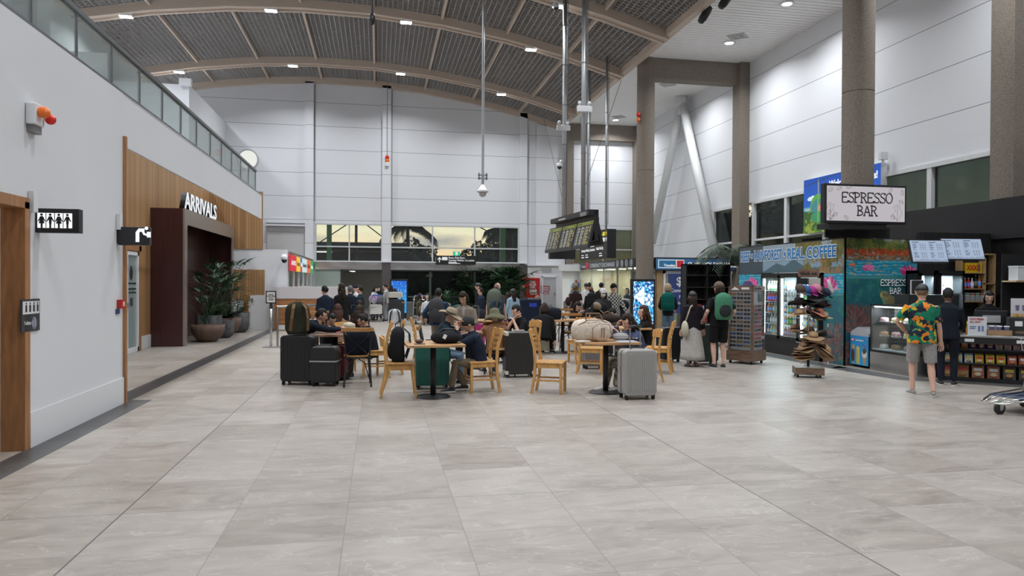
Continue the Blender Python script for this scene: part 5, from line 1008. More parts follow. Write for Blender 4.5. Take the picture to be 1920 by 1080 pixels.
shoe_b = mat('shoe_black', (.015, .015, .017), .6); shoe_w = mat('shoe_white', (.5, .5, .48), .6); sole_w = mat('sole_white', (.6, .6, .58), .6); shoe_g = mat('shoe_grey', (.25, .24, .22), .7)
eyem = mat('eye', (.02, .015, .012), .3); lipm = mat('lip', (.38, .14, .12), .5); maskm = mat('face_mask', (.62, .58, .53), .8)
HAIR = {'black': mat('hair_black', (.010, .009, .009), .6, nscale=60, namt=.5, stretch=(1, 1, .1), spec=.25), 'brown': mat('hair_brown', (.022, .012, .007), .6, nscale=60, namt=.5, stretch=(1, 1, .1), spec=.2), 'red': mat('hair_redbrown', (.045, .018, .010), .6, nscale=50, namt=.5, stretch=(1, 1, .1), spec=.2),
        'grey': mat('hair_grey', (.09, .09, .09), .6, nscale=60, namt=.5), 'blond': mat('hair_blond', (.30, .21, .13), .7, nscale=40, namt=.4), 'light': mat('hair_light', (.14, .085, .045), .6, nscale=40, namt=.5)}
def person(label, x, y, rz, H=1.68, sit=None, lean=(0, 0), head=(0, 0), hL=None, hR=None, fL=None, fR=None, top=None, sleeve='long', bottom=None, legs='long', hair=('short', 'black'), shoes=None, sk=None, hat=None, vox=.013, twist=0, mask=False, loose=1.0, hem=0.0, extras=None, z=0, build=1.0, elbow=None, inner=None, yt=None):
    """local frame: faces -y ... x to the person's left; hL/hR hand targets (x,y,z); sit = hip height"""
    if yt:
        zt = aty(yt[0], yt[1], y).z-(.02 if hat else .0)-z
        if sit: sit = max(.40, zt-.815*H/1.70*(math.cos(lean[0])*.78+.22))
        else: H = zt/.4*.4/1.012/(1-.35*(1-math.cos(lean[0])))
    s = H/1.70; t = thing('person', label, 'person', (x, y, z), rz); sk = sk or skinl; shoes = shoes or shoe_b
    F = V((0, -1, 0)); hz = sit if sit else .925*s; P = V((0, 0, hz)); lf, ls = lean
    up = V((math.sin(ls), -math.sin(lf)*math.cos(ls), math.cos(lf)*math.cos(ls))).normalized(); sd0 = V((1, 0, 0)); sdp = V((1, 0, 0))
    dT = (up*.5+V((0, 0, .5))).normalized()
    sp = [P+V((0, 0, -.06*s)), P, P+dT*.14*s, P+dT*.14*s+up*.16*s, P+dT*.14*s+up*.31*s, P+dT*.14*s+up*.385*s]
    tw = V((math.cos(twist), math.sin(twist), 0)); S = (tw-up*tw.dot(up)).normalized(); D = S.cross(up).normalized()*-1   # D backwards
    sds = [sdp, sdp, (sdp+S*.5).normalized(), S, S, S]; dps = [V((0, 1, 0)), V((0, 1, 0)), D, D, D, D]
    bw = build; dims = [(.150, .105), (.155, .11), (.128, .095), (.148, .108), (.150, .092), (.065, .06)]; dims = [(a*s*bw, b*s*bw) for a, b in dims]
    body = MB(); body.rings([ringf(sp[i], sds[i], dps[i], dims[i][0], dims[i][1]) for i in range(6)])
    nb = sp[5]; hp, hy = head; hu = (up*.35+V((0, 0, 1))*.65).normalized(); nk = nb+hu*.02*s+F*.012*s
    # head frame
    fw = V((math.sin(hy+twist)*math.cos(hp)*-1 if False else -math.sin(-(hy+twist))*math.cos(hp), -math.cos(hy+twist)*math.cos(hp), -math.sin(hp))).normalized()
    hx = V((0, 0, 1)).cross(fw).normalized()*-1; hup = fw.cross(hx).normalized()
    if hup.z < 0: hup = -hup; 
    hc = nb+hu*.025*s+hup*.118*s+fw*.02*s; Mh = Matrix((hx, -fw, hup)).transposed()      # local head axes: x left, -y face
    body.tube([nb-hu*.05*s, nk, hc-hup*.05*s], [.062*s, .053*s, .052*s], 12)
    k = 1.05*s if H > 1.35 else 1.15*s; hd = (.076*k, .093*k, .115*k)
    def hf(d):
        f = 1.0
        if d.z < 0 and d.y < 0: f *= 1-.05*abs(d.x)
        if d.z < -.2: f *= 1-.16*(abs(d.x)**1.2)*min(1, (-d.z-.2)*1.6)
        return f
    body.ell(hc, hd, 20, 16, M=Mh, fn=hf)
    def hp_(a, b, c): return hc+Mh @ V((a*k, b*k, c*k))
    body.tube([hp_(0, -.086, .018), hp_(0, -.103, -.012), hp_(0, -.108, -.024), hp_(0, -.09, -.032)], [.007*k, .011*k, .013*k, .008*k], 8)        # nose
    body.ell(hp_(0, -.072, -.085), (.024*k, .02*k, .02*k), 10, 8, M=Mh)                                                          # chin
    for q in (-1, 1): body.ell(hp_(q*.077, .008, -.008), (.010*k, .02*k, .032*k), 8, 8, M=Mh)
    # arms
    sh = [sp[4]+S*(q*.155*s*bw)-up*.015*s for q in (1, -1)]; ua, fa = .285*s, .25*s
    rest = [sh[0]+V((.09*s, -.03, -.52*s)), sh[1]+V((-.09*s, -.03, -.52*s))]
    hands = []; arms = []
    for i, (q, tg) in enumerate(((1, hL), (-1, hR))):
        tgt = (V(tg)*(1 if sit else s)) if tg else rest[i]; hint = elbow[i] if elbow and elbow[i] else (q*.5, .9, -.5)
        e_, w_ = ik(sh[i], tgt, ua, fa, hint); arms.append((sh[i], e_, w_)); fd = (w_-e_).normalized()
        body.tube([sh[i], sh[i].lerp(e_, .5), e_, e_.lerp(w_, .35), w_], [.052*s*bw, .043*s*bw, .036*s, .038*s, .026*s], 12)
        hands.append((w_, fd, q))
    fin = MB()
    for w_, fd, q in hands:
        sdn = fd.cross(V((0, 0, 1))); sdn = sdn.normalized() if sdn.length > .15 else V((0, 1, 0)); nrm = sdn.cross(fd).normalized()
        if nrm.z < 0: nrm = -nrm
        body.tube([w_-fd*.02*s, w_+fd*.03*s, w_+fd*.085*s], [.024*s, .036*s, .034*s], 10, flat=(1.05, .48))
        side = sdn
        for j in range(4):
            o = (j-1.5)*.019*s; L = (.068, .078, .073, .058)[j]*s; b0 = w_+fd*.078*s+side*o; p1 = b0+fd*L*.5-nrm*.006*s+side*o*.12; p2 = b0+fd*L*.85-nrm*.028*s+side*o*.15; p3 = b0+fd*L*.95-nrm*.048*s+side*o*.12
            fin.tube([b0-fd*.015, p1, p2, p3], [.009*s, .0085*s, .0078*s, .006*s], 7)
        tq = -1 if side.dot(V((q, 0, 0))) > 0 else 1; b0 = w_+fd*.028*s+side*tq*.026*s
        fin.tube([b0-side*tq*.01, b0+fd*.025*s+side*tq*.018*s-nrm*.008, b0+fd*.052*s+side*tq*.024*s-nrm*.018], [.012*s, .0105*s, .008*s], 7)
    # legs
    th, sn = .42*s, .41*s; hipj = [P+V((q*.088*s*bw, 0, -.03*s)) for q in (1, -1)]; an = .075*s
    lg = []
    for i, (q, ft) in enumerate(((1, fL), (-1, fR))):
        if ft: A = V(ft); A.z += an
        elif sit: A = V((q*.11*s, -.42*s, an))
        else: A = V((q*.095*s, .0, an))
        kn, A = ik(hipj[i], A, th, sn, (q*.12, -1, .25)); lg.append((hipj[i], kn, A))
        body.tube([hipj[i], hipj[i].lerp(kn, .5), kn, kn.lerp(A, .3), kn.lerp(A, .75), A], [.083*s*bw, .071*s*bw, .052*s, .055*s, .037*s, .035*s], 12)
    o = link('body', remesh(body, vox, 3, .4, fin), sk, t, True)
    # eyes, brows, mouth
    if True:
        m = MB()
        for q in (-1, 1): m.ell(hp_(q*.030, -.0835, .008), (.0125*k, .006*k, .0055*k), 8, 6, M=Mh).tube([hp_(q*.016, -.088, .030), hp_(q*.032, -.087, .034), hp_(q*.048, -.076, .029)], .003*k, 5)
        m.build('eyes', eyem, o, smooth=True)
        if mask: MB().ell(hp_(0, -.058, -.055), (.058*k, .055*k, .045*k), 14, 10, M=Mh).build('face_mask', maskm, t, smooth=True)
        else: MB().ell(hp_(0, -.090, -.056), (.021*k, .008*k, .006*k), 10, 6, M=Mh).build('mouth', lipm, o, smooth=True)
    # ---- hair
    hs, hcol = hair; hm = HAIR.get(hcol, HAIR['black'])
    if hs != 'bald':
        m = MB(); vol = {'short': 1.09, 'bob': 1.17, 'long': 1.15, 'curly': 1.36, 'tied': 1.09}[hs]; vol = min(vol, 1.05) if hat else vol
        def hr(d):
            f = vol
            face = d.y < -.25 and d.z < .40+.15*abs(d.x)
            low = d.z < ((-.62 if d.y > .25 else -.30) if hs in ('short', 'tied') else -.75)
            if face and abs(d.x) < .84: f = .85
            elif low: f = .82
            elif hs == 'short' and d.z < -.05 and d.y < .0: f = .92
            elif hs == 'short' and d.z < -.3: f = 1.04
            return f*(1+.03*math.sin(13*d.x+5*d.z)*math.sin(9*d.y)+(.07*math.sin(21*d.x)*math.sin(17*d.z+d.y*9) if hs == 'curly' else 0))
        m.ell(hp_(0, .008, .012), hd, 22, 18, M=Mh, fn=hr)
        if hs == 'bob':
            rs = []
            for zz, w, d0, d1 in ((.05, .088, -.03, .105), (-.02, .094, -.045, .112), (-.08, .096, -.05, .11), (-.125, .088, -.04, .09)): rs.append([hp_(w*math.cos(a), (d0+(d1-d0)*(.5+.5*math.sin(a))), zz) for a in np.linspace(-.62, PI+.62, 16)]+[hp_(w*.8*math.cos(a), (d0+.02+(d1-.03-d0)*(.5+.5*math.sin(a))), zz) for a in np.linspace(PI+.62, -.62, 16)])
            m.rings(rs)
        if hs == 'long':
            for q, ww in ((0, .10), ):
                rs = []
                for i_ in range(6):
                    c_ = hp_(0, .05, .0).lerp(sp[4]+D*.085*s-up*.10*s, i_/5) if i_ else hp_(0, .03, .03)
                    rs.append(ringf(c_+(D*.02 if i_ else V((0, 0, 0))), hx, (hc-nb).normalized().cross(hx).normalized(), (.075+.012*math.sin(i_))*k, (.06-.006*i_)*k, 14))
                m.rings(rs)
            for q in (-1, 1): m.tube([hp_(q*.078, -.012, .02), hp_(q*.083, -.02, -.06), hp_(q*.085, -.01, -.13), sp[4]+S*q*.08*s-D*.06*s], [.02*k, .026*k, .026*k, .012*k], 8)
        if hs == 'tied': m.ell(hp_(0, .11, .02), (.035*k, .04*k, .04*k), 10, 8, M=Mh)
        if hs == 'tail' : pass
        m.build('hair', hm, t, smooth=True)
    if hs == 'bald' and hcol: MB().ell(hp_(0, .006, .0), hd, 18, 14, M=Mh, fn=lambda d: 1.015 if (-.4 < d.z < .25 and (d.y > -.1)) else .95).build('hair', mat('stubble', (.2, .13, .1), .8), t, smooth=True)
    # ---- hats
    if hat:
        kind, hmat = hat[:2]; m = MB()
        if kind == 'cap' or kind == 'capback':
            m.ell(hp_(0, .006, .030), (.087*k, .104*k, .100*k), 20, 12, M=Mh, fn=lambda d: 1 if d.z > -.12 else .86); cr = m.build('cap', hmat, t, smooth=True); q = 1 if kind == 'capback' else -1; b = MB()
            b.rings([[hp_(xx, q*(.085+.075*math.cos(xx/.075*PI/2)*f), .035-.018*f-.012*(xx/.07)**2+dz) for xx in np.linspace(-.068, .068, 9)] for f, dz in ((0, 0), (1, 0), (1, .006), (0, .006))], close=True, cap=False); b.build('cap_peak', hat[2] if len(hat) > 2 else hmat, cr, smooth=True)
        elif kind == 'beanie': m.ell(hp_(0, .008, .020), (.09*k, .108*k, .108*k), 20, 12, M=Mh, fn=lambda d: 1 if d.z > -.05 else .9); m.build('beanie', hmat, t, smooth=True)
        elif kind in ('brim', 'bucket'):
            bk_ = kind == 'bucket'; pr = [(.001, .125), (.05, .122), (.083, .10), (.096, .04), (.10, .02), (.165, -.012 if not bk_ else -.03), (.19, -.005 if not bk_ else -.075), (.185, -.012 if not bk_ else -.08), (.10, .01), (.09, .04), (.001, .11)]
            rs = []
            for j, (r_, zz) in enumerate(pr): rs.append([hp_(r_*(.94 if r_ < .11 else 1)*math.cos(a), .006+r_*1.08*math.sin(a), zz+(.012*math.sin(3*a+1) if r_ > .15 else 0)+(.03*math.cos(a)**2 if r_ > .15 and not bk_ else 0)) for a in [2*PI*i/28 for i in range(28)]])
            m.rings(rs, cap=False); cr = m.build('hat', hmat, t, smooth=True)
            if not bk_: MB().lathe([(.098, .018), (.101, .04), (.095, .045), (.093, .02)], n=24, cap=False, M=Mh*k, c=hp_(0, .006, .005)).build('hat_band', hat[2] if len(hat) > 2 else dark, cr)
        elif kind == 'visorhood': m.ell(hp_(0, .01, .01), (.1*k, .115*k, .115*k), 20, 12, M=Mh, fn=lambda d: .84 if d.y < -.35 and d.z < .5 else (.9 if d.z < -.8 else 1)); m.build('hood', hmat, t, smooth=True)
    # ---- top garment
    if top:
        g = 1.10*loose; m = MB(); lo = P+V((0, 0, -(.10+hem)*s)) if not sit else P+V((0, 0, -.03*s))
        R_ = [ringf(lo, sdp, V((0, 1, 0)), dims[0][0]*g*1.04, dims[0][1]*g*1.08, pw=.9), ringf(sp[1], sds[1], dps[1], dims[1][0]*g, dims[1][1]*g*1.03)]
        R_ += [ringf(sp[i], sds[i], dps[i], dims[i][0]*g*(1.08 if i == 2 else 1.02), dims[i][1]*g*(1.12 if i == 2 else 1.04)) for i in (2, 3, 4)]; R_.append(ringf(sp[5]-up*.012*s, S, D, .085*s, .072*s)); R_.append(ringf(sp[5]+up*.018*s, S, D, .064*s, .060*s)); m.rings(R_)
        for a, e_, w_ in arms:
            if sleeve == 'long': m.tube([a-up*.0, a.lerp(e_, .5), e_, e_.lerp(w_, .5), e_.lerp(w_, .97)], [.066*s*bw*loose, .057*s*bw*loose, .051*s*loose, .046*s*loose, .036*s*loose], 14)
            elif sleeve == 'short': m.tube([a, a.lerp(e_, .45), a.lerp(e_, .82)], [.066*s*bw*loose, .062*s*bw*loose, .060*s*loose], 14)
            elif sleeve == 'half': m.tube([a, a.lerp(e_, .5), e_, e_.lerp(w_, .25)], [.066*s*bw, .059*s*bw, .054*s, .048*s], 14)
        tp_ = link('top', remesh(m, vox, 3, .45), top, t, True)
        if inner: MB().ell(sp[3].lerp(sp[4], .35)-D*.088*s*loose, (.055*s, .034*s, .17*s), 14, 10).build('shirt_front', inner, tp_, smooth=True)
    # ---- trousers, shorts, skirt
    if bottom:
        m = MB()
        if legs == 'skirt':
            rs = []; n = 32
            for q in np.linspace(0, 1, 9):
                zz = (hz+.06)*(1-q)+.13*q; w = (.15+.13*q**.8)*s; rs.append([V((w*math.cos(a)*(1+.05*q*math.sin(7*a+q)), w*.82*math.sin(a)*(1+.06*q*math.sin(9*a)), zz)) for a in [2*PI*i/n for i in range(n)]])
            m.rings(rs); me = m.mesh('skirt'); link('skirt', me, bottom, t, True)
        else:
            m.rings([ringf(P+V((0, 0, -.09*s)), sdp, V((0, 1, 0)), dims[0][0]*1.02, dims[0][1]*1.05), ringf(P, sdp, V((0, 1, 0)), dims[1][0]*1.05, dims[1][1]*1.05), ringf(P+dT*.08*s, sdp, V((0, 1, 0)), .135*s*bw, .102*s*bw)])
            for hj, kn, A in lg:
                if legs == 'long': m.tube([hj, hj.lerp(kn, .5), kn, kn.lerp(A, .5), kn.lerp(A, .97)], [.094*s*bw, .082*s*bw, .066*s, .062*s, .055*s], 14)
                elif legs == 'wide': m.tube([hj, hj.lerp(kn, .5), kn, kn.lerp(A, .5), kn.lerp(A, 1.0)], [.096*s*bw, .088*s*bw, .082*s, .084*s, .088*s], 14)
                elif legs == 'slim': m.tube([hj, hj.lerp(kn, .5), kn, kn.lerp(A, .35), kn.lerp(A, .93)], [.09*s*bw, .077*s*bw, .059*s, .06*s, .042*s], 14)
                else: m.tube([hj, hj.lerp(kn, .5), hj.lerp(kn, .93)], [.097*s*bw, .093*s*bw, .088*s], 14)
            link('trousers' if legs != 'shorts' else 'shorts', remesh(m, vox, 3, .45), bottom, t, True)
    # ---- shoes
    for (hj, kn, A), q in zip(lg, (1, -1)):
        toe = V((q*.18, -1, 0)).normalized(); ax = V((0, 0, 1)).cross(toe).normalized(); h0 = A.z-.045*s; m = MB(); rs = []
        for u, w, hh in ((-.065, .02, .05), (-.05, .033, .075), (0, .036, .085), (.06, .040, .065), (.12, .046, .048), (.165, .038, .038), (.19, .012, .022)):
            c = V((A.x, A.y, 0))+toe*u*s; b0 = max(0, h0-.03*s); n = 14; rs.append([c+ax*(w*s*math.cos(a))+V((0, 0, b0+hh*s*.5*(1+math.sin(a)))) for a in [2*PI*i/n for i in range(n)]])
        m.rings(rs); so = m.build('shoe', shoes, t, smooth=True); m = MB(); rs = []
        for u, w in ((-.072, .02), (-.05, .037), (0, .039), (.06, .043), (.12, .049), (.17, .04), (.198, .012)): c = V((A.x, A.y, 0))+toe*u*s; rs.append([c+ax*(w*s*x_)+V((0, 0, b0+z_*s)) for x_, z_ in ((-1, 0), (1, 0), (1, .018), (-1, .018))])
        m.rings(rs).build('sole', sole_w if shoes in (shoe_g, shoe_w, shoe_b) else black, so)
    t['dummy'] = 0; del t['dummy']
    return dict(t=t, sp=sp, arms=arms, hc=hc, Mh=Mh, hp=hp_, D=D, S=S, up=up, s=s, P=P, lg=lg)
def wear_pack(pp, label, col, w=.30, d=.18, h=.46, accent=None, drop=.40):
    """backpack worn on a person's back: a thing of its own, straps over the shoulders"""
    t = pp['t']; base = pp['sp'][4]-pp['up']*drop*pp['s']+pp['D']*(.095*pp['s']+d*.5); M = Matrix.LocRotScale(t.location, t.rotation_euler.to_quaternion(), None); pw = M @ base
    lx = math.asin(max(-1, min(1, -pp['up'].y)))
    return backpack(label, pw.x, pw.y, pw.z, 0, col, w, d, h, rot=(M.to_3x3() @ (Matrix.Rotation(PI, 3, 'Z') @ Matrix.Rotation(-lx, 3, 'X'))).to_euler(), accent=accent)
def FP(px, py): p = fl(px, py); return p.x, p.y
nv = fabric('navy_cloth', (.012, .018, .035)); nv2 = fabric('navy_dark', (.010, .013, .022)); bkf = fabric('black_cloth', (.010, .010, .011)); chf = fabric('charcoal_cloth', (.03, .03, .032)); gyf = fabric('grey_cloth', (.20, .20, .21)); ltg = fabric('light_grey_cloth', (.33, .33, .33)); khf = fabric('khaki_cloth', (.17, .135, .095)); bge = fabric('beige_cloth', (.21, .17, .135)); whf = fabric('white_cloth', (.55, .55, .56)); dnm = fabric('denim', (.10, .15, .21)); lbl = fabric('pale_blue_cloth', (.27, .38, .47)); olv = fabric('olive_cloth', (.06, .06, .03)); brnf = fabric('brown_cloth', (.028, .014, .014)); slb = fabric('slate_blue_cloth', (.055, .07, .13)); tan_ = fabric('rust_cloth', (.28, .14, .075)); blu = fabric('blue_jacket', (.02, .042, .085)); teal = fabric('teal_shirt', (.018, .032, .042))
def vmat(name, cols, sc, kind='voronoi', rough=.9):
    m = mat(name, cols[0], rough); t = m.node_tree; b = t.nodes['Principled BSDF']; tc = t.nodes.new('ShaderNodeTexCoord'); r = t.nodes.new('ShaderNodeValToRGB'); r.color_ramp.interpolation = 'CONSTANT'
    ds = t.nodes.new('ShaderNodeTexNoise'); ds.inputs['Scale'].default_value = sc*.7; t.links.new(tc.outputs['Object'], ds.inputs[0]); ad = t.nodes.new('ShaderNodeMix'); ad.data_type = 'RGBA'; ad.blend_type = 'LINEAR_LIGHT'; ad.inputs[0].default_value = .08; t.links.new(tc.outputs['Object'], ad.inputs[6]); t.links.new(ds.outputs['Color'], ad.inputs[7])
    v = t.nodes.new('ShaderNodeTexVoronoi'); v.inputs['Scale'].default_value = sc; t.links.new(ad.outputs[2], v.inputs[0]); s = t.nodes.new('ShaderNodeSeparateColor'); t.links.new(v.outputs['Color'], s.inputs[0]); t.links.new(s.outputs[0], r.inputs[0])
    E = r.color_ramp.elements; n = len(cols); E[0].position = 0; E[0].color = (*cols[0], 1); E[1].position = 1/n; E[1].color = (*cols[1], 1)
    for i in range(2, n): q = E.new(i/n); q.color = (*cols[i], 1)
    t.links.new(r.outputs[0], b.inputs['Base Color']); return m
trop = vmat('tropical_print', [(.0, .16, .085), (.65, .36, .01), (.005, .012, .03), (.0, .13, .07), (.005, .012, .03), (.0, .19, .10), (.70, .20, .015), (.0, .15, .08), (.60, .40, .02), (.005, .015, .03), (.10, .24, .14)], 15)
camo = vmat('camo_print', [(.30, .27, .20), (.20, .18, .13), (.38, .35, .28), (.13, .12, .09)], 26)
florf = vmat('floral_print', [(.05, .04, .05), (.25, .2, .22), (.02, .02, .025), (.03, .03, .04)], 60)
def plaid():
    m = mat('plaid', (.1, .1, .1), .9); t = m.node_tree; b = t.nodes['Principled BSDF']; tc = t.nodes.new('ShaderNodeTexCoord'); c = t.nodes.new('ShaderNodeTexChecker'); c.inputs['Scale'].default_value = 22; c.inputs[1].default_value = (.02, .02, .025, 1); c.inputs[2].default_value = (.42, .40, .36, 1); mp = t.nodes.new('ShaderNodeMapping'); mp.inputs['Scale'].default_value = (1, .01, 1); t.links.new(tc.outputs['Object'], mp.inputs[0]); t.links.new(mp.outputs[0], c.inputs[0]); t.links.new(c.outputs[0], b.inputs['Base Color']); return m
# facing helper: rz so that the person looks along direction (dx,dy)
def face(dx, dy): return math.atan2(dy, dx)+PI/2
AWAY = face(.187, 1); LEFT = face(-1, .1); RIGHT = face(1, -.1)
# --- front table: woman in navy parka, man in straw hat, standing woman with phone
x, y = CHW; p1 = person('woman in navy parka and beanie sitting at the front table, hands at her face', x-.02, y+.0, face(-1, .0), 1.48, sit=.54, lean=(.28, 0), head=(.35, 0), hL=(.09, -.33, .90), hR=(-.02, -.30, .94), fL=(.12, -.42, .02), fR=(-.10, -.20, .02), yt=(876, 588), top=nv, bottom=khf, hair=('short', 'black'), hat=('beanie', mat('beanie_black', (.02, .022, .025), .9, nscale=60, namt=.3)), vox=.010, loose=1.16, sk=skin, elbow=((.6, -.3, -1), (-.6, -.3, -1)))
x, y = CHM; p2 = person('man in straw fedora and dark shirt bending over the front table', x, y, face(1, -.2), 1.55, sit=.53, lean=(.42, 0), head=(.4, -.1), hL=(.18, -.58, .80), hR=(-.1, -.55, .80), yt=(848, 572), top=teal, sleeve='short', bottom=dnm, hair=('short', 'grey'), hat=('brim', mat('straw', (.30, .235, .155), .8, nscale=60, namt=.25), dark), vox=.011, sk=skin)
y = 11.6; x = aty(871, 600, y).x; person('woman in beige cardigan standing and looking down at her phone', x, y, face(-.3, -1), 1.56, head=(.45, -.15), lean=(.05, 0), inner=ltg, hL=(.09, -.30, 1.10), hR=(-.09, -.30, 1.12), yt=(873, 546), top=bge, bottom=bkf, hair=('bob', 'brown'), vox=.011, loose=1.15, sk=skin, elbow=((.8, .3, -1), (-.8, .3, -1)))
px_ = Matrix.Rotation(face(-.3, -1), 3, 'Z') @ V((0, -.36, .99)); tag(MB().b2(-.075, .075, -.04, .04, -.005, .005).build('smartphone', mat('phone2', (.1, .1, .11), .2)), 'phone held by the woman in the beige cardigan', 'phone').location = (x+px_.x, y+px_.y, px_.z+.015)
# boys at the left table
tx, ty = T3
person('boy in navy sweatshirt leaning far over the rustic table from the left', tx-.62, ty+.15, face(1, -.05), 1.50, sit=.66, lean=(1.12, 0), head=(.25, 0), hL=(.2, -.74, .80), hR=(-.15, -.76, .80), fL=(.1, .10, 0), fR=(-.1, -.15, 0), yt=(657, 588), top=nv2, bottom=gyf, hair=('short', 'black'), vox=.010, sk=skin, loose=1.1)
person('boy in navy sweatshirt sitting right of the rustic table, head bowed', tx+.62, ty+.22, face(-1, 0), 1.45, sit=.50, lean=(.25, 0), head=(.5, 0), hL=(.12, -.42, .79), hR=(-.12, -.42, .79), yt=(698, 588), top=nv2, bottom=chf, hair=('short', 'black'), vox=.010, sk=skin, loose=1.12)
ladder_chair('ladder back chair under the boy at the right of the rustic table', (tx+.66, ty+.24), -R90)
person('boy with only black hair showing behind the leaning boy', tx-.12, ty+.95, face(.2, -1), 1.4, sit=.48, lean=(.4, 0), head=(.5, .2), hL=(.15, -.4, .79), hR=(-.15, -.4, .79), yt=(640, 585), top=nv2, bottom=chf, vox=.014, sk=skin)
person('person in brown hair sitting behind the boys, turned away', tx-.05, ty+2.3, face(-.1, 1), 1.6, sit=.48, head=(.3, 0), lean=(.15, 0), yt=(650, 575), top=fabric('tan_top', (.25, .15, .10)), bottom=chf, hair=('long', 'red'), vox=.014)
person('second brown haired person sitting at the table behind the boys', tx+.30, ty+2.7, face(.3, 1), 1.55, sit=.46, head=(.4, 0), lean=(.15, 0), yt=(665, 575), top=brnf, bottom=chf, hair=('long', 'brown'), vox=.014)
# jacket on the cross-back chair
x, y = at2(670, 722); t = thing('dark_jacket', 'dark navy jacket hung over the front cross back chair', 'jacket', (x, y+.0, 0), PI+.05); MB().rings([[V((w*math.cos(a), .17+.05*math.sin(a)-.06*(1-q), .47+.36*q)) for a in [2*PI*i/16 for i in range(16)]] for q, w in ((0, .15), (.3, .19), (.7, .20), (1, .17))]).build('cloth', nv2, t, smooth=True)
# green bucket hat woman, boy in black tee
x, y = CHH; x = aty(930, 600, y+.22).x; person('woman in wide olive bucket hat and rust top seen from behind', x, y+.22, face(-.1, 1), 1.60, sit=.50, lean=(.12, 0), head=(.15, .1), hL=(.12, -.35, .78), hR=(-.12, -.35, .78), yt=(930, 586), top=tan_, bottom=bkf, hair=('short', 'brown'), hat=('bucket', fabric('hat_olive', (.14, .135, .085))), vox=.012, loose=1.1)
y = 13.6; x = aty(985, 600, y).x; person('young man in black tee resting his chin on his hand', x, y, face(-1, -.35), 1.68, sit=.48, lean=(.3, 0), head=(.4, 0), hL=(.10, -.30, .80), hR=(.0, -.25, .88), yt=(985, 577), top=bkf, sleeve='short', bottom=chf, hair=('short', 'black'), vox=.011, elbow=(None, (-.5, -.6, -1)))
panel_chair('curved back chair under the young man in black tee', (x+.02, y+.02), face(-1, -.35))
# right front table: woman in blue hoodie; woman behind in black
x, y = T2[0]+.70, T2[1]+.30; person('woman in slate blue hooded top sitting behind the grey suitcase, hand to her brow', x, y, face(-1, -.25), 1.62, sit=.50, lean=(.25, 0), head=(.45, 0), inner=whf, hL=(.14, -.42, .84), hR=(-.10, -.30, .94), fL=(.10, -.45, 0), fR=(-.02, -.55, .0), yt=(1195, 590), top=slb, bottom=camo, hair=('long', 'brown'), shoes=shoe_w, vox=.010, loose=1.16, elbow=((.5, -.2, -1), (-.6, -.3, -1)))
x, y = FP(1232, 692); person('woman with red brown hair in black top sitting at the table behind', x-.05, y+.35, face(-1, .25), 1.62, sit=.50, lean=(.15, 0), head=(.0, .2), hL=(.1, -.35, .8), hR=(-.1, -.35, .8), yt=(1222, 575), top=bkf, bottom=chf, hair=('long', 'red'), vox=.012)
# three figures at right: teal pack woman, cap + skirt woman, cap man with green pack
x, y = FP(1252, 645); q = person('curly blond woman in black top and wide jeans seen from behind', x, y, face(.45, 1), 1.66, head=(.1, .2), hL=(.2, -.25, 1.0), hR=(-.2, -.25, 1.0), yt=(1260, 534), top=bkf, bottom=dnm, legs='wide', hair=('curly', 'blond'), shoes=shoe_w, vox=.013); wear_pack(q, 'teal green backpack on the curly blond woman', (.0, .075, .06), .34, .26, .48)
x, y = FP(1298, 687); q = person('woman in black cap, dark jacket and long pale grey skirt', x, y, face(.3, 1), 1.63, head=(.05, .1), hR=(.38 if False else -.26, -.10, .85), yt=(1294, 544), top=fabric('purple_black', (.014, .012, .018)), bottom=fabric('skirt_grey', (.45, .43, .41)), legs='skirt', hair=('long', 'brown'), hat=('cap', black), shoes=mat('sandal', (.28, .2, .17), .7), vox=.011, loose=1.15)
t = thing('cream_shoulder_bag', 'cream shoulder bag hanging on the skirt woman', 'bag', (x-.20, y-.10, .60)); MB().ell((0, 0, .12), (.06, .11, .16), 14, 10).build('bag_body', mat('cream_bag', (.48, .45, .36), .7), t, smooth=True); MB().tube([(0, 0, .24), (.03, -.06, .40), (.08, -.06, .54), (.15, .0, .57)], .010, 6, flat=(1.5, .5)).build('strap', MATS['cream_bag'], t)
x, y = FP(1348, 690); q = person('man in brown cap, black tee and shorts seen from behind', x, y, face(.1, 1), 1.72, head=(.0, .5), hL=(.27, -.12, .98), hR=(-.27, -.12, .98), yt=(1346, 526), top=bkf, sleeve='short', bottom=bkf, legs='shorts', hair=('bob', 'brown'), hat=('cap', mat('cap_brown', (.12, .09, .06), .8)), vox=.011, loose=1.1); wear_pack(q, 'green backpack with black lid on the man in black shorts', (.06, .20, .12), .31, .2, .50, accent=mat('pack_black', (.015, .016, .018), .8))
# tropical shirt man, dark customer, barista
x, y = FP(1727, 741); person('man in tropical green and yellow shirt, grey shorts and black cap', x, y, face(.55, 1), 1.76, head=(.05, -.1), hL=(.20, -.16, .98), hR=(-.27, -.04, .84), fL=(.10, -.05, 0), fR=(-.13, .12, 0), yt=(1743, 530), top=trop, sleeve='short', bottom=fabric('shorts_grey', (.30, .29, .28)), legs='shorts', hair=('short', 'light'), hat=('cap', black), shoes=shoe_g, vox=.009, loose=1.10, hem=.02, build=1.08, elbow=((1, .35, -.1), (-.5, .9, -.5)))
x, y = FP(1776, 722); person('man in navy uniform with lanyard standing at the counter', x, y, face(.7, .8), 1.70, head=(.15, 0), hL=(.2, -.3, .95), hR=(-.2, -.3, .98), yt=(1768, 540), top=nv2, bottom=nv2, hair=('short', 'black'), vox=.011, sk=mat('skin_dark', (.14, .07, .045), .5), build=1.05)
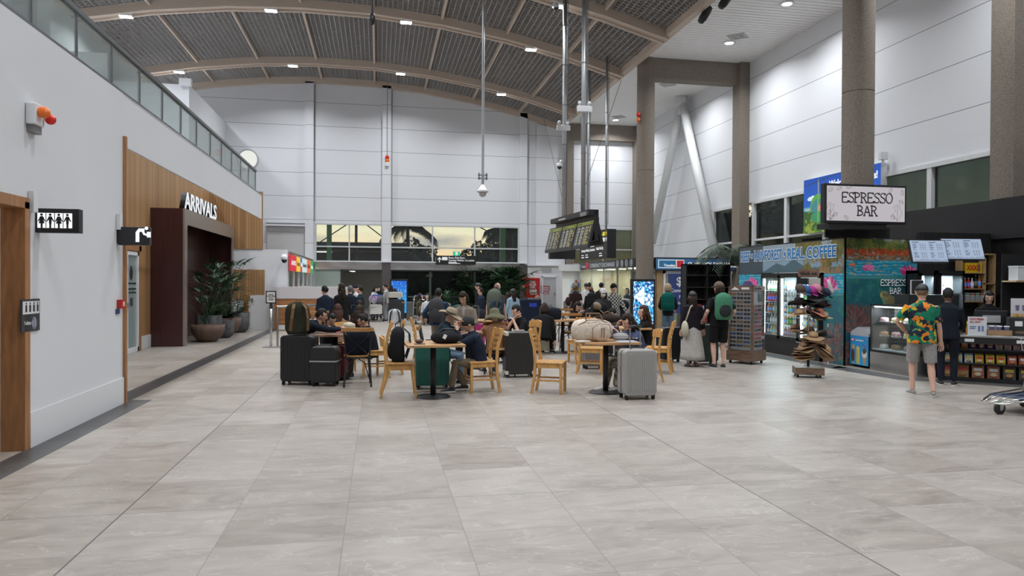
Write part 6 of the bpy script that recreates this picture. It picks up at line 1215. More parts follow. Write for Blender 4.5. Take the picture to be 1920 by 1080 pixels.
y = 10.75; x = aty(1853, 600, y).x; BAR = person('barista with shoulder length dark hair behind the till', x, y, face(-.55, -1), 1.58, head=(.25, -.1), hL=(.26, -.3, 1.05), hR=(-.24, -.25, 1.0), yt=(1853, 546), top=bkf, sleeve='short', bottom=bkf, hair=('bob', 'black'), vox=.010)
# --- queue at the rental desk (left background)
def far(label, px, Y, facing, H=1.6, **k):
    x = aty(px, 550, Y).x; k['yt'] = (px, k.pop('top_y')); k.setdefault('vox', .017); return person(label, x, Y, facing, H, **k)
far('woman in navy track jacket with white sleeve stripe, standing in the rental queue', 610, 17.6, face(-.3, 1), 1.58, top_y=536, top=nv, bottom=bkf, hair=('tied', 'black'), loose=1.15, head=(.1, .5))
far('woman with long brown hair and black coat standing in the queue', 641, 18.3, face(-.6, 1), 1.65, top_y=532, top=bkf, bottom=bkf, hair=('long', 'brown'), loose=1.2, head=(0, .4), hem=.2)
far('grey haired man in navy vest and white shirt in the queue', 657, 20.0, face(-.5, 1), 1.60, top_y=536, top=nv, bottom=chf, hair=('short', 'grey'))
far('man in navy cap facing left behind the grey haired man', 668, 23.0, face(-1, -.3), 1.68, top_y=533, top=whf, bottom=chf, hair=('short', 'black'), hat=('cap', nv))
far('woman in dark teal top talking at the end of the queue', 676, 19.5, face(-1, .1), 1.60, top_y=536, top=fabric('dark_teal', (.01, .025, .035)), bottom=chf, hair=('short', 'brown'), hL=(.1, -.3, 1.1), hR=(-.1, -.3, 1.05))
far('woman in dark brown dress behind the teal topped woman', 674, 17.5, face(0, 1), 1.55, sit=.6, top_y=566, top=brnf, bottom=brnf, hair=('long', 'brown'))
far('masked woman in white top leaning over the loaded trolley', 699, 29.3, face(.8, -.6), 1.56, lean=(.25, 0), head=(.3, 0), hL=(.1, -.35, 1.05), hR=(-.1, -.4, 1.0), top_y=537, top=whf, bottom=bkf, hair=('long', 'black'), mask=True)
far('masked woman in dark top standing behind the loaded trolley', 711, 29.8, face(-.2, -1), 1.57, head=(.3, 0), hL=(.1, -.3, 1.05), hR=(-.1, -.3, 1.05), top_y=536, top=bkf, bottom=bkf, hair=('long', 'black'), mask=True)
far('woman in pale grey sweater and wide grey trousers standing by the trolley', 724, 28.6, face(-1, .2), 1.62, head=(.3, 0), hL=(.1, -.32, 1.1), hR=(-.1, -.32, 1.1), top_y=532, top=fabric('pale_grey_knit', (.33, .33, .32)), bottom=gyf, legs='wide', hair=('short', 'brown'))
q = far('person in black with backpack standing behind the pale grey sweater', 733, 29.6, face(-1, .6), 1.6, top_y=535, top=bkf, bottom=gyf, legs='wide', hair=('long', 'black')); wear_pack(q, 'black backpack worn beside the blue totem', (.012, .012, .014))
# centre background
far('woman in olive top sitting in a taupe tub chair', 787, 26.6, face(.8, -.4), 1.58, sit=.50, top_y=557, top=olv, bottom=chf, hair=('long', 'brown'), head=(0, .6))
far('woman in white top with black collar sitting near the doors', 802, 26.0, face(-.1, -1), 1.6, sit=.5, top_y=554, top=whf, bottom=chf, hair=('long', 'black'), head=(0, -.5))
tub_chair('taupe tub chair under the woman in white top', (aty(802, 550, 26.0).x, 26.05), face(-.1, -1), MATS['taupe'])
q = far('youth in blue jacket standing with arm out and grey backpack', 822, 14.6, face(.3, 1), 1.62, vox=.012, top_y=541, top=blu, bottom=bge, hair=('short', 'black'), loose=1.18, hR=(-.42, -.22, .95), hL=(.35, -.1, 1.0)); wear_pack(q, 'slate grey backpack on the youth in blue jacket', (.05, .05, .055), .30, .2, .50, drop=.46)
far('young man in black flat cap looking left behind the standing woman', 897, 23.0, face(-1, -.1), 1.72, top_y=529, top=nv2, bottom=chf, hair=('short', 'black'), hat=('beanie', black))
far('woman with brown hair and navy jacket facing left among the crowd', 902, 21.0, face(-1, .1), 1.58, top_y=540, top=nv, bottom=chf, hair=('short', 'brown'), loose=1.15)
q = far('bald man with glasses in grey tee carrying a large hiking pack', 930, 17.6, face(.35, 1), 1.76, vox=.013, top_y=529, top=fabric('grey_tee', (.07, .07, .075)), sleeve='short', bottom=chf, hair=('bald', 'light'), head=(.3, -.6), build=1.08); wear_pack(q, 'large grey green hiking pack with blue neck pillow', (.10, .115, .09), .36, .28, .62, drop=.5)
qt = q['t'].location; t = thing('blue_neck_pillow', 'slate blue neck pillow strapped to the hiking pack', 'pillow', (qt.x-.05, qt.y-.46, 1.02)); MB().tube([(.12*math.cos(a), 0, .12*math.sin(a)) for a in np.linspace(-4.2, 1.0, 14)], .06, 10).build('cushion', fabric('slate_pillow', (.03, .05, .07)), t, smooth=True)
far('woman with long dark hair in floral top beside the hiking pack', 952, 20.0, face(.2, 1), 1.50, top_y=550, top=florf, bottom=fabric('magenta_cloth', (.2, .01, .09)), hair=('long', 'brown'))
far('woman with beret in pale blue denim jacket', 962, 19.6, face(-.3, 1), 1.62, vox=.013, top_y=540, top=lbl, bottom=bkf, hair=('long', 'brown'), hat=('beanie', black), loose=1.12, hem=.15)
q = far('small traveller in black with backpack near the fire hose cabinet', 985, 22.5, face(.2, 1), 1.42, top_y=558, top=bkf, bottom=bkf, hair=('short', 'brown')); wear_pack(q, 'black backpack on the small traveller', (.012, .012, .013), .32, .22, .42)
far('person with long wavy light hair and black top sitting at the right rear', 1008, 18.5, face(-.1, 1), 1.62, sit=.5, top_y=554, top=fabric('black_green_print', (.01, .016, .012)), bottom=chf, hair=('long', 'light'))
far('person in black hood coat bent over at the table behind the cream suitcase', 1018, 15.2, face(.5, 1), 1.62, sit=.50, lean=(.35, 0), head=(.4, .3), top_y=568, top=bkf, bottom=bkf, hair=('bob', 'brown'), vox=.013, loose=1.25)
t = thing('navy_seat_back', 'navy covered seat back with small blue label behind the tables', 'chair', (aty(995, 560, 18.0).x, 18.0, 0)); MB().b2(-.28, .28, -.05, .05, .45, 1.15).build('backrest', nv, t, bevel=.04); MB().b2(-.28, .28, 0, .5, .40, .47).build('seat', nv, t, bevel=.02); MB().b2(-.05, .15, -.06, -.05, .95, 1.05).build('label', mat('label_blue2', (.02, .05, .4), .5), t)
for sx in (-.24, .24): MB().tube([(sx, 0, 0), (sx, 0, .42)], .015).tube([(sx, .45, 0), (sx, .45, .42)], .015).build('leg', steel, t)
# right background
x, y = FP(1086, 600)
q = far('person with curly light hair and dark brown tee seen from behind', 1079, 22.5, face(.2, 1), 1.62, top_y=533, top=brnf, sleeve='short', bottom=bkf, hair=('curly', 'light')); 
t = thing('brown_shoulder_bag', 'dark brown bag slung behind the brown tee person', 'bag', (q['t'].location.x-.3, 22.3, .85)); MB().ell((0, 0, .12), (.10, .08, .15), 12, 8).build('bag_body', brnf, t, smooth=True); MB().tube([(0, 0, .3), (.15, 0, .5), (.32, .05, .6)], .012).build('strap', brnf, t)
far('man in grey cap and white tee with orange bandana', 1099, 26.0, face(-.5, -1), 1.74, top_y=530, top=whf, sleeve='short', bottom=fabric('green_shorts', (.02, .07, .04)), hair=('short', 'black'), hat=('cap', chf), head=(.2, .2), sk=skin)
far('dark haired man behind the man in grey cap', 1105, 27.5, face(.3, 1), 1.76, top_y=530, top=bkf, bottom=chf, hair=('short', 'brown'))
q = far('traveller in black with orange cap seen from behind', 1108, 22.0, face(.1, 1), 1.56, top_y=537, top=bkf, bottom=bkf, hair=('short', 'brown'), hat=('beanie', mat('rust_cap', (.16, .05, .025), .9)), loose=1.2); wear_pack(q, 'bulky black pack on the traveller with orange cap', (.010, .011, .013), .32, .2, .46)
far('man in navy cap standing before the exchange window', 1127, 24.6, face(.6, 1), 1.70, top_y=529, top=bkf, bottom=chf, hair=('short', 'black'), hat=('cap', nv))
far('woman in white cap and face mask with charcoal sweater', 1130, 15.6, face(-.2, -1), 1.66, vox=.012, top_y=538, top=chf, bottom=bkf, hair=('long', 'black'), hat=('cap', whf), mask=True, loose=1.2, hR=(-.12, -.2, .98), head=(.1, .1))
far('woman in black beanie and black and white checked shirt', 1150, 17.6, face(.15, -1), 1.66, vox=.012, top_y=530, top=plaid(), bottom=gyf, hair=('short', 'black'), hat=('beanie', bkf), loose=1.2, hL=(.3, -.25, .9), hem=.1)
far('clerk behind the exchange counter glass', 1176, 27.0, face(-1, -.5), 1.6, top_y=541, top=blu, bottom=bkf, hair=('bob', 'black'))
far('girl with black hair bent over the table by the panda backpack', 1076, 17.5, face(.3, -1), 1.58, sit=.48, lean=(.3, 0), head=(.55, -.1), hL=(.1, -.35, .8), hR=(-.1, -.35, .8), top_y=566, top=bkf, bottom=chf, hair=('bob', 'black'), vox=.013)
q = far('person with bowed head and grey sleeve asleep at the table', 1126, 14.8, face(.6, -1), 1.60, sit=.46, lean=(.55, .1), head=(.7, -.2), hL=(.25, -.4, .78), hR=(-.15, -.4, .78), top_y=580, top=gyf, bottom=chf, hair=('short', 'black'), vox=.013)
backpack('black backpack with water bottle standing before the sleeping person', q['t'].location.x-.22, 14.2, .78, .1, (.013, .014, .016), .34, .22, .42)
t = thing('khaki_cap', 'khaki cap hanging on the black backpack', 'cap', (q['t'].location.x-.33, 14.0, 1.10), 0, rot=(.3, .7, 0)); MB().ell((0, 0, 0), (.1, .1, .085), 16, 10, fn=lambda d: 1 if d.z > -.2 else .8).build('crown', mat('khaki_cap', (.19, .14, .09), .85), t, smooth=True); MB().b2(.04, .2, -.07, .07, -.02, -.012).build('cap_peak', MATS['khaki_cap'], t, bevel=.004)
# ================================================================ ESPRESSO BAR
def lotus(c, x, y, r, col=(.55, .06, .22), seed=0):
    R = random.Random(seed)
    for j in range(15):
        a = -PI*(.04+.92*j/14)+R.uniform(-.05, .05); L = r*R.uniform(.75, 1.0)*(.8+.3*abs(math.cos(a))); w = r*.16; dx, dy = math.cos(a), math.sin(a); k = R.uniform(.6, 1.3)
        c.poly([(x-dy*w*.4, y+dx*w*.4), (x+dx*L*.55-dy*w, y+dy*L*.55+dx*w), (x+dx*L, y+dy*L), (x+dx*L*.55+dy*w, y+dy*L*.55-dx*w), (x+dy*w*.4, y-dx*w*.4)], [min(.8, q*k+(.12 if j % 3 == 0 else 0)) for q in col])
def mural(w, h, seed, right):
    c = Cv(w, h, (.02, .06, .08)); Yn = c.Y/h; Xn = c.X/w; n1 = vnoise(h, w, 30, 5, seed); n2 = vnoise(h, w, 9, 4, seed+1); n3 = vnoise(h, w, 4, 3, seed+2)
    sky = np.stack([.10+.10*(1-Yn*3), .20+.04*(1-Yn*3), .27+.03*Yn], -1); c.a = np.clip(sky, 0, 1)
    if not right:
        c.poly([(0, h*.3), (w*.3, h*.24), (w*.42, h*.17), (w*.5, h*.2), (w*.58, h*.14), (w*.7, h*.22), (w, h*.22), (w, h*.28), (0, h*.28)], (.05, .09, .11))
        c.m((Xn < .28) & (Yn < .40), (.012, .018, .022), .85); c.m((Xn > .6) & (Yn < .34) & (n1+n2*.4 > .64), (.09, .075, .02)); c.m((Xn > .68) & (Yn < .30) & (n3 > .55), (.14, .12, .03), .7); c.m((Xn > .72) & (Yn > .16) & (Yn < .27) & (n2 > .5), (.22, .12, .04), .7)
    else:
        c.m((n1+.4*n2 > .58) & (Yn < .12), (.05, .07, .015)); c.m((n2 > .56) & (Yn < .11), (.14, .15, .03), .8); c.m((Yn > .065+.02*n1) & (Yn < .14) & (n2 > .36), (.26, .045, .012)); c.m((Yn > .08) & (Yn < .14) & (n3 > .6), (.40, .09, .03), .8); c.m((Yn > .125) & (Yn < .18) & (n2 > .3), (.20, .12, .06), .9); c.m((Yn > .125) & (Yn < .18) & (n3 > .55), (.10, .055, .03), .9)
    for k in range(7):
        x0 = w*(.62+.055*k) if not right else w*(.05+.14*k); y0 = h*(.05+.03*(k % 3))*(1 if not right else .5); 
        for j in range(8): a = j*PI/4; c.line(x0, y0, x0+math.cos(a)*h*.05, y0+math.sin(a)*h*.035+h*.012, h*.012, (.05, .09, .02) if k % 2 else (.12, .14, .03))
        c.line(x0, y0, x0, y0+h*(.15 if not right else .06), h*.006, (.06, .04, .02))
    wl, ul = (.27, .42) if not right else (.17, .285)
    wm = (Yn > wl) & (Yn < ul+.012*np.sin(Xn*20)); c.m(wm, (.01, .17, .26)); c.m(wm & (vnoise(h, w, 5, 2, seed+4)+.35*np.sin(Yn*260+n1*9) > .75), (.05, .36, .48), .8); c.m(wm & (vnoise(h, w, 7, 2, seed+9)+.3*np.sin(Yn*190+n1*12) > .83), (.35, .28, .12), .6)
    um = Yn >= ul; dd = (Yn-ul)/(1-ul); c.a = np.where(um[..., None], np.stack([.006+.01*n1, .055+.06*n2*(1-dd), .075+.05*n1*(1-dd)], -1), c.a)
    c.m(um & (Yn < ul+.03), (.05, .20, .22), .6); c.m(um & (n2+n3*.4 > .86), (.02, .12, .10), .8)
    R = random.Random(seed)
    cor = [(w*.1, h*.98, h*.22), (w*.95, h*1.0, h*.3)] if not right else [(w*.16, h*.74, h*.20), (w*.05, h*1.0, h*.16)]
    for cx, cy, r in cor:
        for k in range(420):
            a = R.uniform(-PI, 0); q = R.random()**.5*r; x, y = cx+q*math.cos(a)*1.3, cy+q*math.sin(a); a2 = math.atan2(y-cy, x-cx)+R.uniform(-.5, .5); s = R.uniform(.5, 1.4); c.line(x, y, x+math.cos(a2)*h*.035, y+math.sin(a2)*h*.035, h*.011, (.115*s, .055*s, .05*s))
    if right:
        lotus(c, w*.10, h*.215, h*.035, (.45, .10, .03), 3); lotus(c, w*.32, h*.245, h*.065, (.5, .08, .25), 4); lotus(c, w*.88, h*.275, h*.095, (.42, .03, .16), 5)
        # turtle
        c.ell(w*.86, h*0.515, w*.17, h*.085, (.22, .13, .05), .25); 
        for k in range(11): c.ell(w*(.74+.03*(k % 5)*1.5), h*(0.470+.035*(k//5)+.01*(k % 5)), w*.028, h*.018, ((.38, .12, .04), (.34, .22, .06))[k % 2], .3)
        c.poly([(w*.70, h*0.570), (w*.56, h*0.530), (w*.50, h*0.455), (w*.55, h*0.420), (w*.64, h*0.440), (w*.74, h*0.490)], (.16, .14, .07)); c.ell(w*.55, h*0.445, w*.065, h*.035, (.20, .18, .09), .5)
        for k in range(7): c.ell(w*(.53+.012*k), h*(0.435+.008*(k % 3)), w*.006, h*.007, (.03, .03, .02))
        c.poly([(w*.485, h*0.440), (w*.5, h*0.420), (w*.515, h*0.445), (w*.50, h*0.470)], (.35, .30, .08)); c.poly([(w*.50, h*0.470), (w*.60, h*0.530), (w*.62, h*0.560), (w*.54, h*0.520)], (.10, .28, .14))
    else:
        lotus(c, w*.16, h*.40, h*.14, (.45, .04, .18), 6); lotus(c, w*.88, h*.40, h*.15, (.45, .05, .20), 7)
    return np.clip(c.a*1.55, 0, .85)
mw = vcmat('mural_print', 0, .45); ZT = 2.47
bar = thing('mural_wall', 'long mural wall with reef and rainforest scene facing the hall', 'wall', (8.88, 16.45, 0), -PI/2)
im = mural(380, 228, 11, False); W1 = 16.45-12.35; px = W1/380; fa_, fb_ = int((16.45-15.32)/px), int((16.45-12.98)/px); zt_ = int((ZT-1.83)/(ZT/228))
canvas_obj('mural_panel', im[:, :fa_], fa_*px, ZT, mw, bar, (0, 0, 0)); canvas_obj('mural_panel', im[:, fb_:], (380-fb_)*px, ZT, mw, bar, (fb_*px, 0, 0)); canvas_obj('mural_panel', im[:zt_, fa_:fb_], (fb_-fa_)*px, zt_*ZT/228, mw, bar, (fa_*px, 0, ZT-zt_*ZT/228))
MB().b2(0, fa_*px, .01, .05, 0, ZT).b2(fb_*px, W1, .01, .05, 0, ZT).b2(fa_*px, fb_*px, .01, .05, ZT-zt_*ZT/228, ZT).b2(0, .02, 0, .9, 0, ZT).b2(-.01, W1, -.005, .05, ZT, ZT+.02).build('backing', blackm, bar)
for s_, x0, w_ in (('REEF', .12, .46), ('•', .62, .1), ('RAINFOREST', .76, 1.22), ('•', 2.02, .1), ('REAL COFFEE', 2.16, 1.72)):
    text('lettering_outline', s_, .33, glow('lettering_white_glow', (.75, .80, .84), .55), bar, (x0, -.012, 2.13), width=w_, bold=.075); text('lettering', s_, .33, mat('lettering_blue', (.02, .17, .42), .4), bar, (x0+.015, -.018, 2.13), width=w_-.03, bold=.025)  # printed white outline is given emission so it looks brighter
b2_ = thing('turtle_mural_wall', 'turtle and lotus mural wall behind the cake display reading ESPRESSO BAR', 'wall', (8.90, 12.35, 0)); W2_ = 1.60
canvas_obj('mural_panel', mural(160, 244, 23, True), W2_, ZT, mw, b2_, (0, -.0, 0)); MB().b2(-.01, W2_, .005, .1, 0, ZT+.01).b2(-.015, .0, -.006, .1, 0, ZT).build('backing', blackm, b2_)
# slab-serif stroke letters
GL = {'E': (['M0 0 0 1', 'M0 1 .6 1', 'M0 .52 .42 .52', 'M0 0 .6 0', 'M.6 1 .6 .82', 'M.6 0 .6 .18', 'M.42 .6 .42 .44'], .72), 'S': (['S'], .68), 'P': (['M.05 0 .05 1', 'M-.08 0 .25 0', 'M-.08 1 .05 1', 'A.05 .75 .5 .25 -90 90'], .72), 'R': (['M.05 0 .05 1', 'M-.08 0 .2 0', 'M-.08 1 .05 1', 'A.05 .75 .48 .25 -90 90', 'M.28 .5 .6 0', 'M.5 0 .7 0'], .78), 'O': (['A.35 .5 .36 .5 0 360'], .84), 'B': (['M.05 0 .05 1', 'M-.08 0 .05 0', 'M-.08 1 .05 1', 'A.05 .75 .46 .25 -90 90', 'A.05 .25 .52 .25 -90 90'], .74), 'A': (['M0 0 .33 1', 'M.33 1 .66 0', 'M.1 .35 .56 .35', 'M-.1 0 .12 0', 'M.54 0 .78 0'], .82)}
def serif(name, s_, H_, m_, parent, loc, th=.075, yoff=-.004, rz=0):
    mb = MB(); x0 = 0; tot = sum(GL[c][1] for c in s_)*H_; x0 = -tot/2
    def seg(ax, az, bx, bz): mb.tube([(x0+ax*H_, 0, az*H_), (x0+bx*H_, 0, bz*H_)], th*H_*.62, 4)
    for c in s_:
        for g in GL[c][0]:
            if g == 'S':
                P = [(.55, .84), (.5, .95), (.3, 1.0), (.1, .93), (.05, .76), (.14, .62), (.32, .53), (.5, .42), (.57, .24), (.48, .06), (.28, 0), (.1, .05), (.03, .17)]
                mb.tube([(x0+a*H_, 0, b*H_) for a, b in P], th*H_*.6, 4); seg(.56, .8, .56, 1.02); seg(.02, .2, .02, -.02)
            elif g[0] == 'M': seg(*[float(v) for v in g[1:].split()])
            else:
                a, b, rx, ry, d0, d1 = [float(v) for v in g[1:].split()]; n = 20
                mb.tube([(x0+(a+rx*math.cos(math.radians(d0+(d1-d0)*i/n)))*H_, 0, (b+ry*math.sin(math.radians(d0+(d1-d0)*i/n)))*H_) for i in range(n+1)], th*H_*.6, 4)
        x0 += GL[c][1]*H_
    o = mb.build(name, m_, parent); o.location = (loc[0], loc[1]+yoff, loc[2]); o.rotation_euler = (0, 0, rz); return o
serif('lettering', 'ESPRESSO', .115, whitetrim, b2_, (1.12, -.01, 1.56), .12); serif('lettering', 'BAR', .115, whitetrim, b2_, (1.12, -.01, 1.40), .12)
# hanging ESPRESSO BAR lightbox in front of the column
YS = 11.9; a, b = aty(1546, 343, YS), aty(1699, 421, YS); w = b.x-a.x; h = a.z-b.z
t = thing('espresso_sign', 'square black framed sign reading ESPRESSO BAR fixed to the round column', 'sign', (a.x, YS, b.z)); MB().b2(0, w, 0, .12, 0, h).b2(w*.3, w*.8, .1, .6, h*.2, h*.8).build('frame', black, t, bevel=.008); MB().b2(.05, w-.04, -.008, 0, .045, h-.045).build('panel', glow('sign_paper', (.50, .47, .50), .95), t)
serif('lettering', 'ESPRESSO', .185, black, t, (w*.52, -.012, h*.53), .115); serif('lettering', 'BAR', .185, black, t, (w*.52, -.012, h*.20), .115); m = MB(); R = random.Random(4)
for k in range(11):
    cx, cz = ((.14, .1), (.22, .16), (.1, .2), (.3, h-.09), (.5, h-.06), (w-.35, h-.1), (w-.12, .42), (w-.3, .13), (.45, .1), (.12, h-.12), (w-.1, h-.14))[k]; an = R.uniform(0, 3)
    P = [(cx+.05*math.cos(q)*math.cos(an)-.032*math.sin(q)*math.sin(an), -.011, cz+.05*math.cos(q)*math.sin(an)+.032*math.sin(q)*math.cos(an)) for q in np.linspace(0, 2*PI, 14)]
    m.tube(P, .0025, 4).tube([P[0], (cx+.008, -.011, cz), P[7]], .0025, 4)
for cx, s in ((w-.2, 1), (.12, -1)): m.tube([(cx, -.011, .06), (cx-.1*s, -.011, .2), (cx-.04*s, -.011, .25), (cx-.08*s, -.011, .33), (cx+.03*s, -.011, .38), (cx+.1*s, -.011, .2), (cx, -.011, .06), (cx, -.011, .36)], .003, 4)
m.build('coffee_drawings', mat('brown_line', (.10, .05, .04), .7), t); MB().b2(.12, w-.4, .03, .4, -.1, 0).build('black_base', black, t)
tag(MB().b2(aty(1548, 440, 12.36).x, aty(1668, 440, 12.36).x, 12.36, 12.4, ZT+.02, b.z-.03).build('ribbed_black_panel', blackm), 'black ribbed panel between the mural top and the ESPRESSO BAR sign', 'panel')
# back wall of the kiosk, right part
ribm = slat_mat('black_ribs', (.010, .010, .011), (.02, .02, .022), 'X', .18)
stc(MB().b2(10.5, 12.3, 12.3, 12.4, 0, 2.62).build('wall_kiosk', ribm)); stc(MB().b2(12.22, 12.3, 6.0, 15.6, 0, 3.3).build('wall_kiosk_side', black))
tag(MB().b2(12.12, 12.2, 6.0, 12.28, 2.5, 3.3).build('black_fascia', black), 'long plain black fascia board above the kiosk back wall', 'panel')
# bottles prototypes
botcols = [(.6, .45, .02), (.05, .15, .45), (.55, .03, .05), (.02, .02, .03), (.6, .55, .5), (.02, .3, .1), (.5, .15, .02), (.4, .5, .6)]
def bottle_mesh(c, k):
    m = MB(); m.lathe([(.001, 0), (.03, 0), (.032, .02), (.032, .12), (.014, .165), (.013, .19), (.001, .19)], n=10).lathe([(.0325, .04), (.0328, .11), (.0325, .11)], n=10, mi=1, cap=False).lathe([(.001, .19), (.015, .19), (.015, .205), (.001, .205)], n=8, mi=2)
    me = m.mesh('drink_bottle'); [me.materials.append(q) for q in (mat('drink%d' % k, c, .2), mat('dlabel%d' % k, [min(1, v*1.3+.1) for v in c[::-1]], .5), whitetrim)]; me.shade_smooth(); return me
BM = [bottle_mesh(c, i) for i, c in enumerate(botcols)]
ORD = ['first', 'second', 'third', 'fourth', 'fifth', 'sixth', 'seventh', 'eighth', 'ninth', 'tenth', 'eleventh', 'twelfth', 'thirteenth', 'fourteenth', 'fifteenth', 'sixteenth']
CN = ['yellow', 'blue', 'red', 'black', 'cream', 'green', 'orange', 'pale blue']
def fridge(label, loc, rz, w, d, h, z0, doors, group, rows=5, lit=(.75, .92, 1)):
    t = thing('drinks_fridge', label, 'fridge', (*loc, 0), rz); MB().b2(0, w, d-.03, d, 0, h).b2(0, .04, 0, d, 0, h).b2(w-.04, w, 0, d, 0, h).b2(0, w, 0, d, h-.06, h).b2(0, w, 0, d, 0, z0).build('cabinet', black, t); n = doors
    MB().b2(.04, w-.04, d-.05, d-.03, z0, h-.06).build('back_panel', mat('fridge_white_glow', (.6, .7, .75), .4, emit=lit, estr=.9), t)  # panel is no lamp; its lit look is put in as emission
    for k in range(n):
        x0, x1 = .03+(w-.06)*k/n, .03+(w-.06)*(k+1)/n; f = MB().b2(x0, x0+.05, -.03, .01, z0, h-.05).b2(x1-.05, x1, -.03, .01, z0, h-.05).b2(x0, x1, -.03, .01, z0, z0+.06).b2(x0, x1, -.03, .01, h-.1, h-.05).build('door', black, t); MB().b2(x0+.05, x1-.05, -.015, -.008, z0+.06, h-.1).build('pane', glass, f); MB().tube([(x1-.07, -.06, z0+.5), (x1-.07, -.06, z0+.9)], .01, 6).build('handle', steel, f)
        MB().b2(x0+.06, x0+.09, .0, .03, z0+.08, h-.12).build('light_tube', glow('fridge_tube', (.85, .97, 1), 9), t)
        lampat('fridge_lamp', 0, 0, 0, 26, .08, lit).parent = t; C.objects[-1] if False else None
        lo = [o for o in t.children if o.type == 'LIGHT'][-1]; lo.location = ((x0+x1)/2, .06, h-.12)
    for r_ in range(rows): MB().b2(.05, w-.05, .06, d-.05, z0+.05+(h-z0-.2)*r_/rows, z0+.06+(h-z0-.2)*r_/rows).build('shelf', mat('wire_white', (.5, .55, .58), .4), t)
    M = Matrix.LocRotScale(t.location, t.rotation_euler.to_quaternion(), None); R = random.Random(int(loc[0]*10+loc[1])); dz = (h-z0-.2)/rows
    for r_ in range(rows):
        nb = int((w-.16)/.115); 
        for k in range(nb):
            ci = (r_*3+k//3+R.randint(0, 1)) % 8; o = bpy.data.objects.new('drink_bottle', BM[ci]); C.objects.link(o); o.location = M @ V((.13+k*.115, .13, z0+.062+dz*r_)); o.scale = (1.2, 1.2, min(1.1, dz/.24))
            tag(o, '%s drink bottle, %s from left, %s shelf up, %s' % (CN[ci], ORD[min(k, 15)], ORD[r_], group), 'bottle', 'drink bottles in the '+group)
    return t
fridge('tall black double door drinks fridge set into the mural wall', (8.84, 15.3), -PI/2, 2.3, .62, 1.82, .36, 3, 'mural wall fridge')
Yk = 12.25; x0 = aty(1720, 500, 11.95).x; x1 = aty(1757, 500, 11.95).x; fridge('left black drinks fridge at the back of the kiosk', (x0, 11.95), 0, x1-x0-.02, .3, aty(1722, 507, 11.95).z, .5, 1, 'left kiosk fridge', 4); fridge('right black drinks fridge beside the timber shelf unit', (x1, 11.95), 0, .62, .3, aty(1722, 507, 11.95).z, .5, 1, 'right kiosk fridge', 4)
# menu screens
for k, (pa, pb, lb) in enumerate((((1713, 449), (1776, 491), 'left tilted menu screen listing coffee prices'), ((1774, 446), (1845, 486), 'right tilted menu screen listing cold drinks'))):
    a, b = aty(*pa, 10.9), aty(*pb, 10.9); w = b.x-a.x-.03; h = (a.z-b.z)*1.02; im = Cv(96, 60, (.36, .45, .60)); R = random.Random(k)
    for col in (6, 52):
        im.rect(col, 4, col+18, 6, (.05, .06, .1))
        for r_ in range(12):
            if r_ == 6: continue
            im.rect(col, 9+r_*3.4, col+R.randint(7, 13), 10.4+r_*3.4, (.06, .07, .12)); [im.rect(col+20+q*6, 9+r_*3.4, col+23+q*6, 10.4+r_*3.4, (.08, .09, .14)) for q in range(3)]
    for q in range(14): im.ell(8+q*6.5, 58, 4, R.uniform(2, 7), (.16, .2, .28), 0, .5)
    t = thing('menu_screen', lb, 'screen', (a.x, 10.9+.02*k, b.z), rot=(-.30, 0, -.10)); MB().b2(-.015, w+.015, .005, .05, -.015, h+.015).build('bezel', black, t); canvas_obj('display', im.a, w, h, vcmat('menu_lit', .95), t, (0, 0, 0)); MB().b2(w*.4, w*.6, .05, .16, h*.4, h*.6).build('bracket', black, t)
# ice cream freezer and cake display (front faces the hall)
t = thing('ice_cream_freezer', 'blue ice cream freezer with curved lid beside the cake display', 'freezer', (9.0, 12.3, 0), -PI/2); fw_ = .52
MB().b2(0, fw_, 0, .65, .05, .60).build('body', black, t); im = Cv(52, 56, (.01, .22, .52)); im.m(np.clip(im.Y/56, 0, 1)*.6, (.02, .36, .62)); im.ell(7, 8, 5, 3.5, (.55, .03, .04)); im.ell(7, 8, 3.5, 1.6, (.8, .7, .6)); im.rect(17, 8, 38, 10, (.7, .8, .9)); im.rect(44, 4, 50, 6, (.5, .1, .1))
im.ell(8, 38, 5, 16, (.10, .035, .02)); im.ell(9, 22, 4.5, 5, (.5, .3, .15)); im.rect(7, 50, 10, 56, (.5, .33, .15)); im.rect(18, 24, 22, 54, (.60, .44, .03)); im.rect(23, 22, 27, 54, (.66, .50, .05)); im.ell(22, 23, 4, 3, (.68, .52, .08)); im.poly([(34, 32), (48, 32), (43, 55), (39, 55)], (.45, .25, .10)); im.ell(41, 34, 7.5, 7, (.62, .58, .5)); im.ell(41, 28, 5, 5, (.10, .04, .02)); im.ell(38, 32, 2, 2, (.1, .04, .02)); im.line(36, 22, 47, 16, 1.5, (.5, .05, .06)); im.line(36, 16, 46, 22, 1.5, (.02, .06, .25))
canvas_obj('printed_front', im.a, fw_, .55, vcmat('freezer_print', 0, .35), t, (0, -.004, .05)); text('lettering', 'Treat Me Joyfully', .045, whitetrim, t, (.16, -.008, .505), width=.22)
MB().prism([(0, .60), (fw_, .60), (fw_, .66), (fw_*.8, .74), (fw_*.4, .77), (.06, .70), (0, .66)], .0, .65, 'y').build('curved_lid', mat('lid_grey', (.36, .37, .39), .25), t)
t = thing('cake_display', 'stainless based glass display case of cakes and sandwiches', 'display case', (9.0, 11.74, 0), -PI/2); L = 1.18
MB().b2(0, L, 0, .7, .0, .36).build('steel_base', steel, t); MB().b2(0, .025, 0, .7, .36, 1.22).b2(L-.025, L, 0, .7, .36, 1.22).b2(0, L, 0, .7, 1.19, 1.22).b2(0, L, .67, .7, .36, 1.22).b2(0, L, -.005, .02, .34, .38).build('frame', black, t); MB().b2(.025, L-.025, .0, .008, .38, 1.19).build('front_glass', glass, t)
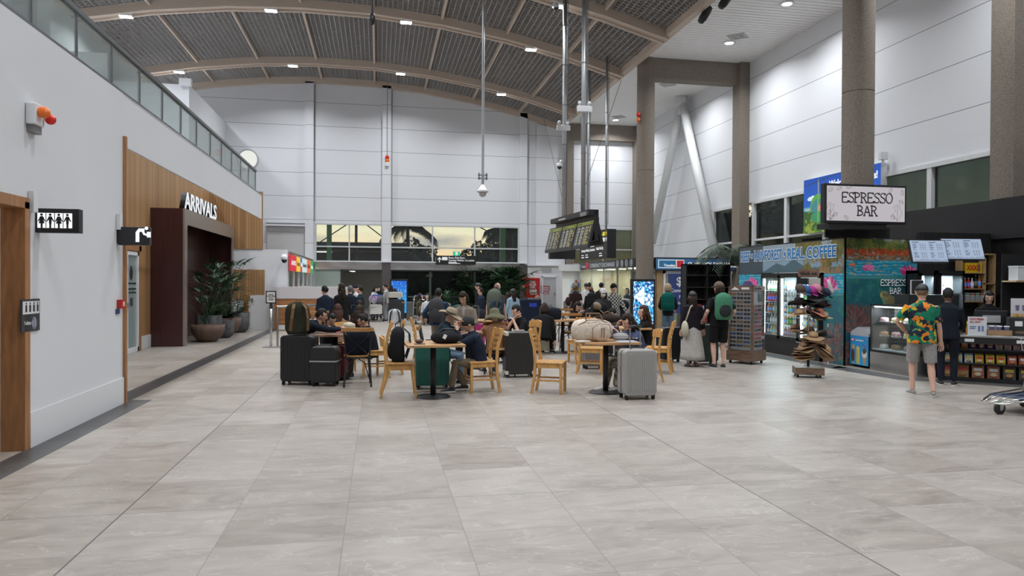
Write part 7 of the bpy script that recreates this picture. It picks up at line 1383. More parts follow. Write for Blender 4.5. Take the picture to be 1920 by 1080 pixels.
for z in (.62, .88): MB().b2(.03, L-.03, .08, .62, z, z+.012).build('glass_shelf', glass, t)
MB().b2(.03, L-.03, .02, .66, .38, .40).build('floor_panel', mat('case_floor', (.5, .6, .66), .3), t); MB().b2(.05, L-.05, .04, .07, 1.16, 1.185).build('light_tube', glow('case_tube', (.9, .98, 1), 5), t)
l_ = lampat('case_lamp', 0, 0, 0, 24, 1.0, (.88, .96, 1), shape='RECTANGLE', sy=.1); l_.parent = t; l_.location = (L/2, .2, 1.15)
M_ = Matrix.LocRotScale(t.location, t.rotation_euler.to_quaternion(), None); R = random.Random(3); cakes = (((.62, .52, .18), 'yellow cake slice'), ((.30, .16, .07), 'toasted sandwich'), ((.70, .62, .58), 'cream topped cake'), ((.55, .30, .33), 'pink iced bun'), ((.75, .78, .82), 'white paper wrapped roll'))
for z, zn in ((.402, 'floor'), (.634, 'lower shelf'), (.894, 'upper shelf')):
    for k in range(7):
        c_, nm = cakes[(k+int(z*10)) % 5]; m = MB().ell((0, 0, .035), (.06, .075, .045), 12, 8, fn=lambda d: (1/max(abs(d.x)**4+abs(d.y)**4+abs(d.z)**4, .25)**.25)).lathe([(.001, 0), (.085, 0), (.09, .006), (.001, .006)], n=16, mi=1); o = m.build('cake', [mat('cake_'+nm.split()[0], c_, .7, nscale=30, namt=.4), whitetrim], smooth=False)
        o.location = M_ @ V((.12+k*.155, .2+.12*(k % 2), z+.003)); tag(o, '%s, %s from the left on the %s of the cake display' % (nm, ORD[k], zn), 'cake', 'food in the cake display')
# framed card on top of the coffee machine area
t = thing('counter_card', 'small dark framed card showing a sandwich above the cake display', 'card', (9.55, 11.2, 1.22)); p = aty(1719, 553, 11.2); t.location = (p.x-.12, 11.2, aty(1719, 552, 11.2).z); MB().b2(0, .26, 0, .02, 0, .26).build('frame', whitetrim, t); MB().b2(.012, .248, -.004, 0, .012, .248).build('print', dark, t); MB().ell((.14, -.005, .06), (.08, .006, .04), 10, 6).build('bread', mat('bread', (.4, .24, .12), .7), t)
MB().b2(-.05, 1.0, .0, .35, -.5, -.005).build('stand', mat('machine_dark', (.03, .035, .035), .4), t)
# counter with snack shelves
CO = V((9.2, 10.30, 0)); rzc = math.atan2(-.60, .72); CL = 3.0; t = thing('snack_counter', 'black kiosk counter with steel top and open snack shelves', 'counter', CO, rzc); CZT = .765
MB().b2(0, CL, -.02, .62, CZT-.035, CZT).build('worktop', steel, t, bevel=.004); MB().b2(0, CL, .30, .33, 0, CZT-.035).b2(0, .03, 0, .6, 0, CZT-.035).b2(0, CL, 0, .32, .0, .06).b2(0, CL, -.01, .03, CZT-.14, CZT-.035).build('carcass', black, t)
for z in (.30, .54): MB().b2(.03, CL, .0, .3, z-.015, z).build('shelf', black, t)
for k in range(4): MB().b2(.35+k*.7, .48+k*.7, -.014, -.01, CZT-.11, CZT-.06).build('price_card', whitetrim, t)
MC = Matrix.LocRotScale(CO, bpy.data.objects[t.name].rotation_euler.to_quaternion(), None)
sc_ = [(.50, .12, .02), (.10, .03, .15), (.45, .38, .45), (.55, .2, .1), (.65, .5, .02), (.4, .3, .45), (.45, .05, .05)]; sc2 = [(.45, .55, .6), (.6, .42, .05), (.4, .1, .06), (.02, .06, .25), (.02, .07, .3), (.03, .08, .3)]; sc3 = [(.35, .22, .10), (.40, .15, .08), (.10, .08, .07), (.55, .40, .30), (.5, .06, .06), (.55, .5, .45)]
nmc = lambda c: 'yellow' if c[0] > .55 and c[1] > .35 and c[2] < .2 else 'blue' if c[2] > c[0]*2 else 'red' if c[0] > c[1]*2.4 and c[0] > .3 and c[2] < .2 else 'pale' if min(c) > .28 else 'dark' if max(c) < .2 else 'brown'
def packet(c, w, h, tilt, k):
    m = MB(); m.rings([[V((x*w/2, dy*(.022*(1-abs(q)**3)), h*(q+1)/2)) for x, dy in ((-1, -.2), (-.5, -1), (.5, -1), (1, -.2), (1, .2), (.5, 1), (-.5, 1), (-1, .2))] for q in np.linspace(-1, 1, 5)]).b2(-w*.35, w*.35, -.026, -.02, h*.55, h*.8, 1).ell((0, -.021, h*.3), (w*.28, .006, h*.16), 10, 6, 2); me = m.mesh('snack_packet')
    for q in (mat('pk%d' % k, c, .3), mat('pkw%d' % (k % 3), ((.6, .6, .58), (.55, .4, .05), (.5, .04, .04))[k % 3], .4), mat('pkf%d' % (k % 2), ((.35, .18, .06), (.55, .45, .3))[k % 2], .5)): me.materials.append(q)
    return me
kk = 0
for row, (z, cs, w, h, n) in enumerate(((.543, sc_, .10, .11, 22), (.303, sc2, .125, .13, 17), (.063, sc3, .18, .20, 12))):
    PM = [packet(c, w*.93, h, 0, 10*row+i) for i, c in enumerate(cs)]
    for k in range(n):
        i = (k//(3, 3, 2)[row]) % len(cs)
        o = bpy.data.objects.new('snack_packet', PM[i]); C.objects.link(o); o.location = MC @ V((.12+k*w*1.18, .08+.01*(k % 2), z)); o.rotation_euler = (-.25 if row == 0 else -.12, 0, rzc+.05*math.sin(k*5)); tag(o, '%s snack packet, %s from the left, %s counter shelf' % (nmc(cs[i]), (ORD+['seventeenth', 'eighteenth', 'nineteenth', 'twentieth', 'twenty first', 'twenty second'])[k], ('top', 'middle', 'bottom')[row]), 'snack', 'snack packets on the %s counter shelf' % ('top', 'middle', 'bottom')[row])
        if row < 2:
            o2 = bpy.data.objects.new('snack_packet', PM[i]); C.objects.link(o2); o2.location = MC @ V((.12+k*w*1.18, .17, z+.02)); o2.rotation_euler = o.rotation_euler; tag(o2, '%s snack packet behind the %s one on the %s counter shelf' % (nmc(cs[i]), (ORD+['seventeenth', 'eighteenth', 'nineteenth', 'twentieth', 'twenty first', 'twenty second'])[k], ('top', 'middle')[row]), 'snack', 'snack packets on the %s counter shelf' % ('top', 'middle')[row])
def onc(u, v, z=CZT): p = MC @ V((u, v, z)); return (p.x, p.y, p.z)
def cu(px): # counter coordinate under a pixel column
    best = min((abs(aty(px, 620, (MC @ V((u, .15, 0))).y).x-(MC @ V((u, .15, 0))).x), u) for u in np.linspace(0, CL, 120)); return best[1]
t = thing('till', 'black touchscreen till seen from behind on the counter', 'till', onc(cu(1858), .3), rzc+.25); MB().b2(-.24, .24, -.02, .02, .16, .40).build('screen', black, t, bevel=.01); MB().b2(-.12, .12, -.03, .12, 0, .16).b2(-.13, .13, -.035, -.02, .20, .32).build('base', mat('till_grey', (.35, .36, .37), .5), t)
t = thing('price_card_stand', 'white upright card with red heading and drink cups on the counter', 'card', onc(cu(1833), .08), rzc+.2); MB().b2(-.135, .135, 0, .012, 0, .30).build('card', mat('card_white', (.62, .65, .68), .5), t); text('lettering', 'STAY FRESH', .045, mat('card_red', (.5, .03, .03), .5), t, (-.11, -.003, .245), width=.2, bold=.02); text('lettering', 'ALL DAY', .04, MATS['card_red'], t, (-.11, -.003, .2), bold=.02); MB().b2(.01, .04, -.004, 0, .06, .15).b2(.06, .09, -.004, 0, .06, .15).b2(-.11, -.02, -.004, 0, .13, .145).b2(-.11, -.03, -.004, 0, .1, .115).build('print', mat('card_blue', (.15, .2, .4), .5), t)
t = thing('sauce_bottle', 'yellow sauce bottle at the left end of the counter', 'bottle', onc(cu(1814), .1)); MB().lathe([(.001, 0), (.032, 0), (.034, .1), (.02, .15), (.018, .17), (.001, .17)], n=14).build('bottle_body', mat('amber', (.35, .15, .02), .3), t, smooth=True); MB().lathe([(.001, .17), (.024, .17), (.02, .22), (.001, .225)], n=12).build('lid', mat('lid_yellow', (.65, .42, .02), .4), t)
t = thing('cup_tray', 'cardboard tray holding takeaway cups in front of the till', 'tray', onc(cu(1872), .12), rzc); MB().b2(-.17, .17, -.06, .08, 0, .012).b2(-.17, .17, -.06, -.05, 0, .09).b2(-.17, .17, .07, .08, 0, .09).b2(-.17, -.16, -.06, .08, 0, .09).b2(.16, .17, -.06, .08, 0, .09).build('tray', mat('cardboard', (.32, .20, .11), .8), t)
for k in range(3):
    c_ = thing('takeaway_cup', '%s purple grey takeaway cup in the cardboard tray' % ('left', 'middle', 'right')[k], 'cup', onc(cu(1872)-.1+.1*k, .13, CZT+.014), group='takeaway cups in the tray'); MB().lathe([(.001, 0), (.03, 0), (.04, .13), (.001, .13)], n=14).build('cup_body', mat('cup_purple', (.12, .12, .24), .5), c_); MB().lathe([(.001, .13), (.043, .13), (.04, .145), (.001, .147)], n=14).build('lid', whitetrim, c_)
t = thing('counter_food_cabinet', 'small glass food cabinet at the right end of the visible counter', 'display case', onc(cu(1905), .12), rzc); MB().b2(-.12, .5, 0, .3, .28, .30).b2(-.12, -.10, 0, .3, 0, .3).b2(.48, .5, 0, .3, 0, .3).b2(-.12, .5, .28, .3, 0, .3).b2(-.12, .5, 0, .3, 0, .015).build('frame', dark, t); MB().b2(-.1, .48, 0, .006, .015, .28).build('pane', glass, t); MB().b2(-.02, .08, -.004, -.001, .16, .24).b2(.15, .25, -.004, -.001, .16, .24).build('price_card', whitetrim, t); MB().ell((.1, .12, .05), (.12, .06, .03)).build('sandwich', MATS['bread'], t)
for k in range(3): tag(MB().b2(-.04, .04, -.03, .03, 0, .06, 0).b2(-.042, .042, -.032, .032, .02, .035, 1).build('sandwich', [MATS['bread'], MATS['lid_yellow']], bevel=.005), '%s wrapped sandwich on top of the counter food cabinet' % ('left', 'middle', 'right')[k], 'sandwich', 'sandwiches on the food cabinet').location = onc(cu(1905)+.0+.11*k, .2, CZT+.302)
t = thing('cup_poster', 'pale poster showing three purple cups above the food cabinet', 'poster', onc(cu(1905)-.06, .27, CZT+.305), rzc+.15); MB().b2(0, .5, 0, .012, 0, .30).build('sheet', mat('poster_pale', (.55, .54, .58), .5), t)
for k in range(3): MB().prism([(.07+.09*k, .1), (.11+.09*k, .1), (.12+.09*k, .19), (.06+.09*k, .19)], -.003, 0).build('printed_cup', MATS['cup_purple'], t)
# timber shelf unit on the back wall, with stock
Yb = 12.0; def_ = lambda px, py: aty(px, py, Yb)
a, b = def_(1803, 483), def_(1866, 598); t = thing('timber_shelf_unit', 'black backed timber framed shelf unit behind the counter', 'shelf unit', (a.x, Yb, 0)); w = b.x-a.x; zt = a.z
lt = MATS['light_timber']; mxx = def_(1847, 500).x-a.x; zs = [def_(1825, y_).z for y_ in (598, 565, 541, 511, 484)]
m = MB().b2(0, .025, 0, .16, zs[0], zt).b2(mxx, mxx+.025, 0, .16, zs[0], zt).b2(w-.025, w, 0, .16, zs[0]-.1, zt+.08).b2(mxx, w, 0, .16, zt+.06, zt+.085).build('frame', lt, t)
for z in zs[1:4]: MB().b2(.02, mxx, 0, .16, z-.018, z).build('shelf', lt, t)
MB().b2(mxx, w, 0, .16, def_(1850, 531).z-.02, def_(1850, 531).z).build('shelf', lt, t); MB().b2(0, w, .15, .17, 0, zt+.08).build('back_panel', blackm, t); MB().b2(0, w, 0, .16, 0, zs[0]).build('lower_cabinet', black, t)
s_ = thing('beer_carton', 'yellow beer carton lettered XXXX on the top shelf', 'box', (a.x+.12, Yb+.03, zs[3]+.002)); bw_ = mxx-.16; bh = def_(1830, 492).z-zs[3]-.01; MB().b2(0, bw_, 0, .1, 0, bh).build('carton', mat('beer_yellow', (.62, .42, .01), .5), s_); text('lettering', 'XXXX', bh*.72, mat('beer_red', (.5, .02, .02), .5), s_, (.03, -.003, bh*.25), width=bw_*.85, bold=.03); MB().ell((bw_*.8, -.003, bh*.5), (.03, .004, .09)).build('bottle_print', brn, s_)
for k in range(7): o = bpy.data.objects.new('drink_bottle', BM[(3, 6, 2, 4, 3, 6, 3)[k]]); C.objects.link(o); o.location = (a.x+.07+.082*k, Yb+.08, zs[2]+.002); o.scale = (1, 1, 1 if k < 4 else 1.3); tag(o, '%s, %s from the left on the timber shelf unit' % (('dark bottle', 'orange juice bottle', 'red bottle', 'cream bottle', 'tall dark bottle', 'tall amber bottle', 'tall dark glass bottle')[k], ORD[k]), 'bottle', 'bottles on the timber shelf')
for k in range(5): tag(MB().b2(-.05, .05, -.05, .05, 0, .10).build('clear_tub', mat('tub_grey', (.35, .38, .4), .3), bevel=.008), 'grey stacked tub, %s from the left on the lowest timber shelf' % ORD[k], 'tub', 'tubs on the lowest timber shelf').location = (a.x+.085+.115*k, Yb+.1, zs[1]+.002)
for k in range(5): tag(MB().b2(-.045, .045, -.04, .04, 0, .06, 0).b2(-.046, .046, -.042, .04, .02, .04, 1).build('tea_box', [whitetrim, (MATS['beer_red'], MATS['drink5'])[k % 2]]), 'small tea box on the tubs, %s from the left' % ORD[k], 'box', 'tea boxes on the tubs').location = (a.x+.085+.115*k, Yb+.1, zs[1]+.105)
for k, (pa, pb) in enumerate((((1872, 490), (1890, 518)), ((1872, 524), (1890, 552)))): p, q = def_(*pa), def_(*pb); t = thing('wall_notice', ('upper cream paper notice on the black kiosk wall', 'lower white paper notice on the black kiosk wall')[k], 'notice', (p.x, Yb+.25, q.z)); MB().b2(0, q.x-p.x, 0, .01, 0, p.z-q.z).build('sheet', (mat('paper_cream', (.48, .44, .32), .7), mat('paper_white', (.5, .5, .48), .7))[k], t); [MB().b2(.03, q.x-p.x-.03, -.002, 0, .05+.03*i, .056+.03*i).build('text_line', dark, t) for i in range(6)]
t = thing('white_shelf_box', 'white box on the timber shelf at the right picture edge', 'box', aty(1914, 526, 11.0)); MB().b2(-.06, .3, 0, .2, 0, .26).build('box', whitetrim, t); MB().b2(-.07, .3, -.01, .2, .24, .27).build('lid', whitetrim, t); tag(MB().b2(-.1, .5, 0, .3, -.03, 0).b2(-.1, .5, .3, .32, -.6, .5, 1).build('wall_shelf', [lt, blackm]), 'timber shelf board under the white box at the right edge', 'shelf').location = aty(1914, 526, 11.0)
# ---------------------------------------------------------------- billboard on the right wall
yb0, yb1 = atx(1507, 400, 12.45).y, atx(1651, 400, 12.45).y; p = atx(1507, 339, 12.45); q_ = atx(1507, 438.6, 12.45); H_ = p.z-q_.z; L = yb0-yb1
t = thing('cairns_billboard', 'large lit billboard of a green cable car over rainforest under blue sky', 'billboard', (12.45, yb0, q_.z), -PI/2); nW, nH = int(L/.02), int(H_/.02); im = Cv(nW, nH, (.01, .12, .55)); im.m(np.clip(1-im.Y/nH*1.6, 0, 1)*.8, (.0, .06, .42)); n = vnoise(nH, nW, 12, 4, 3)
im.m((im.Y > nH*.52) & (im.Y < nH*.6), (.06, .38, .62)); im.m((im.Y > nH*.58+4*np.sin(im.X/20)), (.03, .10, .015)); im.m((im.Y > nH*.6) & (n > .5), (.10, .22, .02), .9); im.m((im.Y > nH*.75) & (vnoise(nH, nW, 6, 3, 9) > .52), (.28, .34, .04), .9); im.ell(nW*.10, nH*.37, 7, 3, (.7, .8, .9)); im.ell(nW*.14, nH*.35, 5, 3, (.75, .85, .9)); im.ell(nW*.07, nH*.56, nW*.06, nH*.02, (.5, .45, .3))
cx, cy, r = nW*.215, nH*.56, nH*.25; im.ell(cx, cy, r, r*1.05, (.10, .36, .06)); im.ell(cx, cy+2, r*.86, r*.8, (.05, .22, .26)); im.rect(cx-r, cy+r*.25, cx+r, cy+r*.5, (.03, .10, .03)); im.ell(cx, cy+r*.62, r*.9, r*.42, (.04, .25, .12)); im.rect(cx-r*.1, cy-r, cx+r*.1, cy+r, (.12, .4, .08)); im.ell(cx+r*.35, cy-r*.05, 4, 6, (.45, .08, .06)); im.ell(cx+r*.1, cy, 3, 5, (.5, .3, .25)); im.line(cx, cy-r, cx, nH*.05, 2.5, (.25, .28, .3)); im.line(0, nH*.12, nW*.6, -nH*.02, 1.2, (.03, .04, .06))
canvas_obj('lit_face', im.a, L, H_, vcmat('billboard_lit', .95), t, (0, -.004, 0)); MB().b2(0, L, 0, .18, 0, H_).build('housing', whitetrim, t); text('lettering', 'Welcome to Cairns!', .26, glow('bb_white', (1, 1, 1), 1), t, (L*.37, -.01, H_-.36), width=L*.60, bold=.03); text('lettering', 'Gateway to reef and rainforest', .16, MATS['bb_white'], t, (L*.45, -.01, H_-.62), width=L*.50, bold=.02)
o = tag(MB().b2(-.1, .1, -.06, .06, 0, .2).b2(-.03, .03, -.03, .03, -.1, 0).build('billboard_camera', whitetrim, bevel=.01), 'small white camera above the right end of the billboard', 'camera'); o.location = atx(1656, 300, 12.45)
# ---------------------------------------------------------------- spotlights on the flat ceiling edge
for (a_, b_, lb) in (((1330, 15), (1314, 40), 'black track spotlight hanging near the ceiling edge'), ((1368, -8), (1352, 12), 'second black track spotlight at the top of the picture')):
    p, q = fl(*a_, CZ-.1), fl(*b_, CZ-.55); q = p+(V(aty(b_[0], b_[1], p.y-.1))-p); t = thing('track_spotlight', lb, 'light', p); MB().tube([(0, 0, 0), q-p], .09, 14).tube([(q-p)*.2, (q-p)*.8], .11, 14).build('barrel', black, t, smooth=True); MB().b2(-.02, .02, -.02, .02, 0, .12).build('mount', black, t)
# ---------------------------------------------------------------- black merchandise unit and palm
t = thing('merchandise_unit', 'tall black slatted merchandise unit behind the capped man', 'display unit', (8.45, 18.6, 0)); ww = 1.35; MB().b2(1.3, 1.8, .0, .34, 2.09, 2.12).b2(0, ww, .3, .34, 0, 2.12).b2(0, .03, 0, .34, 0, 2.12).b2(ww-.03, ww, 0, .34, 0, 2.12).b2(.62, .66, 0, .34, 0, 2.12).b2(0, ww, 0, .34, 2.09, 2.12).build('carcass', blackm, t)
for k in range(6): MB().b2(.03, ww-.03, .0, .3, .1+.34*k, .115+.34*k).build('shelf', dark, t)
for k in range(10): tag(MB().b2(-.06, .06, -.03, .03, 0, .2).b2(-.03, .03, -.034, -.03, .05, .15, 1).build('boxed_souvenir', [(redp, nv, black, mat('sv_white', (.5, .5, .5), .5))[k % 4], whitetrim]), '%s boxed souvenir, %s on the %s shelf of the black merchandise unit' % (('red', 'navy', 'black', 'white')[k % 4], ORD[k % 5], ('second', 'third')[k//5]), 'souvenir', 'boxed souvenirs on the black unit').location = (8.53+.115*(k % 5), 18.68, .117+.34*(1+k//5))
t = thing('red_carrier', 'bright red suitcase display in front of the black unit', 'suitcase', (8.35, 17.6, 0)); MB().b2(-.2, .2, -.14, .14, .06, .78).build('shell', redp, t, bevel=.04); MB().tube([(-.07, .05, .78), (-.07, .05, .9), (.07, .05, .9), (.07, .05, .78)], .01).build('handle', black, t); [MB().cyl((sx, -.1, .03), (sx+.03, -.1, .03), .03).cyl((sx, .1, .03), (sx+.03, .1, .03), .03).build('wheel', rubber, t) for sx in (-.18, .15)]
t = thing('display_palm', 'drooping artificial palm fronds on top of the black merchandise unit', 'plant', (10.0, 18.7, 2.12)); MB().lathe([(.001, 0), (.15, 0), (.18, .25), (.001, .25)], n=16).build('pot', black, t); R = random.Random(8)
for k in range(15):
    az = 2*PI*k/15+R.uniform(-.2, .2); m = MB(); P = [V((math.cos(az)*s_*1.0, math.sin(az)*s_*.8, .2+s_*(.75+.2*(k % 3))-s_*s_*.9)) for s_ in np.linspace(0, 1.2, 8)]; m.tube(P, .008, 5)
    for i in range(1, 8):
        d = (P[i]-P[i-1]).normalized(); sd = d.cross(V((0, 0, 1))).normalized()
        for q in range(4):
            for sg in (-1, 1): leaf(m, P[i-1].lerp(P[i], q/4), d*.5+sd*sg, .32, .026, .5)
    m.build('frond', mat('palm_grey_green', (.03, .055, .03), .6), t, fix=False)
# ---------------------------------------------------------------- sunglasses spinner
x, y = fl(1411, 683).x, fl(1411, 683).y+.25; sg = thing('sunglasses_stand', 'tall timber sunglasses stand on a low wheeled plinth', 'display stand', (x, y, 0), -.96); hw = .24
MB().b2(-.29, .29, -.27, .27, .06, .26).build('plinth', rack_wood, sg); [MB().cyl((a_, b_, .03), (a_+.03, b_, .03), .03, 12).build('castor', rubber, sg) for a_ in (-.24, .2) for b_ in (-.22, .22)]
ZS = atx(1411, 536, x).z if False else aty(1411, 536, y).z
m = MB()
for a_ in (-1, 1):
    for b_ in (-1, 1): m.b2(a_*hw-.02, a_*hw+.02, b_*hw-.02, b_*hw+.02, .26, ZS)
m.b2(-hw-.02, hw+.02, -hw-.02, hw+.02, ZS-.10, ZS).build('timber_frame', rack_wood, sg)
MB().b2(-hw, hw, -hw+.015, hw-.015, .27, ZS-.1).b2(-hw+.015, hw-.015, -hw, hw, .27, ZS-.1).build('white_panels', mat('pegboard', (.36, .36, .37), .5), sg); text('lettering', 'blackice', .06, black, sg, (hw+.022, -.18, ZS-.07), PI/2, width=.3, bold=.02); MB().b2(hw+.01, hw+.02, .0, .15, ZS-.3, ZS-.14).build('mirror', mat('mirror_dark', (.05, .08, .08), .1), sg)
MB().prism([(-.2, ZS-.08), (-.12, ZS-.02), (-.02, ZS-.08)], -hw-.024, -hw-.02).b2(.02, .18, -hw-.024, -hw-.02, ZS-.07, ZS-.03).build('brand_plate', whitetrim, sg)
def glasses_mesh(fc, lc, k):
    m = MB()
    for s in (-1, 1): m.ell((s*.034, 0, 0), (.028, .004, .020), 12, 8, 1); m.tube([(s*.034+.03*math.cos(q), -.002, .022*math.sin(q)) for q in np.linspace(0, 2*PI, 13)], .0035, 5); m.tube([(s*.064, 0, .008), (s*.066, .05, .006), (s*.062, .11, -.01)], .003, 4)
    m.tube([(-.01, 0, .006), (.01, 0, .006)], .003, 4); me = m.mesh('sunglasses'); me.materials.append(mat('gf%d' % k, fc, .3)); me.materials.append(mat('gl%d' % k, lc, .08, spec=1)); return me
GM = [glasses_mesh(*q, i) for i, q in enumerate((((.01, .01, .01), (.02, .02, .03)), ((.01, .01, .012), (.03, .08, .22)), ((.45, .04, .05), (.12, .05, .05)), ((.10, .05, .03), (.04, .03, .02)), ((.5, .5, .52), (.1, .25, .3)), ((.02, .02, .02), (.25, .12, .02))))]
GN = ['black framed', 'black blue lensed', 'red framed', 'brown framed', 'white framed', 'black amber lensed']
MS = Matrix.LocRotScale(sg.location, sg.rotation_euler.to_quaternion(), None); R = random.Random(12); NR = 14
for side, sn_ in ((0, 'front'), (1, 'right'), (2, 'left')):
    for r_ in range(NR):
        for c_ in range(3):
            z = .36+(ZS-.52)*r_/(NR-1)
            if side == 1 and z > ZS-.32 : continue
            gi = R.choice((0, 0, 1, 0, 3, 5)) if side == 0 else R.choice((0, 2, 4, 1, 2, 5)); u = (-.148, 0, .148)[c_]
            lp, rz = ((u, -hw-.035, z), 0) if side == 0 else ((hw+.035, u, z), PI/2) if side == 1 else ((-hw-.035, u, z), -PI/2)
            o = bpy.data.objects.new('sunglasses', GM[gi]); C.objects.link(o); o.location = MS @ V(lp); o.rotation_euler = (0, 0, rz-.96); tag(o, '%s sunglasses, %s column, %s row up, %s of the stand' % (GN[gi], ('left', 'middle', 'right')[c_], ORD[r_], sn_), 'sunglasses', 'sunglasses on the %s of the stand' % sn_)
t = thing('purple_hat', 'dark purple sun hat lying on top of the sunglasses stand', 'hat', (x+.02, y, ZS)); MB().lathe([(.001, .1), (.06, .095), (.09, .05), (.1, .02), (.16, .0), (.16, .005), (.1, .03), (.001, .11)], n=24, cap=False).build('hat_body', mat('purple_felt', (.04, .03, .09), .85), t, smooth=True)
# ---------------------------------------------------------------- hat rack
x, y = fl(1523, 708).x, fl(1523, 708).y+.12; hr_ = thing('hat_stand', 'rotating hat stand on a timber plinth with black ice header', 'display stand', (x, y, 0), -.42)
MB().b2(-.23, .23, -.19, .19, .05, .17).build('plinth', rack_wood, hr_); [MB().cyl((a_, b_, .025), (a_+.03, b_, .025), .025, 12).build('castor', rubber, hr_) for a_ in (-.2, .15) for b_ in (-.14, .14)]
zh = aty(1525, 505, y).z; MB().tube([(0, 0, .17), (0, 0, zh-.15)], .016, 10).build('pole', chrome, hr_); MB().tube([(0, 0, .18), (0, 0, .3)], .024, 10).build('pole_base', black, hr_)
MB().b2(-.18, .16, -.03, .0, zh-.13, zh).build('header_board', rack_wood, hr_); text('lettering', 'black ice', .075, black, hr_, (-.01, -.033, zh-.095), align='CENTER', width=.26, bold=.02)
MB().b2(-.2, -.02, -.02, .0, zh-.26, zh-.15).build('dark_card', black, hr_); MB().b2(0, .18, -.03, -.01, zh-.28, zh-.15).build('cream_card', mat('card_cream', (.42, .42, .38), .7), hr_)
m = MB()
for z in (.35, .55, .75, .97, 1.18, 1.38):
    for k in range(5): a_ = 2*PI*k/5+z*3; m.tube([(0, 0, z), (math.cos(a_)*.2, math.sin(a_)*.2, z+.04)], .006, 5)
m.build('arms', chrome, hr_)
def hat_mesh(name, br, col, band=None, wav=.02, crown=.105, hang=0):
    rs = []; n = 30; m = MB()
    for r_, z in ((.001, crown), (.05, crown), (.075, crown*.85), (.086, .02), (.09, .0), (br, -.01), (br+.002, -.004), (.09, .008), (.001, .008)): rs.append([V((r_*.92*math.cos(a), r_*1.05*math.sin(a), z+(wav*math.cos(2*a+1)+.3*wav*math.sin(5*a) if r_ > .1 else (-.012*math.cos(a)**2 if z > crown*.8 and r_ > .02 else 0)))) for a in [2*PI*i/n for i in range(n)]])
    m.rings(rs); 
    if band: m.lathe([(.0865, .012), (.0835, .04), (.0875, .04), (.0905, .012), (.0865, .012)], n=24, sx=.92, sy=1.05, cap=False, mi=1)
    me = m.mesh(name); me.materials.append(col); me.materials.append(band or col); me.shade_smooth(); return me
def fm(n, c): return mat(n, c, .85, nscale=90, namt=.3, bump=.3)
st1, st2, st3, st4 = fm('straw_tan', (.40, .26, .14)), fm('straw_brown', (.22, .12, .06)), fm('straw_pale', (.48, .38, .24)), fm('felt_dark', (.03, .03, .032)); fb, fpink, fgr = fm('felt_black', (.01, .01, .012)), fm('felt_coral', (.50, .17, .12)), fm('felt_grey', (.05, .05, .05))
HM = {'t': hat_mesh('sun_hat', .19, st1, brn), 'b': hat_mesh('sun_hat', .18, st2, black), 'p': hat_mesh('sun_hat', .17, st3, st2), 'd': hat_mesh('sun_hat', .20, st4, wav=.03), 'k': hat_mesh('sun_hat', .18, fb), 'c': hat_mesh('sun_hat', .18, fpink, wav=.03), 'g': hat_mesh('sun_hat', .17, fgr, black), 'n': hat_mesh('sun_hat', .17, st1, fb, .02)}
HP = [(-.02, -.16, .62, 't', 0), (-.04, -.15, .575, 't', .1), (-.02, -.14, .535, 'b', .1), (.05, -.12, .50, 'b', .2), (-.16, -.12, .46, 'b', .15), (-.17, -.13, .42, 'n', .12), (-.17, -.1, .385, 'b', .1), (-.16, -.12, .35, 'b', .1), (-.15, -.1, .315, 't', .08),
      (.20, -.1, .43, 'n', .6), (.22, -.12, .40, 't', .7), (.23, -.1, .37, 'b', .75), (.25, -.08, .35, 't', .8), (-.22, .05, .72, 'b', 0), (.06, .06, .68, 'b', 0), (.33, .1, .62, 'k', .1), (-.21, -.08, .97, 't', 0), (.22, -.08, .93, 'p', .15), (.03, -.15, .95, 'k', .5), (.07, -.15, .985, 'c', .45),
      (-.21, -.05, 1.14, 'k', .25), (.02, -.12, 1.12, 'd', .1), (.03, -.12, 1.15, 'd', .15), (.0, -.1, 1.19, 'd', 0), (.22, .0, 1.10, 'g', .2), (.24, .02, 1.14, 'g', .15), (.2, .02, 1.19, 'd', .1)]
HNm = {'t': 'tan straw hat', 'b': 'brown straw hat', 'p': 'pale straw hat', 'd': 'dark grey floppy hat', 'k': 'black wide hat', 'c': 'coral pink hat', 'g': 'charcoal hat', 'n': 'straw hat with black band'}
kz = (zh-.05)/1.62; cnt = {}
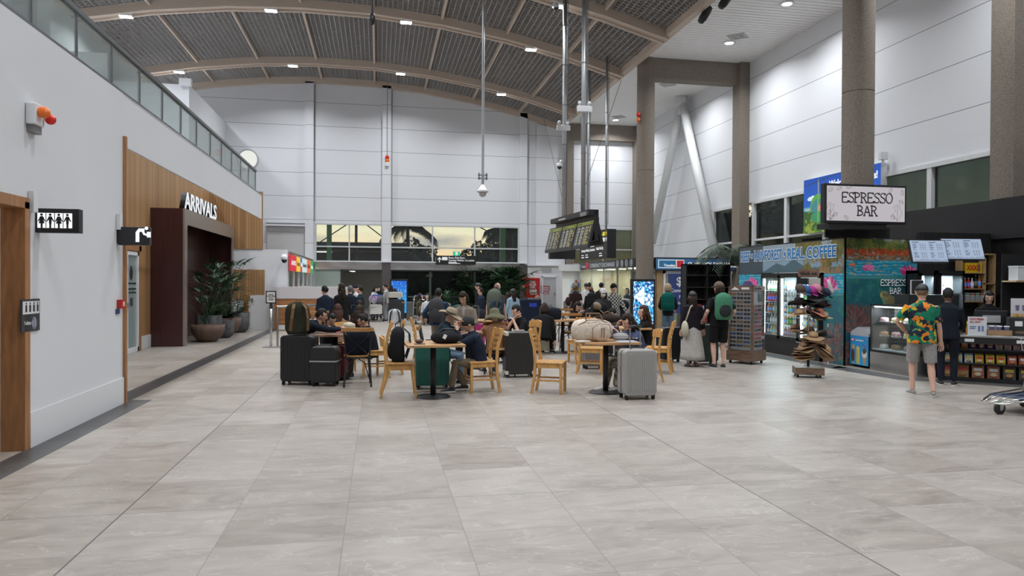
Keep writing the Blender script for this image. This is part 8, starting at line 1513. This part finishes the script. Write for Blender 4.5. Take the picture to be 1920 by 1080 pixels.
for i, (a_, b_, z, ty, tl_) in enumerate(HP):
    o = bpy.data.objects.new('sun_hat', HM[ty]); C.objects.link(o); o.location = (x+a_, y+b_, z*kz); o.rotation_euler = (.12, tl_, i*.7 if abs(tl_) < .3 else 0); cnt[ty] = cnt.get(ty, 0)+1
    tag(o, '%s, %s of its kind upwards, %s %s tier of hat stand' % (HNm[ty], ORD[cnt[ty]-1], 'left' if a_ < -.1 else 'right' if a_ > .12 else 'middle', 'bottom' if z < .66 else 'centre' if z < 1.05 else 'upper'), 'hat', 'hats on the hat stand')
for i, (a_, z, c_, nm) in enumerate(((-.25, 1.36, (.08, .05, .04), 'black and orange cap'), (-.15, 1.34, (.02, .09, .22), 'blue cap'), (-.04, 1.33, (.32, .02, .20), 'magenta cap'), (.05, 1.36, (.5, .18, .25), 'pink cap'), (.12, 1.33, (.012, .015, .03), 'navy cap'), (.22, 1.30, (.01, .02, .05), 'dark blue cap'))):
    t = thing('baseball_cap', '%s hanging near the top of the hat stand' % nm, 'cap', (x+a_, y-.13, z*kz), 0, 'caps at the top of the hat stand', rot=(.5, .2*(i % 2), .2*i)); cm_ = mat('capc%d' % i, c_, .8); MB().ell((0, 0, 0), (.085, .095, .09), 16, 10, fn=lambda d: 1 if d.z > -.15 else .75).build('crown', cm_, t, smooth=True); MB().rings([[V((xx, -.08-.07*math.cos(xx/.07*PI/2)*f, -.012-.01*f+dz)) for xx in np.linspace(-.065, .065, 7)] for f, dz in ((0, 0), (1, 0), (1, .006), (0, .006))], close=True, cap=False).build('cap_peak', cm_, t)
t = thing('white_scarf', 'white cloth hanging at the upper right of the hat stand', 'scarf', (x+.30, y-.1, 1.42*kz)); MB().rings([[V((q_*.04*math.cos(a)+.07*zz, .015*math.sin(a), -zz*.25+.1)) for a in [2*PI*i/10 for i in range(10)]] for zz, q_ in ((0, .4), (.4, 1), (.8, 1.2), (1, .7))]).build('cloth', whf, t, smooth=True)
for i, (a_, z) in enumerate(((-.24, .22), (-.17, .18), (.26, .2), (-.22, .80), (.25, .78))): tag(MB().b2(-.012, .012, -.002, .002, 0, .06).build('price_tag', whitetrim), 'white price tag hanging from hats, %s on the stand' % ('far left at the bottom', 'inner left at the bottom', 'right at the bottom', 'left in the centre', 'right in the centre')[i], 'tag', 'price tags on the hat stand').location = (x+a_, y-.17, z*kz)
bpy.data.scenes.remove(TMP)
